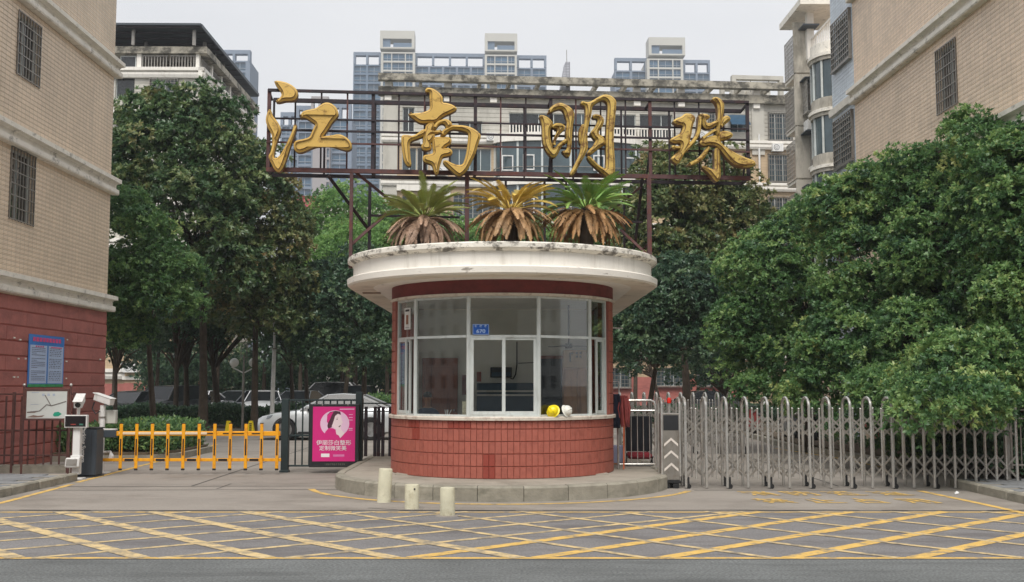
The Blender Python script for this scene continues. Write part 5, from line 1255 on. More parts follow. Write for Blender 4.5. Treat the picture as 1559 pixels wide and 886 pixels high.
N_ = [[(258,108),(275,84),(305,84),(350,102),(390,135),(412,170),(405,210),(445,212),(495,228),(532,258),(520,276),(470,300),(420,322),(385,350),(370,370),(330,382),(290,378),(240,385),(200,372),(165,345),(135,320),(118,302),(160,300),(215,296),(265,285),(302,265),(300,210),(298,160),(300,120),(275,125)],
 [(60,510),(65,488),(85,480),(130,484),(150,490),(190,475),(230,440),(262,432),(280,445),(275,475),(235,500),(190,515),(150,530),(130,552),(135,620),(140,690),(148,740),(120,748),(95,725),(78,680),(68,610),(62,560)],
 [(480,400),(540,400),(600,405),(650,420),(700,450),(733,487),(718,530),(700,580),(685,640),(650,710),(615,780),(575,820),(548,833),(515,815),(465,770),(420,730),(408,700),(440,693),(490,722),(540,738),(578,730),(592,690),(605,640),(615,580),(622,510),(625,468),(590,450),(540,438),(490,435),(455,455),(430,487),(385,492),(400,450),(440,420)],
 [(330,440),(335,400),(365,368),(415,350),(455,354),(485,380),(490,410),(460,430),(432,425),(430,400),(405,385),(375,398),(357,425),(345,445)],
 [(265,400),(300,372),(335,370),(345,410),(330,440),(370,440),(410,450),(400,462),(340,475),(300,488),(305,520),(315,560),(318,600),(280,612),(250,610),(228,590),(230,565),(245,545),(240,500),(250,455),(262,430)],
 [(315,510),(370,495),(420,495),(465,500),(487,525),(475,560),(440,580),(425,592),(465,592),(492,615),(490,642),(455,660),(410,665),(400,690),(385,740),(378,790),(362,820),(345,812),(330,770),(318,730),(290,720),(255,710),(240,690),(242,660),(265,648),(300,645),(330,635),(325,600),(320,560)],
 [(265,470),(300,480),(340,470),(345,500),(320,540),(290,560),(262,540),(255,500)]]
MI = [[(108,268),(125,255),(165,265),(205,290),(228,325),(222,350),(205,380),(203,430),(212,480),(225,525),(235,540),(270,500),(310,470),(345,452),(360,458),(345,490),(310,510),(290,540),(270,590),(240,618),(215,612),(180,575),(150,520),(138,450),(138,380),(130,310)],
 [(180,245),(195,205),(235,170),(285,152),(330,168),(375,195),(405,230),(408,280),(395,330),(388,400),(385,480),(380,560),(370,605),(350,614),(325,595),(300,560),(330,560),(345,540),(350,480),(330,440),(335,380),(345,320),(330,270),(315,220),(285,205),(240,220),(205,240)],
 [(215,350),(245,328),(290,328),(325,345),(332,375),(300,400),(270,440),(245,490),(228,530),(222,500),(235,450),(262,400),(255,375),(225,372)],
 [(455,155),(475,143),(510,155),(540,150),(590,120),(640,92),(680,88),(725,105),(760,145),(755,200),(748,280),(735,400),(735,500),(742,600),(748,700),(742,770),(720,805),(690,795),(640,750),(580,700),(530,650),(508,610),(530,600),(570,640),(620,690),(665,715),(672,640),(668,520),(670,420),(678,300),(685,200),(678,150),(640,130),(590,160),(555,185),(550,240),(540,290),(528,330),(515,400),(515,480),(520,540),(500,590),(460,660),(420,730),(395,770),(370,770),(368,745),(395,700),(430,630),(455,570),(460,500),(465,440),(485,360),(495,290),(500,220),(490,180),(465,175)],
 [(448,370),(475,330),(500,345),(490,400),(482,450),(488,500),(462,515),(446,470),(443,420)],
 [(555,260),(590,250),(635,262),(660,300),(645,350),(610,400),(615,425),(650,440),(672,480),(665,510),(620,530),(575,570),(530,600),(505,592),(520,560),(560,520),(590,470),(570,460),(548,420),(535,410),(570,370),(600,320),(600,285),(565,290)]]
Z_ = [[(125,308),(155,285),(200,272),(225,245),(270,244),(308,262),(318,295),(300,330),(290,370),(285,420),(270,465),(275,490),(250,540),(215,600),(190,650),(165,672),(130,650),(108,625),(130,600),(165,570),(190,530),(195,490),(140,500),(105,480),(102,462),(140,440),(185,415),(205,385),(215,345),(180,345),(145,330)],
 [(338,265),(352,258),(362,300),(366,370),(352,430),(310,492),(265,545),(210,595),(175,605),(200,560),(250,510),(298,460),(328,400),(338,330)],
 [(452,130),(462,112),(495,108),(535,131),(558,170),(552,230),(540,290),(525,350),(518,420),(500,440),(478,420),(488,360),(500,290),(502,230),(498,180),(480,148)],
 [(345,250),(400,251),(435,266),(430,292),(402,294),(404,325),(430,332),(475,312),(505,300),(495,345),(440,378),(400,380),(373,355),(370,310),(355,275)],
 [(525,290),(575,258),(605,270),(614,300),(580,325),(540,360),(512,375)], [(515,398),(575,390),(620,406),(634,435),(600,459),(550,470),(510,482),(498,440)],
 [(348,465),(400,422),(450,388),(490,370),(490,394),(440,422),(400,450),(370,472)],
 [(345,488),(370,463),(430,440),(490,428),(512,468),(540,508),(610,558),(700,608),(780,633),(818,653),(815,690),(745,704),(660,694),(610,657),(560,602),(520,548),(480,518),(430,512),(385,522),(355,508)],
 [(415,518),(445,520),(422,572),(390,622),(345,657),(290,682),(245,680),(270,655),(320,633),(360,598),(390,558)],
 [(476,530),(520,535),(522,600),(524,680),(530,750),(522,800),(495,824),(468,800),(440,760),(400,722),(368,697),(380,683),(430,703),(474,722),(476,660),(474,590)], [(110,530),(125,513),(160,522),(195,520),(178,552),(130,550)]]
character(J, 400, 110, 'first gold character from the left', gold); character(N_, 600, 120, 'second gold character from the left', gold)
character(MI, 800, 130, 'third gold character, its paint worn brown', gold2); character(Z_, 1000, 130, 'fourth gold character, its paint dull and worn', gold2)

# ================================================================ CYCADS
def frond_mesh(L_, bend, wd, m_, n_=24, dead=False, seed=0):
    """one feather leaf: a bending rachis with leaflets on both sides; base at the origin, leaving along +x"""
    rn = random.Random(seed); mb = MB(); pts = [Vector((0, 0, 0))]; tn = []
    for i in range(n_):
        a = -R(bend) * ((i + .5) / n_) ** (1.1 if dead else 1.5); d = Vector((math.cos(a), 0, math.sin(a))); tn.append(d); pts.append(pts[-1] + d * L_ / n_)
    mb.tube(pts, [.010 * (1 - .75 * i / n_) for i in range(n_ + 1)], 4)
    t0 = .14 if dead else .24; N2 = 58
    for k in range(N2 + 1):
        t = t0 + (1 - t0) * k / N2; q = min(n_ - 1, int(t * n_)); p = pts[q].lerp(pts[q + 1], t * n_ - q); d = tn[q]; up_ = Vector((-d.z, 0, d.x)); s_ = (t - t0) / (1 - t0)
        w_ = wd * min(1, .35 + s_ * 3.2) * (1 - s_ ** 4 * .75) * rn.uniform(.85, 1.12)
        for s in (-1, 1):
            if dead and rn.random() < .08: continue
            tip = p + d * w_ * (.45 + .5 * s_) + Vector((0, s * w_, 0)) + up_ * w_ * ((.28 + rn.uniform(-.06, .06)) if not dead else rn.uniform(-.45, .0))
            md = p.lerp(tip, .5) + up_ * w_ * .08; hw = .0052 if not dead else .0075
            mb.add([p - d * .004, p + d * .006, md + d * hw, tip, md - d * hw], [(0, 1, 2, 4), (4, 2, 3)])
    return mb.mesh('frond', m_, fix=False)
def cy_leaf(name, c1, c2): return mat(name, c1, .5, var=.3, scale=3, objrand=.22, dirt=c2, damt=.5, dscale=(4, 4, 4))
cyg = [cy_leaf('cycad_green', srgb(150, 160, 88), srgb(150, 150, 62)), cy_leaf('cycad_yellow', srgb(206, 178, 86), srgb(150, 126, 40)), cy_leaf('cycad_fresh_green', srgb(126, 164, 84), srgb(150, 140, 50))]
cyd = [cy_leaf('dead_frond_grey_brown', srgb(168, 138, 116), srgb(128, 102, 84)), cy_leaf('dead_frond_tan', srgb(190, 152, 108), srgb(146, 112, 80)), cy_leaf('dead_frond_rust', srgb(180, 138, 92), srgb(132, 100, 70))]
CY = [(646, 333, 18.4, 'cycad with olive green fronds above grey brown dead fronds, nearest the left canopy edge', 0, 1.0, 40), (778, 322, 18.2, 'cycad with yellowed fronds above tan dead fronds, between the other two cycads', 1, 1.02, 36), (893, 320, 18.3, 'cycad with fresh green fronds above rust brown dead fronds, at the right', 2, 1.05, 46)]
for (px, py, Y, lab, ci, s, nf) in CY:
    p = at(px, py, Y); base = ZR + .47
    T = thing('cycad', lab, 'cycad', (p.x, p.y, base), 0, 'cycads on the canopy'); hz = p.z - base
    rn = random.Random(ci + 5); mb = MB(); mb.lathe([(.09, -.03), (.12, hz * .3), (.11, hz * .7), (.13, hz), (.07, hz + .05), (.0, hz + .08)], n=14)
    mb.build('trunk', M['trunk'], T, local=True)
    fm = [frond_mesh(.80 * s, dr, .09, cyg[ci], seed=q) for q, dr in enumerate((34, 48, 62))]
    fd = [frond_mesh(.80 * s, dr, .062, cyd[ci], dead=True, seed=q + 9) for q, dr in enumerate((66, 84, 58))]
    for k in range(nf):
        az = 2 * math.pi * (k * .381966) ; el = R(rn.uniform(8, 30) + 44 * (1 - k / nf) ** 1.1 * rn.uniform(.6, 1.1))
        if ci == 1 and k < 3: continue
        ln_ = rn.uniform(.85, 1.1)
        link('frond', fm[k % 3] if k > nf * .5 else fm[k % 2], T, (.05 * math.cos(az), .05 * math.sin(az), hz + .03), (rn.uniform(-.5, .5), -el, az), (ln_,) * 3)
    for k in range(92):
        az = 2 * math.pi * (k * .381966) + rn.uniform(-.1, .1); el = R(rn.uniform(6, 20) - 16 * (k % 3)); ln_ = rn.uniform(.86, 1.08)
        if ci == 2 and abs(((az % (2 * math.pi)) - 1.5 * math.pi)) < .35 and k % 2: continue
        link('dead_frond', fd[k % 3], T, (.07 * math.cos(az), .07 * math.sin(az), hz - .02), (rn.uniform(-.35, .35), -el, az), (ln_ * .92, ln_, ln_))
# ================================================================ TREES
def leaf_cloud(name, lobes, nclump, twigs, leaves, ll, lw, m_, seed=0, droop=.2, cone=.9, csize=.42, low=-.5, up_bias=.25, tint_hi=.0, fill=1.0):
    """crown: lobes -> clumps on their surface -> twigs on the clumps -> leaves round each twig"""
    rg = np.random.default_rng(seed); lobes = np.array(lobes, float)   # cx cy cz rx ry rz
    area = (lobes[:, 3] * lobes[:, 5] + lobes[:, 4] * lobes[:, 5] + lobes[:, 3] * lobes[:, 4]); pr = area / area.sum()
    li = rg.choice(len(lobes), nclump, p=pr); d = rg.normal(size=(nclump, 3)); d /= np.linalg.norm(d, axis=1)[:, None]; d[:, 2] = np.where(d[:, 2] < low, -d[:, 2] * .5, d[:, 2])
    rr = rg.uniform(.55, 1.04, nclump) ** .6; C = lobes[li, :3] + d * lobes[li, 3:] * rr[:, None]
    # drop clumps buried inside another lobe
    keep = np.ones(nclump, bool)
    for L_ in lobes: keep &= ~((((C - L_[:3]) / L_[3:]) ** 2).sum(1) < .42)
    C = C[keep]; d = d[keep]; n = len(C); cr_ = csize * rg.uniform(.55, 1.35, n); ctint = rg.normal(.03, .19, n)
    # twigs
    ti = np.repeat(np.arange(n), twigs); td = rg.normal(size=(len(ti), 3)); td /= np.linalg.norm(td, axis=1)[:, None]; td += d[ti] * .45; td[:, 2] += up_bias; td /= np.linalg.norm(td, axis=1)[:, None]
    flat = np.array([1.15, 1.15, .78]); T = C[ti] + td * flat * (cr_[ti] * rg.uniform(.45, 1.08, len(ti)) ** .6)[:, None]
    T += rg.normal(0, .03, T.shape)
    m = len(T); ax = td + np.array([0, 0, .25]) + rg.normal(0, .25, (m, 3)); ax /= np.linalg.norm(ax, axis=1)[:, None]
    # leaves
    fi = np.repeat(np.arange(m), leaves); N = len(fi); a = ax[fi]
    rnd = rg.normal(size=(N, 3)); rad = rnd - (rnd * a).sum(1)[:, None] * a; rad /= np.linalg.norm(rad, axis=1)[:, None]
    spread = rg.uniform(.35, 1.0, N)[:, None] * cone; dr = a * (1 - spread * .75) + rad * spread; dr[:, 2] -= droop * rg.uniform(0, 1, N); dr /= np.linalg.norm(dr, axis=1)[:, None]
    nrm = a - (a * dr).sum(1)[:, None] * dr + rg.normal(0, .22, (N, 3)); side = np.cross(dr, nrm); side /= np.linalg.norm(side, axis=1)[:, None]; nn = np.cross(side, dr)
    L_ = ll * rg.uniform(.65, 1.25, N)[:, None]; Wd = lw * rg.uniform(.75, 1.25, N)[:, None]
    base = T[fi] + dr * .012; V = np.empty((N, 4, 3)); V[:, 0] = base; V[:, 1] = base + dr * L_ * .5 + side * Wd * .5 + nn * Wd * .14; V[:, 2] = base + dr * L_ - nn * L_ * .14; V[:, 3] = base + dr * L_ * .5 - side * Wd * .5 + nn * Wd * .14
    me = bpy.data.meshes.new(name); me.vertices.add(N * 4); me.vertices.foreach_set('co', V.reshape(-1).astype(np.float32))
    me.loops.add(N * 4); me.loops.foreach_set('vertex_index', np.arange(N * 4, dtype=np.int32)); me.polygons.add(N); me.polygons.foreach_set('loop_start', np.arange(0, N * 4, 4, dtype=np.int32))
    me.update(calc_edges=True)
    at_ = me.attributes.new('tint', 'FLOAT', 'POINT'); tv = .45 + ctint[ti][fi] + rg.normal(0, .09, N) + tint_hi * (rg.random(N) < .04)
    at_.data.foreach_set('value', np.repeat(np.clip(tv, 0, 1), 4).astype(np.float32)); me.materials.append(m_)
    return me, C
def trunk_mesh(h, r0, limbs, seed=0, lean=(0, 0), fork=.55):
    rn = random.Random(seed); mb = MB(); pts = []; n = 8
    for i in range(n + 1):
        t = i / n; pts.append(Vector((lean[0] * t + .06 * math.sin(3 * t + seed), lean[1] * t + .05 * math.cos(4 * t + seed), h * t)))
    mb.tube(pts, [r0 * .8 * (1.25 if i == 0 else 1) * (1 - .7 * i / n) for i in range(n + 1)], 9)
    for (x, y, z) in limbs:
        t = min(.95, max(fork, z / h * rn.uniform(.45, .8))); b = pts[int(t * n)]; e = Vector((x, y, z)); mid_ = b.lerp(e, .5) + Vector((0, 0, .15 * (e - b).length))
        mb.tube([b, b.lerp(mid_, .5) + Vector((0, 0, .05)), mid_, mid_.lerp(e, .55), e], [r0 * .3, r0 * .25, r0 * .18, r0 * .11, r0 * .05], 6)
    return mb.mesh('trunk', M['trunk'], smooth=True)
def tree(name, lab, cat, x, y, lobes, nclump, twigs, leaves, ll, lw, m_, seed, h=None, r0=.16, group=None, trunk_at=None, **kw):
    tx, ty = trunk_at or (x, y)
    T = thing(name, lab, cat, (tx, ty, 0), 0, group); lb_ = [(a - tx, b - ty, c, p, q, r_) for a, b, c, p, q, r_ in lobes]
    me, C = leaf_cloud('crown', lb_, nclump, twigs, leaves, ll, lw, m_, seed, **kw); link('crown', me, T)
    rn = random.Random(seed); idx = [k_ for k_ in [rn.randrange(len(C)) for _ in range(22)] if np.hypot(C[k_][0], C[k_][1]) < 3.6][:16]; h = h or max(l_[2] for l_ in lb_)
    top = lb_[max(range(len(lb_)), key=lambda i: lb_[i][2])]
    link('trunk', trunk_mesh(h, r0, [tuple(C[i] * np.array([.8, .8, .93])) for i in idx] + [l_[:3] for l_ in lb_ if abs(l_[1]) < 4.2 and abs(l_[0]) < 4.5], seed, (top[0] * .5, top[1] * .5)), T); return T
def lobe(px, py, Y, rpx, rpy=None, ry=None):
    """a lobe of foliage from its place in the photo, at a distance Y; sizes in metres follow from the distance"""
    p = at(px, py, Y); rpy = rpy or rpx; k = Y / FPX; rx, rz = rpx * k, rpy * k; return (p.x, p.y, p.z, rx, ry or (rx + rz) / 2 * .85, rz)
mg = leaf_mat('magnolia_leaf', [(0, (0.030, 0.072, 0.036)), (.35, (0.066, 0.139, 0.057)), (.6, (0.143, 0.221, 0.082)), (.85, (0.256, 0.297, 0.123)), (1, (0.307, 0.267, 0.123))], .38, .2, .6)
mgy = leaf_mat('magnolia_leaf_olive', [(0, (0.036, 0.072, 0.030)), (.3, (0.082, 0.143, 0.051)), (.55, (0.184, 0.221, 0.082)), (.8, (0.318, 0.287, 0.123)), (1, (0.369, 0.246, 0.113))], .4, .2, .6)
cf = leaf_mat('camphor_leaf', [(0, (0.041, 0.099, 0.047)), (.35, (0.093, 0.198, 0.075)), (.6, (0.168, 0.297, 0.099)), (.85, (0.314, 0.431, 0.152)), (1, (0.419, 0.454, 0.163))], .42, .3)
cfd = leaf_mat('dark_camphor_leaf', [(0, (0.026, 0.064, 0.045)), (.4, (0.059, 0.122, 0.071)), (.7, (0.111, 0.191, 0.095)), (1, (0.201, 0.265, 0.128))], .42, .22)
br_ = leaf_mat('bright_leaf', [(0, (.08, .18, .06)), (.4, (.16, .31, .09)), (.7, (.25, .4, .12)), (1, (.38, .5, .16))], .5, .35)
G1 = 'tall trees behind the yellow barrier'
# left magnolias
tree('magnolia_tree', 'tall dark magnolia rising in front of the metal roofed building', 'tree', 0, 0, [lobe(262, 240, 37, 86, 100), lobe(300, 165, 37, 38, 40), lobe(225, 180, 38, 44, 34), lobe(205, 260, 37.5, 46, 70), lobe(335, 225, 37, 52, 70), lobe(372, 285, 37.5, 52, 70), lobe(290, 340, 36, 90, 80), lobe(245, 310, 36, 70, 60), lobe(320, 420, 36.5, 80, 70)],
     620, 17, 11, .17, .07, mg, 1, r0=.2, trunk_at=(at(308, 600, 38).x, 38), csize=.5)
tree('magnolia_tree', 'magnolia with bronze tinted leaves beside the first gold character', 'tree', 0, 0, [lobe(400, 330, 38, 56, 70), lobe(395, 400, 38, 70, 80), lobe(430, 370, 38.5, 40, 56), lobe(425, 450, 38.5, 48, 60), lobe(375, 462, 38, 50, 50), lobe(350, 420, 37.5, 56, 60), lobe(415, 490, 38, 50, 40)],
     400, 16, 11, .16, .065, mgy, 2, r0=.17, trunk_at=(at(386, 600, 39).x, 39), csize=.48)
tree('camphor_tree', 'leafy green camphor tree close to the left tan wall', 'tree', 0, 0, [lobe(210, 370, 31, 46, 50), lobe(192, 325, 31.5, 34, 30), lobe(250, 420, 31, 54, 48), lobe(200, 440, 31, 56, 60), lobe(260, 470, 31, 44, 36), lobe(185, 500, 31.5, 44, 36)],
     330, 21, 10, .115, .05, cf, 3, r0=.13, trunk_at=(at(238, 620, 34).x, 34), csize=.36)
tree('magnolia_tree', 'dark tree with low crown standing behind the twin globe lamp', 'tree', 0, 0, [lobe(320, 480, 42, 60, 44), lobe(370, 478, 43, 50, 36), lobe(285, 470, 42, 40, 40), lobe(420, 485, 43, 46, 40)],
     260, 15, 10, .17, .07, mg, 4, r0=.19, trunk_at=(at(340, 600, 43).x, 43), csize=.5)
for (px, Y, lab, r0, sd) in ((268, 41, 'straight dark tree trunk right of the dark car, crown merging above', .15, 31), (283, 43, 'slightly leaning dark trunk in front of the tan wing', .17, 32), (445, 44, 'thin dark trunk between the lamp pole and the silver car', .13, 33), (469, 46, 'dark trunk above the silver car bonnet', .14, 34), (180, 36, 'slim trunk at the corner of the left tan building', .1, 35)):
    tree('camphor_tree', lab, 'tree', 0, 0, [lobe(px - 6, 475, Y, 48, 44), lobe(px + 20, 510, Y + 1, 44, 36), lobe(px - 24, 515, Y + .5, 38, 34)], 110, 14, 9, .14, .06, cfd, sd, r0=r0, trunk_at=(at(px, 600, Y).x, Y), csize=.42, group=G1)
# dark trees beside the gatehouse
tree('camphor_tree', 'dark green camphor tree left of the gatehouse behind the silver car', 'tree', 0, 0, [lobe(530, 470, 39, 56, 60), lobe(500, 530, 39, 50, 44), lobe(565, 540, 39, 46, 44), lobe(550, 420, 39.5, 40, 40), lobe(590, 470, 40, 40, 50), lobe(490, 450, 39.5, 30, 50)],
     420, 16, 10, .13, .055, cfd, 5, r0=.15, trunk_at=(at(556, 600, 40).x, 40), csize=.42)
tree('camphor_tree', 'yellow green tree leaning out left of the canopy', 'tree', 0, 0, [lobe(510, 400, 46, 44, 40), lobe(540, 390, 46, 50, 40), lobe(500, 440, 46, 30, 30), lobe(575, 380, 47, 40, 30)],
     260, 16, 10, .12, .055, br_, 6, r0=.14, trunk_at=(at(520, 600, 47).x, 47), csize=.42, )
tree('camphor_tree', 'bright green tree behind the left cycad and rusty legs', 'tree', 0, 0, [lobe(530, 320, 56, 52, 38), lobe(500, 345, 56, 44, 34), lobe(565, 340, 57, 50, 36), lobe(600, 355, 57, 50, 34), lobe(470, 360, 57, 30, 30), lobe(545, 370, 55, 60, 40)],
     420, 15, 9, .14, .065, br_, 7, r0=.18, trunk_at=(at(540, 600, 57).x, 57), csize=.55, low=-.2)
tree('camphor_tree', 'bright green tree between the left and middle cycads', 'tree', 0, 0, [lobe(660, 365, 60, 56, 36), lobe(720, 372, 60, 50, 30), lobe(625, 352, 60, 40, 28)], 260, 15, 9, .14, .065, br_, 8, r0=.17, trunk_at=(at(680, 600, 61).x, 61), csize=.55, low=-.2)
tree('camphor_tree', 'bright green tree behind the right cycad', 'tree', 0, 0, [lobe(925, 335, 58, 44, 40), lobe(850, 365, 58, 60, 36), lobe(790, 372, 59, 50, 30), lobe(940, 370, 58, 40, 50)], 330, 15, 9, .14, .065, br_, 9, r0=.17, trunk_at=(at(900, 600, 60).x, 60), csize=.55, low=-.2)
# right magnolia and camphors
tree('magnolia_tree', 'bronze leaved magnolia behind the last gold character', 'tree', 0, 0, [lobe(1040, 300, 37, 66, 50), lobe(1070, 262, 37, 60, 34), lobe(1010, 340, 37, 60, 60), lobe(1100, 330, 37.5, 60, 50), lobe(1140, 350, 38, 36, 44), lobe(1000, 250, 37.5, 26, 24), lobe(1050, 390, 37, 76, 50), lobe(1000, 400, 37, 46, 50), lobe(1115, 285, 37.5, 40, 30)],
     560, 15, 11, .17, .07, mgy, 10, r0=.19, trunk_at=(at(1052, 600, 38).x, 38), csize=.44, low=-.7)
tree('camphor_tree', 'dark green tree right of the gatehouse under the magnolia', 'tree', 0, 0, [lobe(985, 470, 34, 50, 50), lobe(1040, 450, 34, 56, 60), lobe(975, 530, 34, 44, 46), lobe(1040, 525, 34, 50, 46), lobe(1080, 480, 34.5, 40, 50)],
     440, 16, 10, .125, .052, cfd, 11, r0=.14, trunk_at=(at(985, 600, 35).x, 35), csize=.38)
tree('camphor_tree', 'light green camphor tree in the middle of the right side, left of the largest one', 'tree', 0, 0, [lobe(1150, 420, 28, 52, 50), lobe(1130, 500, 28, 44, 50), lobe(1190, 380, 28, 50, 36), lobe(1200, 450, 27.5, 60, 60), lobe(1150, 560, 28, 46, 44), lobe(1210, 540, 27.5, 56, 60), lobe(1240, 345, 28, 40, 36), lobe(1180, 600, 27.5, 60, 30)],
     560, 22, 10, .10, .044, cf, 12, r0=.14, trunk_at=(at(1232, 640, 28).x, 28), csize=.36, up_bias=.5)
tree('camphor_tree', 'largest green camphor tree overhanging the right end of the sliding gate', 'tree', 0, 0, [lobe(1290, 330, 24.5, 60, 56), lobe(1350, 300, 24, 60, 50), lobe(1420, 290, 23, 56, 60), lobe(1470, 240, 23, 44, 40), lobe(1330, 420, 24, 84, 76), lobe(1440, 390, 22.5, 90, 84), lobe(1510, 290, 20.8, 50, 60), lobe(1530, 400, 20.4, 56, 80), lobe(1310, 530, 23.5, 84, 66), lobe(1420, 520, 22, 90, 60), lobe(1520, 520, 21.5, 70, 66), lobe(1440, 600, 20.0, 80, 40, .9), lobe(1350, 600, 21.5, 50, 36), lobe(1250, 600, 23.5, 50, 30), lobe(1525, 610, 19.8, 50, 30, .8), lobe(1548, 262, 19.8, 40, 46), lobe(1555, 330, 19.6, 44, 60), lobe(1560, 450, 19.5, 46, 70), lobe(1550, 550, 19.5, 50, 60), lobe(1500, 235, 21, 40, 40), lobe(1478, 196, 21.5, 24, 20), lobe(1388, 246, 23, 20, 16), lobe(1552, 214, 20, 22, 20), lobe(1328, 276, 24, 24, 16), lobe(1430, 232, 22.5, 16, 14), lobe(1330, 655, 22.5, 60, 24), lobe(1450, 655, 21.5, 70, 30), lobe(1480, 560, 19.6, 80, 50, 1.0), lobe(1440, 622, 18.0, 66, 26, .7), lobe(1380, 640, 18.1, 30, 18, .35), lobe(1495, 615, 18.0, 40, 26, .5)],
     1700, 24, 10, .092, .042, cf, 13, r0=.2, trunk_at=(at(1400, 640, 24.2).x, 24.2), csize=.34, low=-.8, tint_hi=.3, up_bias=.55)
tree('camphor_tree', 'dark tree in the shade behind the sliding gate', 'tree', 0, 0, [lobe(1110, 560, 40, 40, 40), lobe(1060, 570, 42, 40, 30)], 60, 14, 9, .14, .06, cfd, 14, r0=.13, trunk_at=(at(1108, 600, 41).x, 41), csize=.42)
tree('camphor_tree', 'thin trunked tree directly right of the gatehouse, far back', 'tree', 0, 0, [lobe(950, 500, 44, 40, 50), lobe(940, 560, 44, 30, 30)], 60, 14, 9, .14, .06, cfd, 15, r0=.12, trunk_at=(at(1012, 600, 44).x, 44), csize=.42)

# added rows of trees further back, to shade and close the garden
for (px, Y, sd, lab) in ((175, 55, 41, 'added dark tree far back beside the tan wing, left end of the back row'), (240, 58, 42, 'added dark tree far back between two front trunks'), (330, 56, 43, 'added dark tree far back behind the globe lamp'), (400, 58, 44, 'added dark tree far back behind the white pole'), (455, 54, 45, 'added dark tree far back above the silver car bonnet'), (520, 58, 46, 'added dark tree far back above the silver car roof'), (590, 55, 47, 'added dark tree far back hidden partly by the left of the gatehouse')):
    tree('camphor_tree', lab, 'tree', 0, 0, [lobe(px - 20, 480, Y, 50, 44), lobe(px + 22, 500, Y + 1, 46, 46), lobe(px, 545, Y, 48, 26), lobe(px + 5, 440, Y + 1, 46, 40)], 150, 14, 9, .17, .08, cfd, sd, r0=.16, trunk_at=(at(px, 600, Y).x, Y), csize=.6, group='added back row of shade trees')
for (px, Y, sd, lab) in ((965, 54, 51, 'added dark tree far back just right of the gatehouse'), (1040, 57, 52, 'added dark tree far back behind the red plinth windows'), (1110, 55, 53, 'added dark tree far back behind the middle of the gate'), (1180, 50, 54, 'added dark tree far back under the light green camphor')):
    tree('camphor_tree', lab, 'tree', 0, 0, [lobe(px - 20, 470, Y, 50, 44), lobe(px + 22, 500, Y + 1, 46, 46), lobe(px, 540, Y, 48, 24), lobe(px + 5, 430, Y + 1, 46, 40)], 150, 14, 9, .17, .08, cfd, sd, r0=.16, trunk_at=(at(px, 600, Y).x, Y), csize=.6, group='added back row of shade trees')
# leafless reddish shrub on the far terrace
p = upm(948, 205); sb = thing('shrub', 'bare reddish brown shrub on the upper terrace right of the third gold character', 'shrub', PM(p[0], p[1], 1.2))
mb = MB(); rn = random.Random(3); o0 = PM(p[0], p[1] - .6, 1.2)
for k in range(60):
    a, b = rn.uniform(0, 6.28), rn.uniform(.5, 1.5); e = o0 + Vector((math.cos(a) * rn.uniform(.2, 1.1), math.sin(a) * .5, rn.uniform(1.0, 2.6))); mdl = o0.lerp(e, .5) + Vector((0, 0, .2)); mb.tube([o0, mdl, e], [.04, .025, .01], 4)
mb.build('branches', mat('bare_twig', srgb(120, 88, 82), .9), sb)
me, _ = leaf_cloud('twigs', [(o0.x, o0.y, o0.z + 1.7, 1.0, .6, .9)], 26, 12, 6, .12, .05, leaf_mat('dry_leaf', [(0, (.08, .05, .05)), (1, (.2, .12, .11))], .8, 0), 55, csize=.3)
for v in me.vertices: v.co -= sb.location
link('foliage', me, sb)

# ================================================================ HEDGES AND GROUND PLANTS
def hedge(name, lab, x0, x1, y0, y1, z1, n, m_, seed, ll=.07, lw=.035):
    rg = np.random.default_rng(seed); N = n; P_ = np.stack([rg.uniform(x0, x1, N), rg.uniform(y0, y1, N), rg.uniform(.05, 1, N) ** .5 * z1 * rg.uniform(.85, 1.12, N)], 1); P_[:, 2] += .08 * np.sin(P_[:, 0] * 2.3 + seed) * z1
    dr = rg.normal(size=(N, 3)); dr[:, 2] = abs(dr[:, 2]) * .8 + .2; dr /= np.linalg.norm(dr, axis=1)[:, None]; nr = rg.normal(size=(N, 3)); sd_ = np.cross(dr, nr); sd_ /= np.linalg.norm(sd_, axis=1)[:, None]
    L_ = ll * rg.uniform(.6, 1.5, N)[:, None]; V = np.empty((N, 4, 3)); V[:, 0] = P_; V[:, 1] = P_ + dr * L_ * .5 + sd_ * lw * .6; V[:, 2] = P_ + dr * L_; V[:, 3] = P_ + dr * L_ * .5 - sd_ * lw * .6
    me = bpy.data.meshes.new(name); me.vertices.add(N * 4); me.vertices.foreach_set('co', V.reshape(-1).astype(np.float32)); me.loops.add(N * 4); me.loops.foreach_set('vertex_index', np.arange(N * 4, dtype=np.int32)); me.polygons.add(N); me.polygons.foreach_set('loop_start', np.arange(0, N * 4, 4, dtype=np.int32)); me.update(calc_edges=True)
    a = me.attributes.new('tint', 'FLOAT', 'POINT'); a.data.foreach_set('value', np.repeat(np.clip(rg.normal(.45, .18, N), 0, 1), 4).astype(np.float32)); me.materials.append(m_)
    o = link(name, me); tag(o, lab, 'hedge' if 'hedge' in name else 'plants', kind='stuff'); return o
hedge('hedge', 'dark clipped hedge in front of the parked cars on the left', -16.5, -5.4, 39.6, 40.6, .9, 40000, cfd, 1, .1, .05)
hedge('hedge', 'green hedge behind the silver car and the lamp pole', -7.5, -3.2, 44.5, 46.5, 1.15, 14000, cf, 2, .1, .05)
hedge('ground_cover', 'low green plants in the kerbed bed behind the barrier', -12.6, -7.95, 25.0, 28.4, .78, 34000, cf, 3, .1, .045)
hedge('hedge', 'tall dark shrubbery at the back of the garden behind the parked cars', -22, 1.5, 63, 66, 3.2, 40000, cfd, 7, .22, .11)
hedge('hedge', 'dark hedge along the right garden behind the gates', 2.6, 14, 44.4, 46, .8, 22000, cfd, 4, .1, .05)
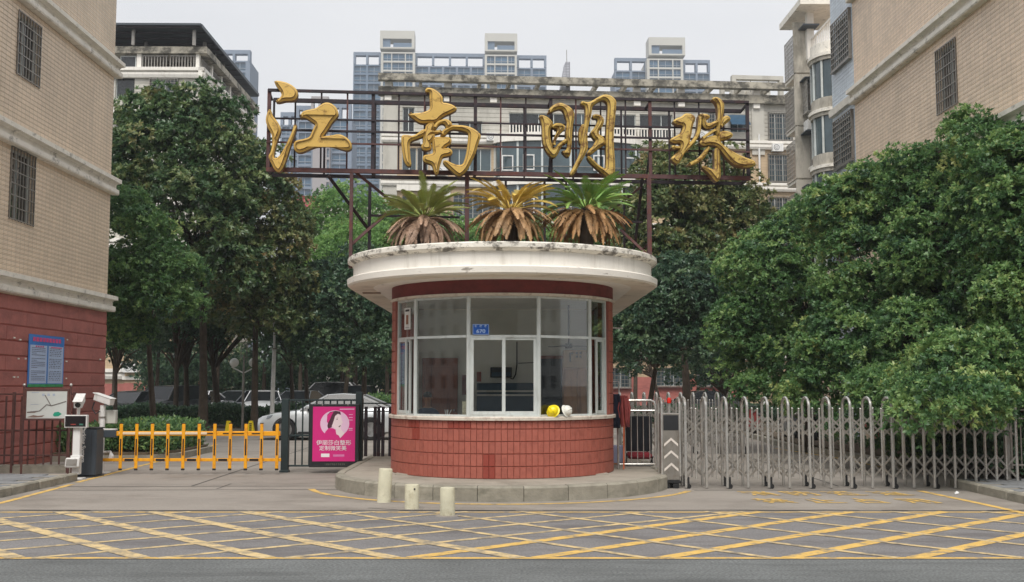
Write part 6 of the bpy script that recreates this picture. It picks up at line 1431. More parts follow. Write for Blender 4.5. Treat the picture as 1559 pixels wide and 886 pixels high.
hedge('hedge', 'added dark shrubs at the foot of the right wall, deepening the shade behind the folding gate', 8.5, 9.75, 19.2, 24.5, 1.0, 26000, cfd, 8, .09, .045)  # dark shrubs put in to darken the ground under the large tree
hedge('ground_cover', 'sparse low plants in the bed under the large tree', 8.6, 14, 24, 36, .3, 9000, cfd, 5, .09, .04)
hedge('ground_cover', 'small weeds growing along the mouldy canopy rim', BX - 2.4, BX + 2.4, 17.9, 20.6, .1, 900, cf, 6, .06, .02)
for v in bpy.data.objects['ground_cover.002'].data.vertices:
    v.co.z += ZR + .47
# ================================================================ BARRIER AND CAMERAS (left lane)
YB_ = 21.3
gb0, gb1 = at(150, 660, YB_), at(427, 660, YB_)
zt_b, zl_b = at(290, 660, YB_).z, at(290, 700, YB_).z
bg_ = thing('barrier_gate', 'yellow and black picket barrier arm lowered across the left lane', 'barrier', (gb0.x, YB_, 0))
mb = MB(); mb.bbox(gb0.x, gb1.x, YB_ - .03, YB_ + .03, zt_b - .045, zt_b + .045, .008); mb.build('arm', M['yellow'], bg_)
MB().bbox(at(182, 660, YB_).x, at(316, 660, YB_).x, YB_ - .045, YB_ - .031, zt_b - .018, zt_b + .03, .004).build('reflective_strip', mat('pale_strip', srgb(226, 206, 176), .4, var=.06), bg_)
for a, b in ((316, 325), (340, 372), (384, 400)): MB().box(at(a, 660, YB_).x, at(b, 660, YB_).x, YB_ - .035, YB_ - .031, zt_b - .01, zt_b + .012).build('black_strip', M['rubber'], bg_)
MB().bbox(gb0.x, gb1.x + .02, YB_ - .015, YB_ + .015, zl_b - .03, zl_b + .03, .005).build('lower_rail', M['yellow'], bg_)
xsb = [185 + 23.75 * k for k in range(11)]
for k in range(0, 10, 2):
    a, b = at(xsb[k] + 5, 700, YB_).x, at(xsb[k + 1] - 5, 700, YB_).x; MB().box(a, b, YB_ - .019, YB_ - .0155, zl_b - .022, zl_b + .022).build('black_strip', M['rubber'], bg_)
for x in xsb:
    X = at(x, 680, YB_).x; z1, z0 = at(290, 645, YB_).z, at(290, 713, YB_).z
    pk = MB().bbox(X - .032, X + .032, YB_ - .052, YB_ - .031 - .0145 + .012, z0, z1, .006).build('picket', M['yellow'], bg_)
    MB().bbox(X - .014, X + .014, YB_ - .058, YB_ - .053, zl_b + .09, zt_b - .1, .002).build('rubber_strip', M['rubber'], pk)
    MB().bbox(X - .034, X + .034, YB_ - .054, YB_ - .03, z0 - .035, z0 - .001, .006).build('foot_cap', M['rubber'], pk); MB().bbox(X - .034, X + .034, YB_ - .054, YB_ - .03, z1 + .001, z1 + .018, .004).build('top_cap', M['rubber'], pk)
p0, p1 = at(120, 726, 20.6), at(145, 653, 20.6)
cabt = thing('barrier_cabinet', 'dark grey barrier cabinet with vertical white lettering beside the camera pole', 'machine', ((p0.x + p1.x) / 2, 20.75, 0))
xa, xb = at(117, 690, 20.6).x, at(146, 690, 20.6).x
MB().bbox(xa, xb, 20.6, 20.98, .03, p1.z, .02).build('housing', M['greyp'], cabt); MB().bbox(xa - .02, xb + .02, 20.58, 21.0, 0, .03, .005).build('base_plate', M['black'], cabt); MB().bbox(xa - .008, xb + .008, 20.59, 20.99, p1.z + .001, p1.z + .025, .01).build('lid', M['black'], cabt)
MB().box(xb - .09, xb - .086, 20.596, 20.5995, .08, p1.z - .05).build('door_seam', M['black'], cabt)
P0 = lambda u, z, d: Vector((u, d, z))
put_text('Parking System', .11, M['whitep'], P0, (xa + xb) / 2 - .06, .62, 20.592, cabt, rotz=-math.pi / 2, bold=.002)
mb = MB(); mb.bbox(gb0.x - .03, gb0.x + .36, YB_ - .065, YB_ + .065, zt_b - .075, zt_b + .07, .01); mb.build('arm_clamp', M['greyp'], bg_); MB().box(gb0.x - .03, gb0.x + .35, YB_ - .062, YB_ + .06, zt_b + .072, zt_b + .095).build('clamp_cover', M['whitep'], bg_)
# camera pole with display
YC_ = 20.3; X = at(117, 700, YC_).x
cp1 = thing('camera_pole', 'white camera pole with black LED display and lower speaker at the kerb', 'camera pole', (X, YC_, 0))
zz = lambda y: at(117, y, YC_).z
MB().bbox(X - .07, X + .07, YC_ - .06, YC_ + .06, zz(722), zz(651), .01).build('post', M['whitep'], cp1); MB().bbox(X - .12, X + .14, YC_ - .1, YC_ + .1, 0, .03, .008).build('base_plate', M['whitep'], cp1)
MB().bbox(at(102, 640, YC_).x, at(136, 640, YC_).x, YC_ - .12, YC_ - .02, zz(651), zz(631.5), .008).build('display_frame', M['whitep'], cp1)
sc_ = MB().box(at(103.5, 640, YC_).x, at(134.5, 640, YC_).x, YC_ - .128, YC_ - .121, zz(649), zz(633)).build('display', mat('black_display', srgb(30, 24, 26), .2), cp1)
ledt = mat('led_dots', srgb(150, 60, 50), .6); ledg = mat('green_led_dots', srgb(60, 110, 96), .6)
mb = MB(); mb.box(at(112, 640, YC_).x, at(120, 640, YC_).x, YC_ - .131, YC_ - .129, zz(646.5), zz(645)).build('display_print', ledt, sc_); MB().box(at(125, 640, YC_).x, at(131, 640, YC_).x, YC_ - .131, YC_ - .129, zz(647), zz(644.5)).build('display_print', ledg, sc_)
MB().cyl((X, YC_, zz(631)), (X, YC_, zz(618)), .03, 10).build('neck', M['whitep'], cp1)
mb = MB(); s0 = len(mb.v); mb.bbox(-.075, .075, -.17, .17, -.07, .07, .012); cam1 = mb
Mx = Matrix.Translation((X + .02, YC_ - .02, zz(611))) @ Matrix.Rotation(R(12), 4, 'Z') @ Matrix.Rotation(R(22), 4, 'X'); mb.xform(Mx); ch_ = mb.build('camera_housing', M['whitep'], cp1)
mb = MB(); mb.bbox(-.085, .085, -.21, .18, .072, .085, .004); mb.xform(Mx); mb.build('camera_hood', M['whitep'], ch_); mb = MB(); mb.cyl((0, -.172, 0), (0, -.18, 0), .05, 14); mb.xform(Mx); mb.build('lens', M['dglass'], ch_)
mb = MB(); xsx = at(108, 705, YC_).x; mb.bbox(-.13, .13, -.05, .03, -.09, .09, .02); mb.xform(Matrix.Translation((X - .03, YC_ - .11, zz(704))) @ Matrix.Rotation(R(-12), 4, 'X')); sp_ = mb.build('speaker', M['whitep'], cp1)
mb = MB(); mb.bbox(-.1, .1, -.058, -.052, -.06, .06, .003); mb.xform(Matrix.Translation((X - .03, YC_ - .11, zz(704))) @ Matrix.Rotation(R(-12), 4, 'X')); mb.build('speaker_grille', M['steeld'], sp_)
MB().bbox(X - .09, X + .09, YC_ - .08, YC_ + .08, zz(697), zz(693), .006).build('collar', M['whitep'], cp1)
# second camera pole
YD = 21.55; X = at(154, 700, YD).x; zz = lambda y: at(154, y, YD).z
cp2 = thing('camera_pole', 'round white pole with a bullet camera pointing left and a junction box behind', 'camera pole', (X, YD, 0))
MB().cyl((X, YD, .02), (X, YD, zz(617)), .052, 14).build('post', M['whitep'], cp2, smooth=True); MB().bbox(X - .16, X + .16, YD - .14, YD + .14, 0, .03, .008).build('base_plate', M['whitep'], cp2)
MB().bbox(at(148, 640, YD).x, at(174, 640, YD).x, YD + .06, YD + .18, zz(645), zz(624.5), .01).build('junction_box', mat('off_white_box', srgb(200, 200, 192), .5, var=.05), cp2)
mb = MB(); mb.bbox(-.24, .17, -.075, .075, -.065, .065, .012); Mx = Matrix.Translation((X + .06, YD - .03, zz(609))) @ Matrix.Rotation(R(-20), 4, 'Z') @ Matrix.Rotation(R(15), 4, 'Y'); mb.xform(Mx); ch2 = mb.build('camera_housing', M['whitep'], cp2)
mb = MB(); mb.bbox(-.28, .18, -.085, .085, .067, .08, .004); mb.xform(Mx); mb.build('camera_hood', M['whitep'], ch2); mb = MB(); mb.cyl((-.242, 0, 0), (-.25, 0, 0), .05, 14); mb.xform(Mx); mb.build('lens', M['dglass'], ch2)
mb = MB(); mb.tube([(X - .15, YD - .05, zz(612)), (X - .19, YD - .05, zz(622)), (X - .12, YD - .05, zz(630)), (X - .04, YD - .04, zz(626))], .012, 6); mb.build('cable', M['black'], cp2)
MB().cyl((X, YD, zz(636)), (X, YD, zz(634)), .065, 14).build('clamp', M['steeld'], cp2); MB().cyl((X, YD, zz(692)), (X, YD, zz(690)), .065, 14).build('clamp', M['steeld'], cp2)
mb = MB(); mb.tube([(X + .05, YD - .02, zz(688)), (X + .2, YD - .06, zz(687)), (X + .24, YD - .1, zz(694)), (X + .22, YD - .12, zz(702))], [.02, .018, .05, .06], 8); mb.build('lamp_horn', M['whitep'], cp2)

# ================================================================ LEFT FENCE AND NOTICE BOARD
YF = 21.65; X0, X1 = -13.0, at(112, 650, YF).x
zf = lambda y: at(60, y, YF).z
brown = mat('brown_fence_paint', srgb(92, 62, 58), .6, .1, var=.2, scale=6, dirt=srgb(120, 80, 66), damt=.4, dscale=(6, 6, 6))
fn1 = thing('fence', 'brown steel picket fence in front of the red tiled wall', 'fence', (X1, YF, 0))
for y, h_ in ((600, .03), (655, .03), (693, .03)): MB().bbox(X0, X1, YF - .015, YF + .015, zf(y) - h_ / 2, zf(y) + h_ / 2, .004).build('rail', brown, fn1)
me = MB().bbox(-.017, .017, -.012, .012, 0, zf(603) - zf(707), .003).mesh('picket', brown)
k = 0; x = X1 - .1
while x > X0: link('picket', me, fn1, (x - X1, -.028, zf(707))); x -= .155; k += 1
for px in (20, 105, 112): xx = at(px, 650, YF).x; MB().bbox(xx - .025, xx + .025, YF - .03, YF + .03, .0, zf(597), .005).build('post', brown, fn1)
MB().box(X0, X1 - .02, YF - .02, YF + .35, -.02, .15).build('plinth', M['kerb'], fn1)
YN = 21.3; zn = lambda y: at(72, y, YN).z; xn0, xn1 = at(36, 615, YN).x, at(107, 615, YN).x
nb = thing('notice_board', 'framed white board with a faint green landscape print on two thin posts', 'notice board', ((xn0 + xn1) / 2, YN, 0))
tz0, tz1 = at(36, 640, YN).z, at(36, 592, YN).z
for x in (xn0, xn1): MB().cyl((x, YN, 0), (x, YN, tz1 + .05), .022, 8).build('post', brown, nb); MB().sphere((x, YN, tz1 + .075), .032, 10, 7).build('finial', M['steel'], nb, smooth=True)
MB().box(xn0 + .03, xn1 - .03, YN - .01, YN + .01, tz0 + .04, tz1 - .04).build('panel', mat('faded_white_panel', srgb(206, 212, 208), .35, var=.06, scale=2), nb)
for (a, b, c, d) in ((xn0 + .02, xn1 - .02, tz0, tz0 + .04), (xn0 + .02, xn1 - .02, tz1 - .04, tz1), (xn0 + .02, xn0 + .06, tz0 + .04, tz1 - .04), (xn1 - .06, xn1 - .02, tz0 + .04, tz1 - .04)): MB().bbox(a, b, YN - .02, YN + .02, c, d, .004).build('frame', brown, nb)
def npt(u, v): return (xn0 + .06 + (xn1 - xn0 - .12) * u, YN - .013, tz0 + .04 + (tz1 - tz0 - .08) * v)
mb = MB()
def poly_print(mb, pts, off=0): mb.add([(x, y - off, z) for x, y, z in (npt(*p) for p in pts)], [tuple(range(len(pts)))])
for a, b in (((.02, .22), (.33, .27)), ((.33, .27), (.5, .5)), ((.5, .5), (.62, .46)), ((.62, .46), (.98, .62)), ((.6, .48), (.45, .85))):
    A, B = Vector(npt(*a)), Vector(npt(*b)); mb.bar(A, B, .018, .004, (0, 1, 0))
mb.build('line_print', mat('grey_print', srgb(120, 116, 112), .6), nb)
mb = MB(); poly_print(mb, [(.02, .04), (.18, .12), (.3, .09), (.46, .12), (.4, .05), (.2, .03)]); poly_print(mb, [(.02, .2), (.12, .26), (.3, .25), (.2, .2)]); mb.build('hill_print', mat('brown_grey_print', srgb(132, 112, 100), .6), nb, fix=False)
mb = MB(); poly_print(mb, [(.66, .12), (.7, .22), (.8, .24), (.88, .16), (.8, .08), (.7, .07)]); mb.build('green_print', mat('teal_print', srgb(40, 160, 130), .5), nb, fix=False)
mb = MB()
for k in range(3): poly_print(mb, [(.38 + .13 * k, .82), (.44 + .13 * k, .82), (.44 + .13 * k, .9), (.38 + .13 * k, .9)])
poly_print(mb, [(.1, .5), (.3, .5), (.3, .515), (.1, .515)]); poly_print(mb, [(.12, .93), (.3, .93), (.3, .95), (.12, .95)]); mb.build('faint_print', mat('faint_blue_print', srgb(176, 188, 204), .6), nb, fix=False)

# ================================================================ CENTRE-LEFT GATE AND ADVERTISEMENT
YG = 21.8; zg = lambda y: at(490, y, YG).z; xg = lambda x: at(x, 660, YG).x
gt = thing('pedestrian_gate', 'dark green pedestrian gate between two square posts, left of the gatehouse', 'gate', (xg(434), YG, 0))
MB().bbox(xg(429), xg(440), YG - .07, YG + .07, .02, zg(607), .008).build('post', M['blackg'], gt); MB().bbox(xg(427.5), xg(441), YG - .09, YG + .09, 0, .05, .008).build('post_base', M['blackg'], gt)
MB().bbox(xg(541.5), xg(552), YG - .07, YG + .07, .02, zg(596.5), .008).build('post', M['blackg'], gt)
for y in (609, 663, 709): MB().bbox(xg(440), xg(541.5), YG - .02, YG + .02, zg(y) - .018, zg(y) + .018, .004).build('rail', M['blackg'], gt)
for x in np.linspace(450, 534, 9): MB().cyl((xg(x), YG, zg(709) + .018), (xg(x), YG, zg(609) - .018), .016, 8).build('bar', M['blackg'], gt)
YA = 21.62; xa_ = lambda x: at(x, 660, YA).x; za_ = lambda y: at(508, y, YA).z
ad = thing('advertisement_board', 'black framed pink advertisement of a woman touching her face, fixed to the gate', 'advertisement', (xa_(509), YA, za_(711)), R(-2.0))
MB().bbox(xa_(471.5), xa_(547.5), YA - .06, YA + .06, za_(711), za_(615), .012).build('frame', M['black'], ad)
MB().box(xa_(477), xa_(541.5), YA - .068, YA - .061, za_(702), za_(619)).build('poster', M['pink'], ad)
for x in (491, 530): MB().sphere((xa_(x), YA - .062, za_(616.5)), .013, 8, 6).build('screw', M['steel'], ad)
PX0, PX1, PZ0, PZ1 = xa_(477), xa_(541.5), za_(702), za_(619)
def ap(u, v, o_): return (PX0 + (PX1 - PX0) * u, YA - .0685 - o_, PZ0 + (PZ1 - PZ0) * v)
def aprint(name, pts, m_, o_): mb = MB(); mb.add([ap(u, v, o_) for u, v in pts], [tuple(range(len(pts)))]); return mb.build(name, m_, ad, fix=False)
asp = (PZ1 - PZ0) / (PX1 - PX0)
q = lambda x, y: ((x - 75) / (630 - 75), 1 - (y - 40) / (772 - 40))     # poster tracing to poster coordinates
circ = [q(362 + 190 * math.cos(a), 268 + 178 * math.sin(a)) for a in np.linspace(0, 2 * math.pi, 40, endpoint=False)]
aprint('moon_print', circ, M['palepink'], .0006)
aprint('shoulder_print', [q(*p) for p in ((228, 410), (245, 370), (285, 325), (340, 330), (375, 350), (395, 395), (420, 430), (430, 470), (360, 480), (250, 475))], M['pink'], .0012)
aprint('hair_print', [q(*p) for p in ((268, 200), (262, 150), (300, 110), (370, 95), (430, 105), (442, 150), (400, 135), (365, 165), (350, 220), (335, 270), (320, 320), (275, 332), (265, 300), (275, 250))], M['hairp'], .0018)
aprint('veil_print', [q(*p) for p in ((258, 240), (262, 160), (300, 118), (345, 108), (318, 160), (300, 210), (272, 262))], M['pink'], .0022)
aprint('face_print', [q(*p) for p in ((365, 165), (400, 135), (435, 150), (450, 190), (452, 220), (470, 252), (455, 262), (450, 290), (440, 320), (420, 345), (385, 345), (345, 315), (322, 300), (335, 270), (350, 220))], M['skinp'], .0024)
aprint('hand_print', [q(*p) for p in ((375, 360), (400, 335), (440, 320), (450, 350), (490, 400), (465, 430), (435, 462), (415, 425), (385, 410))], M['skinp'], .0026)
for pts in (((380, 205), (400, 200), (402, 210), (384, 214)), ((412, 305), (440, 285), (438, 300), (420, 318)), ((378, 190), (405, 184), (404, 188))): aprint('feature_print', [q(*p) for p in pts], M['hairp'], .003)
PA = lambda u, z, d: Vector((u, d, z))
W1 = (PX1 - PX0)
def atext(s, size, u, v, sx=1.0, bold=0, m_=None, space=1.0): x, y, z = ap(u, v, 0); put_text(s, size, m_ or M['whiteprint'], PA, x, z, YA - .0715, ad, bold=bold, sx=sx, space=space)
atext('伊丽莎白整形', W1 * .125, .5, q(345, 527)[1], 1.1, .0004); atext('定制微笑美', W1 * .12, .48, q(340, 600)[1], 1.08, .0004)
aprint('button_print', [q(*p) for p in ((188, 668), (298, 668), (298, 715), (188, 715))], M['whiteprint'], .001)
aprint('line_print', [q(*p) for p in ((345, 680), (492, 678), (492, 708), (345, 710))], mat('mid_pink_print', srgb(222, 130, 184), .4), .001)
aprint('line_print', [q(*p) for p in ((425, 68), (615, 66), (615, 78), (425, 80))], M['palepink'], .001)
for y in (142, 180, 215, 328, 350): aprint('line_print', [q(*p) for p in ((545, y), (595, y), (595, y + 8), (545, y + 8))], M['palepink'], .001)
put_text('18670072830', .05, mat('dim_silver_print', srgb(120, 118, 108), .5), PA, (PX0 + PX1) / 2 + .02, za_(706.5), YA - .062, ad, space=1.5)
# dark fence from the gate to the gatehouse
YK = 23.2; xk = lambda x: at(x, 660, YK).x; zk = lambda y: at(575, y, YK).z
fk = thing('fence', 'short dark brown bar fence on the island between the gate and the gatehouse', 'fence', (xk(553), YK, .23))
for y in (614, 626): MB().bbox(xk(551), xk(600), YK - .015, YK + .015, zk(y) - .014, zk(y) + .014, .004).build('rail', M['blackg'], fk)
for i, x in enumerate((557, 571, 576.5, 583, 594)): MB().bbox(xk(x) - .035, xk(x) + .035, YK - .02, YK + .02, .23, zk(619), .005).build('bar', M['rustdark'], fk)
MB().bbox(xk(549), xk(553), YK - .04, YK + .04, .2, zk(607), .005).build('post', M['blackg'], fk)

# ================================================================ BOLLARDS
for (px, yb_, yt_, w_, tilt, lab) in ((583, 769, 717, 21, 3, 'cream concrete bollard leaning slightly right, tallest of the three'), (626, 779, 741, 22, 0, 'short cream bollard with a dark hole, middle of the three'), (680.5, 789, 746, 23, 0, 'cream bollard nearest the road, below the dark red tile')):
    b = gr(px, yb_ - 2); k_ = b.y / FPX; h_ = (yb_ - yt_) * k_ * 1.0; r_ = w_ * k_ / 2
    T = thing('bollard', lab, 'bollard', (b.x, b.y + r_, 0), 0, 'three cream bollards before the island')
    mb = MB(); mb.lathe([(r_ * 1.02, 0), (r_, .02), (r_ * .99, h_ * .5), (r_ * .98, h_ - .02), (r_ * .93, h_ - .004), (0, h_)], n=24); mb.xform(Matrix.Rotation(R(tilt), 4, 'Y')); o = mb.build('post', M['bollard'], T, smooth=True, local=True)
    mb = MB(); mb.lathe([(r_ * 1.6, 0), (r_ * 1.5, .012), (r_ * 1.02, .014)], n=20); mb.build('mortar_footing', M['conc'], T, local=True)
    if px == 626: mb = MB(); mb.sphere((.045, -r_ * .93, h_ - .06), .013, 8, 6); mb.build('hole', M['black'], T, local=True)

# ================================================================ SLIDING GATE
def gate(name, lab, Yg, x0, npil, sp, heads, zt_, dep=.42, group=None, wheels=True, hidden_arch=()):
    T = thing(name, lab, 'gate', (x0, Yg, 0)); r_ = .025
    arch = MB(); r0 = dep / 2; n_ = 10; pts = [(0, 0, 0.02)] + [(0, r0 - r0 * math.cos(math.pi * k / n_), zt_ - r0 * .62 + r0 * .62 * math.sin(math.pi * k / n_)) for k in range(n_ + 1)] + [(0, dep, .02)]
    arch.tube(pts, r_, 8); am = arch.mesh('arch', M['steel'], smooth=True)
    pole = MB(); pole.cyl((0, 0, .16), (0, 0, zt_ - .2), .016, 8); pole.sphere((0, 0, zt_ - .19), .021, 8, 6); pm_ = pole.mesh('upright', M['steel'], smooth=True)
    def cross(zc, hh, m_):
        mb = MB()
        for y in (-.0,):
            off = -.006
            mb.bar((-sp / 2, y + off, zc - hh), (sp / 2, y + off, zc + hh), .031, .01, (0, 1, 0)); mb.bar((-sp / 2, y - off * .3, zc + hh), (sp / 2, y - off * .3, zc - hh), .031, .01, (0, 1, 0))
        return mb.mesh('brace', m_)
    c1, c2 = cross(1.04, .16, M['steeld']), cross(.37, .19, M['steeld'])
    wl = MB(); wl.cyl((0, -.018, .045), (0, .018, .045), .045, 12); wl.bar((0, 0, .05), (0, 0, .2), .03); wm = wl.mesh('wheel', M['rubber'])
    for k in range(npil):
        x = sp * k
        link('arch', am, T, (x, 0, 0))
        if k < npil - 1:
            for y in (0, dep): link('upright', pm_, T, (x + sp / 2, y, 0))
            for y in (0, dep):
                for c_ in (c1, c2): link('brace', c_, T, (x + sp / 2, y, 0))
        if k % 2 == 0 and wheels:
            for y in (0, dep): link('wheel', wm, T, (x + .04, y, 0))
    return T
Yf = 18.4; sp = 31.2 * Yf / FPX; xfirst = at(1043.5, 660, Yf).x
gate('sliding_gate', 'long stainless steel folding gate closed across the right lane', Yf, xfirst, 17, sp, None, at(1200, 605.5, Yf).z + .0)
Yr = 27.4; g2 = gate('sliding_gate', 'second stainless folding gate standing further back behind the railing', Yr, at(945, 660, Yr).x, 11, 18.6 * Yr / FPX, None, at(1000, 598, Yr).z, dep=.42)
# gate head
YH = 18.42; hx0, hx1 = at(1008.5, 680, YH).x, at(1035, 680, YH).x; zh = lambda y: at(1021, y, YH).z
hd = thing('gate_motor_head', 'stainless gate motor box with chevrons and black panel at the end of the folding gate', 'gate head', ((hx0 + hx1) / 2, YH, 0))
MB().bbox(hx0, hx1, YH, YH + .42, .14, zh(629), .012).build('housing', M['steeld'], hd)
MB().bbox(hx0 + .02, hx1 - .02, YH - .006, YH - .001, zh(655), zh(632), .004).build('panel', M['black'], hd)
for k, y in enumerate((673, 692, 711)):
    xm = (hx0 + hx1) / 2; t = .045; z = zh(y); mb = MB(); e = .028
    mb.add([(hx0 + e, YH - .004, z - .075), (hx0 + e, YH - .004, z - .075 + t), (xm, YH - .004, z + .03 + t), (xm, YH - .004, z + .03), (hx1 - e, YH - .004, z - .075), (hx1 - e, YH - .004, z - .075 + t)], [(0, 1, 2, 3), (3, 2, 5, 4)]); mb.build('chevron', mat('chevron_print', srgb(214, 206, 198), .4) if k == 0 else bpy.data.materials['chevron_print'], hd, fix=False)
for x in (hx0 - .005, hx1 + .005): mb = MB(); rr = .21; mb.tube([(x, YH + .02, zh(725)), (x, YH + .02, zh(615))] + [(x, YH + .02 + .19 - .19 * math.cos(a), zh(615) + .1 * math.sin(a)) for a in np.linspace(.2, math.pi - .2, 7)] + [(x, YH + .4, zh(615)), (x, YH + .4, zh(725))], .02, 8); mb.build('arch', M['steel'], hd, smooth=True)
MB().bbox(hx0 - .01, hx1 + .01, YH - .01, YH + .43, .09, .14, .01).build('skirt', M['rubber'], hd)
for x in (hx0 + .07, hx1 - .07):
    for y in (YH + .02, YH + .38): MB().cyl((x, y - .02, .055), (x, y + .02, .055), .055, 14).build('wheel', M['rubber'], hd)
xr = at(1018.5, 608, YH + .2).x
MB().cyl((xr, YH + .2, zh(629)), (xr, YH + .2, zh(613)), .02, 8).build('lamp_stem', M['steel'], hd); MB().lathe([(0, 0), (.035, 0), (.04, .03), (.03, .085), (0, .1)], xr, YH + .2, 12, cz=zh(614)).build('warning_lamp', mat('red_lamp_plastic', srgb(220, 40, 24), .3), hd, smooth=True)
# gate end post at the right pavement
xe = at(1532, 660, 18.5).x; ep = thing('gate_post', 'plain steel post where the folding gate ends at the right pavement', 'post', (xe, 18.5, 0)); MB().bbox(xe - .04, xe + .04, 18.46, 18.54, 0, at(1532, 622, 18.5).z, .006).build('post', M['steeld'], ep)
xe0 = at(1539, 660, 18.9).x; fr_ = thing('fence', 'plain grey bar fence at the right edge beyond the folding gate', 'fence', (xe0, 18.9, .12))
for z in (at(1545, 624, 18.9).z, at(1545, 708, 18.9).z, at(1545, 637, 18.9).z): MB().bbox(xe0, xe0 + 3.4, 18.885, 18.915, z - .014, z + .014, .003).build('rail', M['steeld'], fr_)
for k in range(20): MB().cyl((xe0 + k * .17, 18.9, .3), (xe0 + k * .17, 18.9, at(1545, 637 if k else 622, 18.9).z), .01 if k else .02, 6).build('bar', M['steeld'], fr_)

# ================================================================ RAILING, CHAIR, MOP (right of the gatehouse)
YL = 19.75; xl = lambda x: at(x, 660, YL).x; zl = lambda y: at(970, y, YL).z
rl = thing('railing', 'stainless steel railing panel between the gatehouse and the gate head', 'railing', (xl(970), YL, .23))
MB().tube([(xl(941), YL, .23), (xl(941), YL, zl(618)), (xl(943), YL, zl(611)), (xl(948), YL, zl(609.5)), (xl(991), YL, zl(609.5)), (xl(996.5), YL, zl(612)), (xl(998), YL, zl(620)), (xl(998), YL, .23)], .022, 8).build('frame', M['steel'], rl, smooth=True)
for y in (625, 706.5): MB().cyl((xl(943), YL, zl(y)), (xl(997), YL, zl(y)), .017, 8).build('rail', M['steel'], rl)
for x in (952, 961, 970.5, 979.5, 989): MB().cyl((xl(x), YL, zl(706)), (xl(x), YL, zl(626)), .009, 6).build('bar', M['steel'], rl)
YQ = 20.6; xq = lambda x: at(x, 660, YQ).x; zq = lambda y: at(970, y, YQ).z
chm = mat('black_fabric', srgb(26, 28, 34), .9, var=.2); chr_ = mat('dark_red_fabric', srgb(128, 30, 42), .8, var=.15)
ch = thing('folding_chair', 'black folding chair with a dark red seat edge behind the stainless railing', 'chair', (xq(972), YQ, .02))
MB().bbox(xq(954), xq(995), YQ + .22, YQ + .27, zq(688), zq(634), .03).build('backrest', chm, ch, smooth=True)
MB().bbox(xq(954), xq(991), YQ - .2, YQ + .22, zq(698), zq(688.5), .04).build('seat', chr_, ch, smooth=True)
for s, x in ((-1, 953), (1, 992)):
    MB().tube([(xq(x), YQ + .26, zq(630)), (xq(x), YQ + .1, zq(690)), (xq(x) + s * .0, YQ - .22, zq(716) - .02)], .014, 6).build('leg', M['black'], ch); MB().tube([(xq(x), YQ - .18, zq(694)), (xq(x), YQ + .28, .24)], .014, 6).build('leg', M['black'], ch)
MB().tube([(xq(953), YQ - .22, .245), (xq(992), YQ - .22, .245)], .012, 6).build('foot_bar', M['black'], ch)
YM_ = 19.55; xm_ = lambda x: at(x, 640, YM_).x; zm = lambda y: at(945, y, YM_).z
mo = thing('mop', 'upturned mop with a dusty red cloth head leaning on the railing', 'mop', (xm_(949), YM_, .23))
MB().cyl((xm_(949), YM_, .24), (xm_(951), YM_ + .1, zm(612)), .014, 8).build('handle', mat('orange_wood', srgb(196, 104, 66), .6), mo)
mb = MB(); rn = random.Random(4)
for k in range(90):
    a = rn.uniform(0, 6.28); rr = rn.uniform(.03, .12); x, y = xm_(951), YM_ + .1; top = zm(603) - rn.uniform(0, .06)
    mb.tube([(x, y, top - .03), (x + rr * .6 * math.cos(a), y + rr * .6 * math.sin(a), top + .01), (x + rr * math.cos(a), y + rr * math.sin(a), top - .18), (x + rr * .8 * math.cos(a + .2), y + rr * .8 * math.sin(a + .2), top - rn.uniform(.35, .52))], [.012, .014, .013, .008], 5)
mb.build('head', mat('dusty_red_cloth', srgb(150, 72, 70), .95, var=.2, scale=12), mo)
cl = thing('cloth', 'dark navy cloth hanging beside the mop against the gatehouse', 'cloth', (xm_(937), YM_ + .05, zm(652)))
mb = MB(); n_ = 10; vs = []
for j in range(9):
    for i in range(n_): t = i / (n_ - 1); u = j / 8; w_ = .07 + .03 * math.sin(u * 3); vs.append((xm_(938) + (t - .5) * 2 * w_ + .012 * math.sin(u * 7), YM_ + .08 + .022 * math.sin(t * 12 + u * 2), zm(600) - u * (zm(600) - zm(652))))
mb.add(vs, [(j * n_ + i, j * n_ + i + 1, (j + 1) * n_ + i + 1, (j + 1) * n_ + i) for j in range(8) for i in range(n_ - 1)]); o = mb.build('fabric', mat('navy_cloth', srgb(30, 36, 54), .9), cl, smooth=True); md = o.modifiers.new('t', 'SOLIDIFY'); md.thickness = .012
bx_ = thing('box', 'small pale blue and white carton on the ground beside the gatehouse', 'box', (at(936, 690, 21).x, 21, .0)); x = at(936, 690, 21).x; MB().bbox(x - .1, x + .16, 20.9, 21.15, .25, .58, .01).build('carton', mat('pale_blue_carton', srgb(176, 184, 214), .7), bx_); MB().bbox(x - .1, x + .16, 20.9, 21.15, .02, .248, .01).build('lower_carton', M['wood2'], bx_)
br2 = thing('wall_bracket', 'thin pale bracket rod sticking out of the right side of the gatehouse', 'bracket', at(934, 500, 20)); p = at(932, 499, 20); MB().cyl((p.x - .02, 20, p.z), (p.x + .2, 20, p.z - .01), .012, 6).build('rod', M['whitep'], br2); p = at(934, 581, 20.2); MB().tube([(p.x - .03, 20.2, p.z), (p.x + .1, 20.2, p.z), (p.x + .1, 20.2, p.z - .25)], .014, 6).build('hook', M['whitep'], br2)

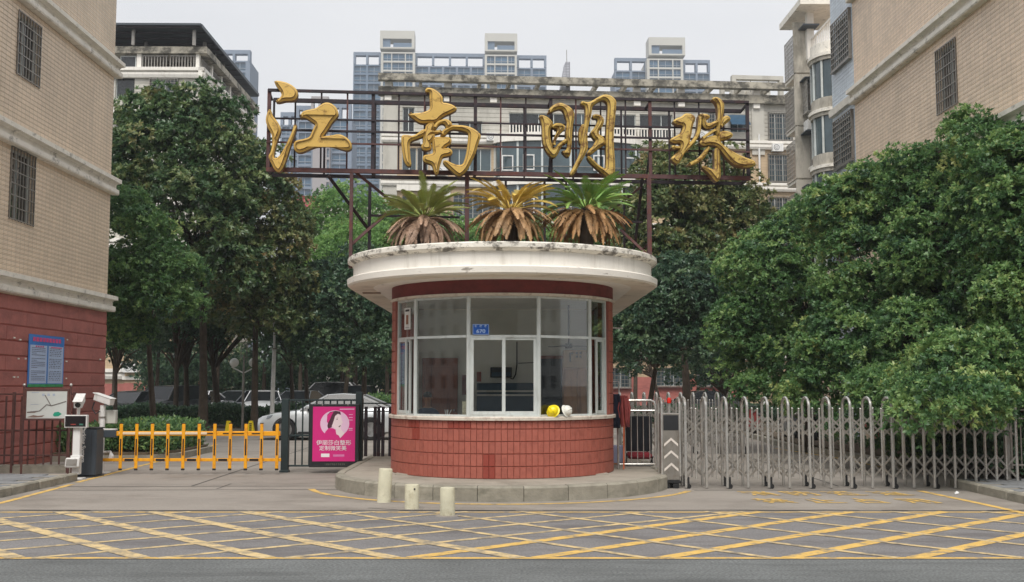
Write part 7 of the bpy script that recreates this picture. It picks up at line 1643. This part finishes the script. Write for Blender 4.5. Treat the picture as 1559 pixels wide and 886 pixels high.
# ================================================================ LAMPS
YLm = 39.2; xm2 = lambda x: at(x, 560, YLm).x; zm2 = lambda y: at(371, y, YLm).z
lp = thing('street_lamp', 'garden lamp with two white globes on a thin grey pole', 'lamp', (xm2(371), YLm, 0))
MB().cyl((xm2(371), YLm, .1), (xm2(371), YLm, zm2(540)), .05, 10, .035).build('pole', M['steeld'], lp)
for s in (-1, 1):
    xx = xm2(371) + s * (xm2(385.5) - xm2(371)); MB().tube([(xm2(371), YLm, zm2(568)), (xm2(371) + s * .18, YLm, zm2(564)), (xx - s * .02, YLm, zm2(561)), (xx + s * .1, YLm, zm2(558.5)), (xx, YLm, zm2(558.5))], .025, 8).build('arm', M['whitep'], lp, smooth=True)
    gl_ = MB().sphere((xx, YLm, zm2(552)), .165, 18, 12).build('globe', mat('white_globe_%s' % ('l' if s < 0 else 'r'), srgb(226, 226, 222), .3), lp, smooth=True)
    MB().cyl((xx - s * .0 + s * -.24, YLm, zm2(553)), (xx - s * .24, YLm, zm2(527)), .015, 6).build('prong', M['steeld'], lp)
MB().cyl((xm2(364), YLm, zm2(544)), (xm2(378), YLm, zm2(544)), .015, 6).build('crossbar', M['steeld'], lp)
Yp = 39.3; xp, zp = lambda x: at(x, 560, Yp).x, lambda y: at(417, y, Yp).z
pk = thing('flag_pole', 'tall thin white pole with a grey joint, right of the globe lamp', 'pole', (xp(416.5), Yp, 0))
MB().cyl((xp(415), Yp, .05), (xp(417), Yp, zp(532)), .085, 12, .07).build('lower_pole', M['whitep'], pk, smooth=True); MB().cyl((xp(417.3), Yp, zp(532)), (xp(417.3), Yp, zp(530)), .1, 12).build('joint', M['steeld'], pk); MB().cyl((xp(417.3), Yp, zp(530)), (xp(415.5), Yp, zp(474)), .04, 10, .03).build('upper_pole', M['whitep'], pk, smooth=True)
for (px, lab) in ((347, 'yellow warning marker on the kerb, left of the two'), (381, 'yellow warning marker with dark writing beside the car bumper')):
    p = gr(px, 663); T = thing('marker', lab, 'marker', (p.x, p.y, 0)); mb = MB(); mb.hexa([(p.x - .13, p.y, .0), (p.x + .13, p.y, .0), (p.x + .13, p.y + .2, .0), (p.x - .13, p.y + .2, .0), (p.x - .06, p.y, .5), (p.x + .06, p.y, .5), (p.x + .06, p.y + .12, .5), (p.x - .06, p.y + .12, .5)]); mb.build('body', mat('bright_yellow_plastic', srgb(232, 206, 30), .5), T)
    mb = MB()
    if px == 381:
        for k in range(5): mb.box(p.x - .04, p.x + .04, p.y - .012, p.y - .004, .1 + k * .07, .14 + k * .07)
        mb.build('lettering', M['black'], T)['kind'] = 'stuff'

# ================================================================ CARS
def car(lab, X, Y, rz, paint, s=1.0, kind='sedan', detail=True, group=None, cut=True):
    """car with its nose towards local -x; origin under the middle"""
    T = thing('parked_car', lab, 'car', (X, Y, .01), rz, group)
    Lh = 2.35; H = {'sedan': 1.44, 'suv': 1.68, 'van': 1.85}[kind]
    # stations: x, deck height, half width, sill height
    st = [(-2.34, .56, .55, .34), (-2.30, .68, .72, .24), (-2.15, .76, .82, .2), (-1.8, .84, .875, .19), (-1.3, .91, .9, .18), (-.85, .965, .91, .18), (-.2, .965, .915, .18), (.5, .98, .915, .18), (1.2, 1.0, .905, .18), (1.6, 1.03, .89, .19), (2.0, 1.04, .86, .22), (2.25, 1.0, .8, .28), (2.34, .9, .7, .36)]
    if kind != 'sedan': st = [(x, h * (H / 1.44) ** .75, w_, l_ + .03) for x, h, w_, l_ in st]
    mb = MB(); vs = []; n_ = 12
    for x, h, w_, l_ in st:
        ring = [(0, l_), (w_ * .8, l_), (w_ * .97, l_ + .06), (w_, l_ + .22), (w_ * 1.0, (h + l_) / 2 + .05), (w_ * .97, h - .1), (w_ * .9, h - .02), (w_ * .55, h + .012)]
        full = ring + [(-a, b) for a, b in ring[::-1] if a > 0]
        full = full[:8] + [(0, h + .02)] + full[8:]
        vs += [(x, y, z) for y, z in full]
    k_ = len(vs) // len(st); fs = []
    for i in range(len(st) - 1):
        for j in range(k_): fs.append((i * k_ + j, i * k_ + (j + 1) % k_, (i + 1) * k_ + (j + 1) % k_, (i + 1) * k_ + j))
    fs += [tuple(range(k_)), tuple((len(st) - 1) * k_ + j for j in range(k_))[::-1]]
    mb.add(vs, fs); me = mb.mesh('body', paint, smooth=True)
    o = bpy.data.objects.new('tmp', me); col.objects.link(o)
    wx = (-1.42, 1.27); wr = .335
    if cut:
        cm = MB()
        for x in wx:
            for s_ in (-1, 1): cm.cyl((x, s_ * .62, wr), (x, s_ * 1.1, wr), wr + .055, 28)
        cme = cm.mesh('cut', paint); co = bpy.data.objects.new('cut', cme); col.objects.link(co)
        b = o.modifiers.new('b', 'BOOLEAN'); b.object = co; b.operation = 'DIFFERENCE'; b.solver = 'FAST' if hasattr(b, 'solver') else b.solver
        bpy.context.view_layer.update(); m2 = bpy.data.meshes.new_from_object(o.evaluated_get(bpy.context.evaluated_depsgraph_get())); bpy.data.objects.remove(co)
    else: m2 = me.copy()
    bpy.data.objects.remove(o); m2.name = 'body'; m2.polygons.foreach_set('use_smooth', [True] * len(m2.polygons)); m2.set_sharp_from_angle(angle=R(40)); link('body', m2, T)
    # cabin
    z0 = st[6][1] - .06; Rf = H
    if kind == 'sedan': prof = [(-.95, z0 + .04), (-.12, Rf - .03), (.35, Rf), (.9, Rf - .04), (1.78, z0 + .1)]
    else: prof = [(-.9, z0 + .04), (-.25, Rf - .04), (.4, Rf), (1.5, Rf - .02), (2.15, z0 + .1)]
    gm, cb = MB(), MB()
    P_ = []
    for x, z in prof: t = (z - z0) / (Rf - z0); P_.append((x, z, .86 - .24 * t))
    # glass house sides
    for s_ in (-1, 1):
        gm.add([(P_[0][0], s_ * .865, z0), (P_[4][0], s_ * .845, z0)] + [(x, s_ * w_, z) for x, z, w_ in P_[::-1]], [tuple(range(7))])
    gm.add([(x, s_ * w_, z) for x, z, w_ in (P_[0], P_[1]) for s_ in (-1, 1)], [(0, 1, 3, 2)]); gm.add([(x, s_ * w_, z) for x, z, w_ in (P_[3], P_[4]) for s_ in (-1, 1)], [(0, 1, 3, 2)])
    link('windows', gm.mesh('windows', bpy.data.materials.get('car_glass') or mat('car_glass', srgb(22, 25, 28), .18, spec=.35), fix=False), T)
    rf = MB(); rr = P_[1:4]; vs = []
    for x, z, w_ in rr: vs += [(x, -w_ - .012, z - .035), (x, -w_ * .93, z + .012), (x, 0, z + .03), (x, w_ * .93, z + .012), (x, w_ + .012, z - .035), (x, 0, z - .02)]
    rf.add(vs, [(i * 6 + j, i * 6 + (j + 1) % 6, (i + 1) * 6 + (j + 1) % 6, (i + 1) * 6 + j) for i in (0, 1) for j in range(6)] + [tuple(range(6)), tuple(12 + j for j in range(6))[::-1]]); link('roof', rf.mesh('roof', paint, smooth=True), T)
    for s_ in (-1, 1):
        for a, b, t in ((0, 1, .05), (3, 4, .07)): A, B = P_[a], P_[b]; pb = MB(); pb.bar((A[0], s_ * (A[2] + .004), A[1]), (B[0], s_ * (B[2] + .004), B[1]), t, .03, (0, 1, 0)); link('pillar', pb.mesh('pillar', paint), T)
    # wheels
    ty = MB(); ty.lathe([(wr - .11, -.09), (wr - .02, -.1), (wr, -.07), (wr, .07), (wr - .02, .1), (wr - .11, .09)], n=28); ty.xform(Matrix.Rotation(R(90), 4, 'X')); tm = ty.mesh('tyre', M['rubber'], smooth=True)
    rm = MB(); rm.lathe([(wr - .11, -.07), (wr - .10, .088), (wr - .125, .088), (wr - .135, .0), (0, .0)], n=28)
    for k in range(5):
        a0 = 2 * math.pi * k / 5
        for da in (-.16, .16):
            a = a0 + da; rm.bar((.05 * math.cos(a0), .05 * math.sin(a0), .06), ((wr - .12) * math.cos(a), (wr - .12) * math.sin(a), .075), .045, .02)
    rm.cyl((0, 0, .02), (0, 0, .075), .055, 14); rm.xform(Matrix.Rotation(R(90), 4, 'X')); rmm = rm.mesh('rim', mat('alloy', srgb(178, 180, 182), .3, .8) if 'alloy' not in bpy.data.materials else bpy.data.materials['alloy'])
    for x in wx:
        for s_ in (-1, 1):
            w_ = bpy.data.objects.new('wheel', tm); w_.name = 'wheel'; col.objects.link(w_); w_.parent = T; w_.location = (x, s_ * .80, wr); w_.rotation_euler = (0, 0, 0 if s_ < 0 else math.pi)
            link('rim', rmm, w_)
    if detail:
        hl_ = MB(); hl_m = bpy.data.materials.get('headlight_glass') or mat('headlight_glass', srgb(150, 160, 168), .1, .3)
        for s_ in (-1, 1):
            q = MB(); q.hexa([(-2.27, s_ * .45, .62), (-2.0, s_ * .845, .66), (-1.86, s_ * .85, .70), (-2.16, s_ * .45, .66), (-2.25, s_ * .47, .71), (-1.95, s_ * .825, .765), (-1.80, s_ * .84, .79), (-2.1, s_ * .47, .76)]); q.build('headlight', hl_m, T, local=True)
            q = MB(); q.bbox(-.75, -.6, s_ * .9, s_ * 1.06, .98, 1.1, .03); q.build('mirror', paint, T, smooth=True, local=True)
            q = MB(); q.hexa([(2.1, s_ * .83, .84), (2.32, s_ * .7, .84), (2.3, s_ * .5, .84), (2.1, s_ * .5, .84), (2.08, s_ * .835, .96), (2.29, s_ * .72, .96), (2.28, s_ * .5, .96), (2.08, s_ * .5, .96)]); q.build('tail_light', bpy.data.materials.get('tail_red') or mat('tail_red', srgb(140, 20, 20), .2), T, local=True)
            for x in (-.86, .42, 1.35): q = MB(); q.box(x - .004, x + .004, s_ * .905, s_ * .922, .3, .95); q.build('door_seam', M['black'], T, local=True)
            for x in (.15, 1.05): q = MB(); q.bbox(x - .09, x + .09, s_ * .915, s_ * .94, .83, .86, .008); q.build('door_handle', paint, T, local=True)
            q = MB(); q.bbox(-1.0, .88, s_ * .885, s_ * .925, .2, .27, .01); q.build('side_skirt', M['black'], T, local=True)
        q = MB(); q.bbox(-2.37, -2.25, -.5, .5, .3, .5, .03); q.build('grille', M['black'], T, local=True)
        q = MB(); q.bbox(-2.39, -2.33, -.22, .22, .42, .52, .01); q.build('number_plate', bpy.data.materials.get('blue_enamel'), T, local=True)
    else:
        for s_ in (-1, 1): q = MB(); q.sphere((-2.22, s_ * .66, .68), (.08, .13, .07), 10, 6); q.build('headlight', M['steel'], T, local=True, smooth=True)
    return T
p = gr(437, 669); Yc_ = 34.0
car('silver sedan facing left behind the dark green gate', at(503, 620, Yc_).x + .0, Yc_ + .9, 0, M['silver'])
pd = mat('black_car_paint', srgb(16, 20, 26), .3, coat=.4); pwh = mat('white_car_paint', srgb(214, 216, 218), .3, coat=1); pg = mat('grey_car_paint', srgb(110, 114, 118), .3, coat=1)
gp_ = 'cars parked under the trees on the left'
for (px, Y, rz, pt, kd, lab) in ((198, 47, 75, pd, 'sedan', 'black sedan half hidden behind the second camera pole'), (252, 48, 70, pd, 'suv', 'black sport utility car left of the dark trunks'), (300, 51, 85, pwh, 'sedan', 'white car between the dark trunks, its front mostly hidden'), (362, 53, 60, pg, 'sedan', 'grey sedan behind the globe lamp pole'), (402, 52, 100, pwh, 'sedan', 'white car left of the white pole, seen over the hedge'), (490, 56, 0, pwh, 'van', 'white van far behind the silver sedan'), (455, 52, 80, pg, 'sedan', 'grey car in the shade right of the white pole'), (545, 55, 90, pd, 'suv', 'dark car in the shade beside the gatehouse')):
    car(lab, at(px, 600, Y).x, Y, R(rz), pt, kind=kd, detail=False, group=gp_, cut=False)
car('dark car in the shade behind the second folding gate', at(1060, 600, 50).x, 50, R(10), pd, kind='sedan', detail=False, cut=False)
# parked scooters in the shade behind the right gate
sct = None
def scooter(lab, X, Y, rz, m_):
    T = thing('motor_scooter', lab, 'scooter', (X, Y, .01), rz)
    wl_ = MB(); wl_.lathe([(.13, -.04), (.2, -.045), (.215, 0), (.2, .045), (.13, .04)], n=20); wl_.lathe([(0, -.02), (.13, -.02), (.13, .02), (0, .02)], n=20); wl_.xform(Matrix.Rotation(R(90), 4, 'X')); wm = wl_.mesh('wheel', M['rubber'], smooth=True)
    for x in (-.58, .58): link('wheel', wm, T, (x, 0, .215))
    MB().hexa([(-.12, -.12, .25), (.75, -.1, .32), (.75, .1, .32), (-.12, .12, .25), (.05, -.14, .68), (.78, -.11, .72), (.78, .11, .72), (.05, .14, .68)]).build('body', m_, T, local=True)
    MB().bbox(.02, .78, -.13, .13, .69, .78, .04).build('seat', M['black'], T, local=True); MB().bbox(-.42, .05, -.13, .13, .26, .31, .02).build('footboard', m_, T, local=True)
    MB().hexa([(-.5, -.16, .3), (-.38, -.16, .3), (-.38, .16, .3), (-.5, .16, .3), (-.42, -.13, .92), (-.34, -.13, .92), (-.34, .13, .92), (-.42, .13, .92)]).build('front_shield', m_, T, local=True)
    MB().tube([(-.58, 0, .22), (-.45, 0, .6), (-.36, 0, 1.0)], .025, 8).build('fork', M['steeld'], T, local=True); MB().tube([(-.3, -.32, 1.02), (-.38, -.12, 1.03), (-.38, .12, 1.03), (-.3, .32, 1.02)], .015, 6).build('handlebar', M['black'], T, local=True)
    MB().sphere((-.45, 0, .88), (.05, .08, .06), 10, 7).build('headlamp', M['steel'], T, local=True, smooth=True)
    return T
scooter('dark scooter parked behind the folding gate near the planting bed', at(1238, 660, 31).x, 31, R(80), pd); scooter('grey scooter parked behind the folding gate, left of the dark one', at(1205, 660, 32).x, 32, R(95), pg); scooter('red scooter in the shade right of the gatehouse', at(1150, 640, 36).x, 36, R(70), mat('red_scooter_paint', srgb(130, 34, 34), .35, coat=1))
pp_ = gr(1454, 753); pc = thing('litter', 'scrap of white paper lying by the right kerb', 'litter', (pp_.x, pp_.y, .01)); mb = MB(); mb.add([(0, 0, .0), (.07, .01, .012), (.08, .05, .03), (.01, .06, .012), (.04, .03, .045)], [(0, 1, 4), (1, 2, 4), (2, 3, 4), (3, 0, 4)]); mb.build('paper', M['whitep'], pc, local=True, fix=False)
# ================================================================ HAZE
hz = MB().box(-420, 420, -60, 460, -1.0, 130).build('haze', None) if False else None
me = MB().box(-300, 300, -50, 420, -1.0, 112).mesh('haze', []) 
hzo = link('haze', me); hzo['kind'] = 'stuff'
hm = bpy.data.materials.new('haze'); hm.use_nodes = True; ht = hm.node_tree; ht.nodes.clear()
pv = ht.nodes.new('ShaderNodeVolumePrincipled'); pv.inputs['Color'].default_value = (.86, .9, .95, 1); pv.inputs['Density'].default_value = .0007; pv.inputs['Anisotropy'].default_value = .2
ho = ht.nodes.new('ShaderNodeOutputMaterial'); ht.links.new(pv.outputs[0], ho.inputs['Volume']); me.materials.append(hm)
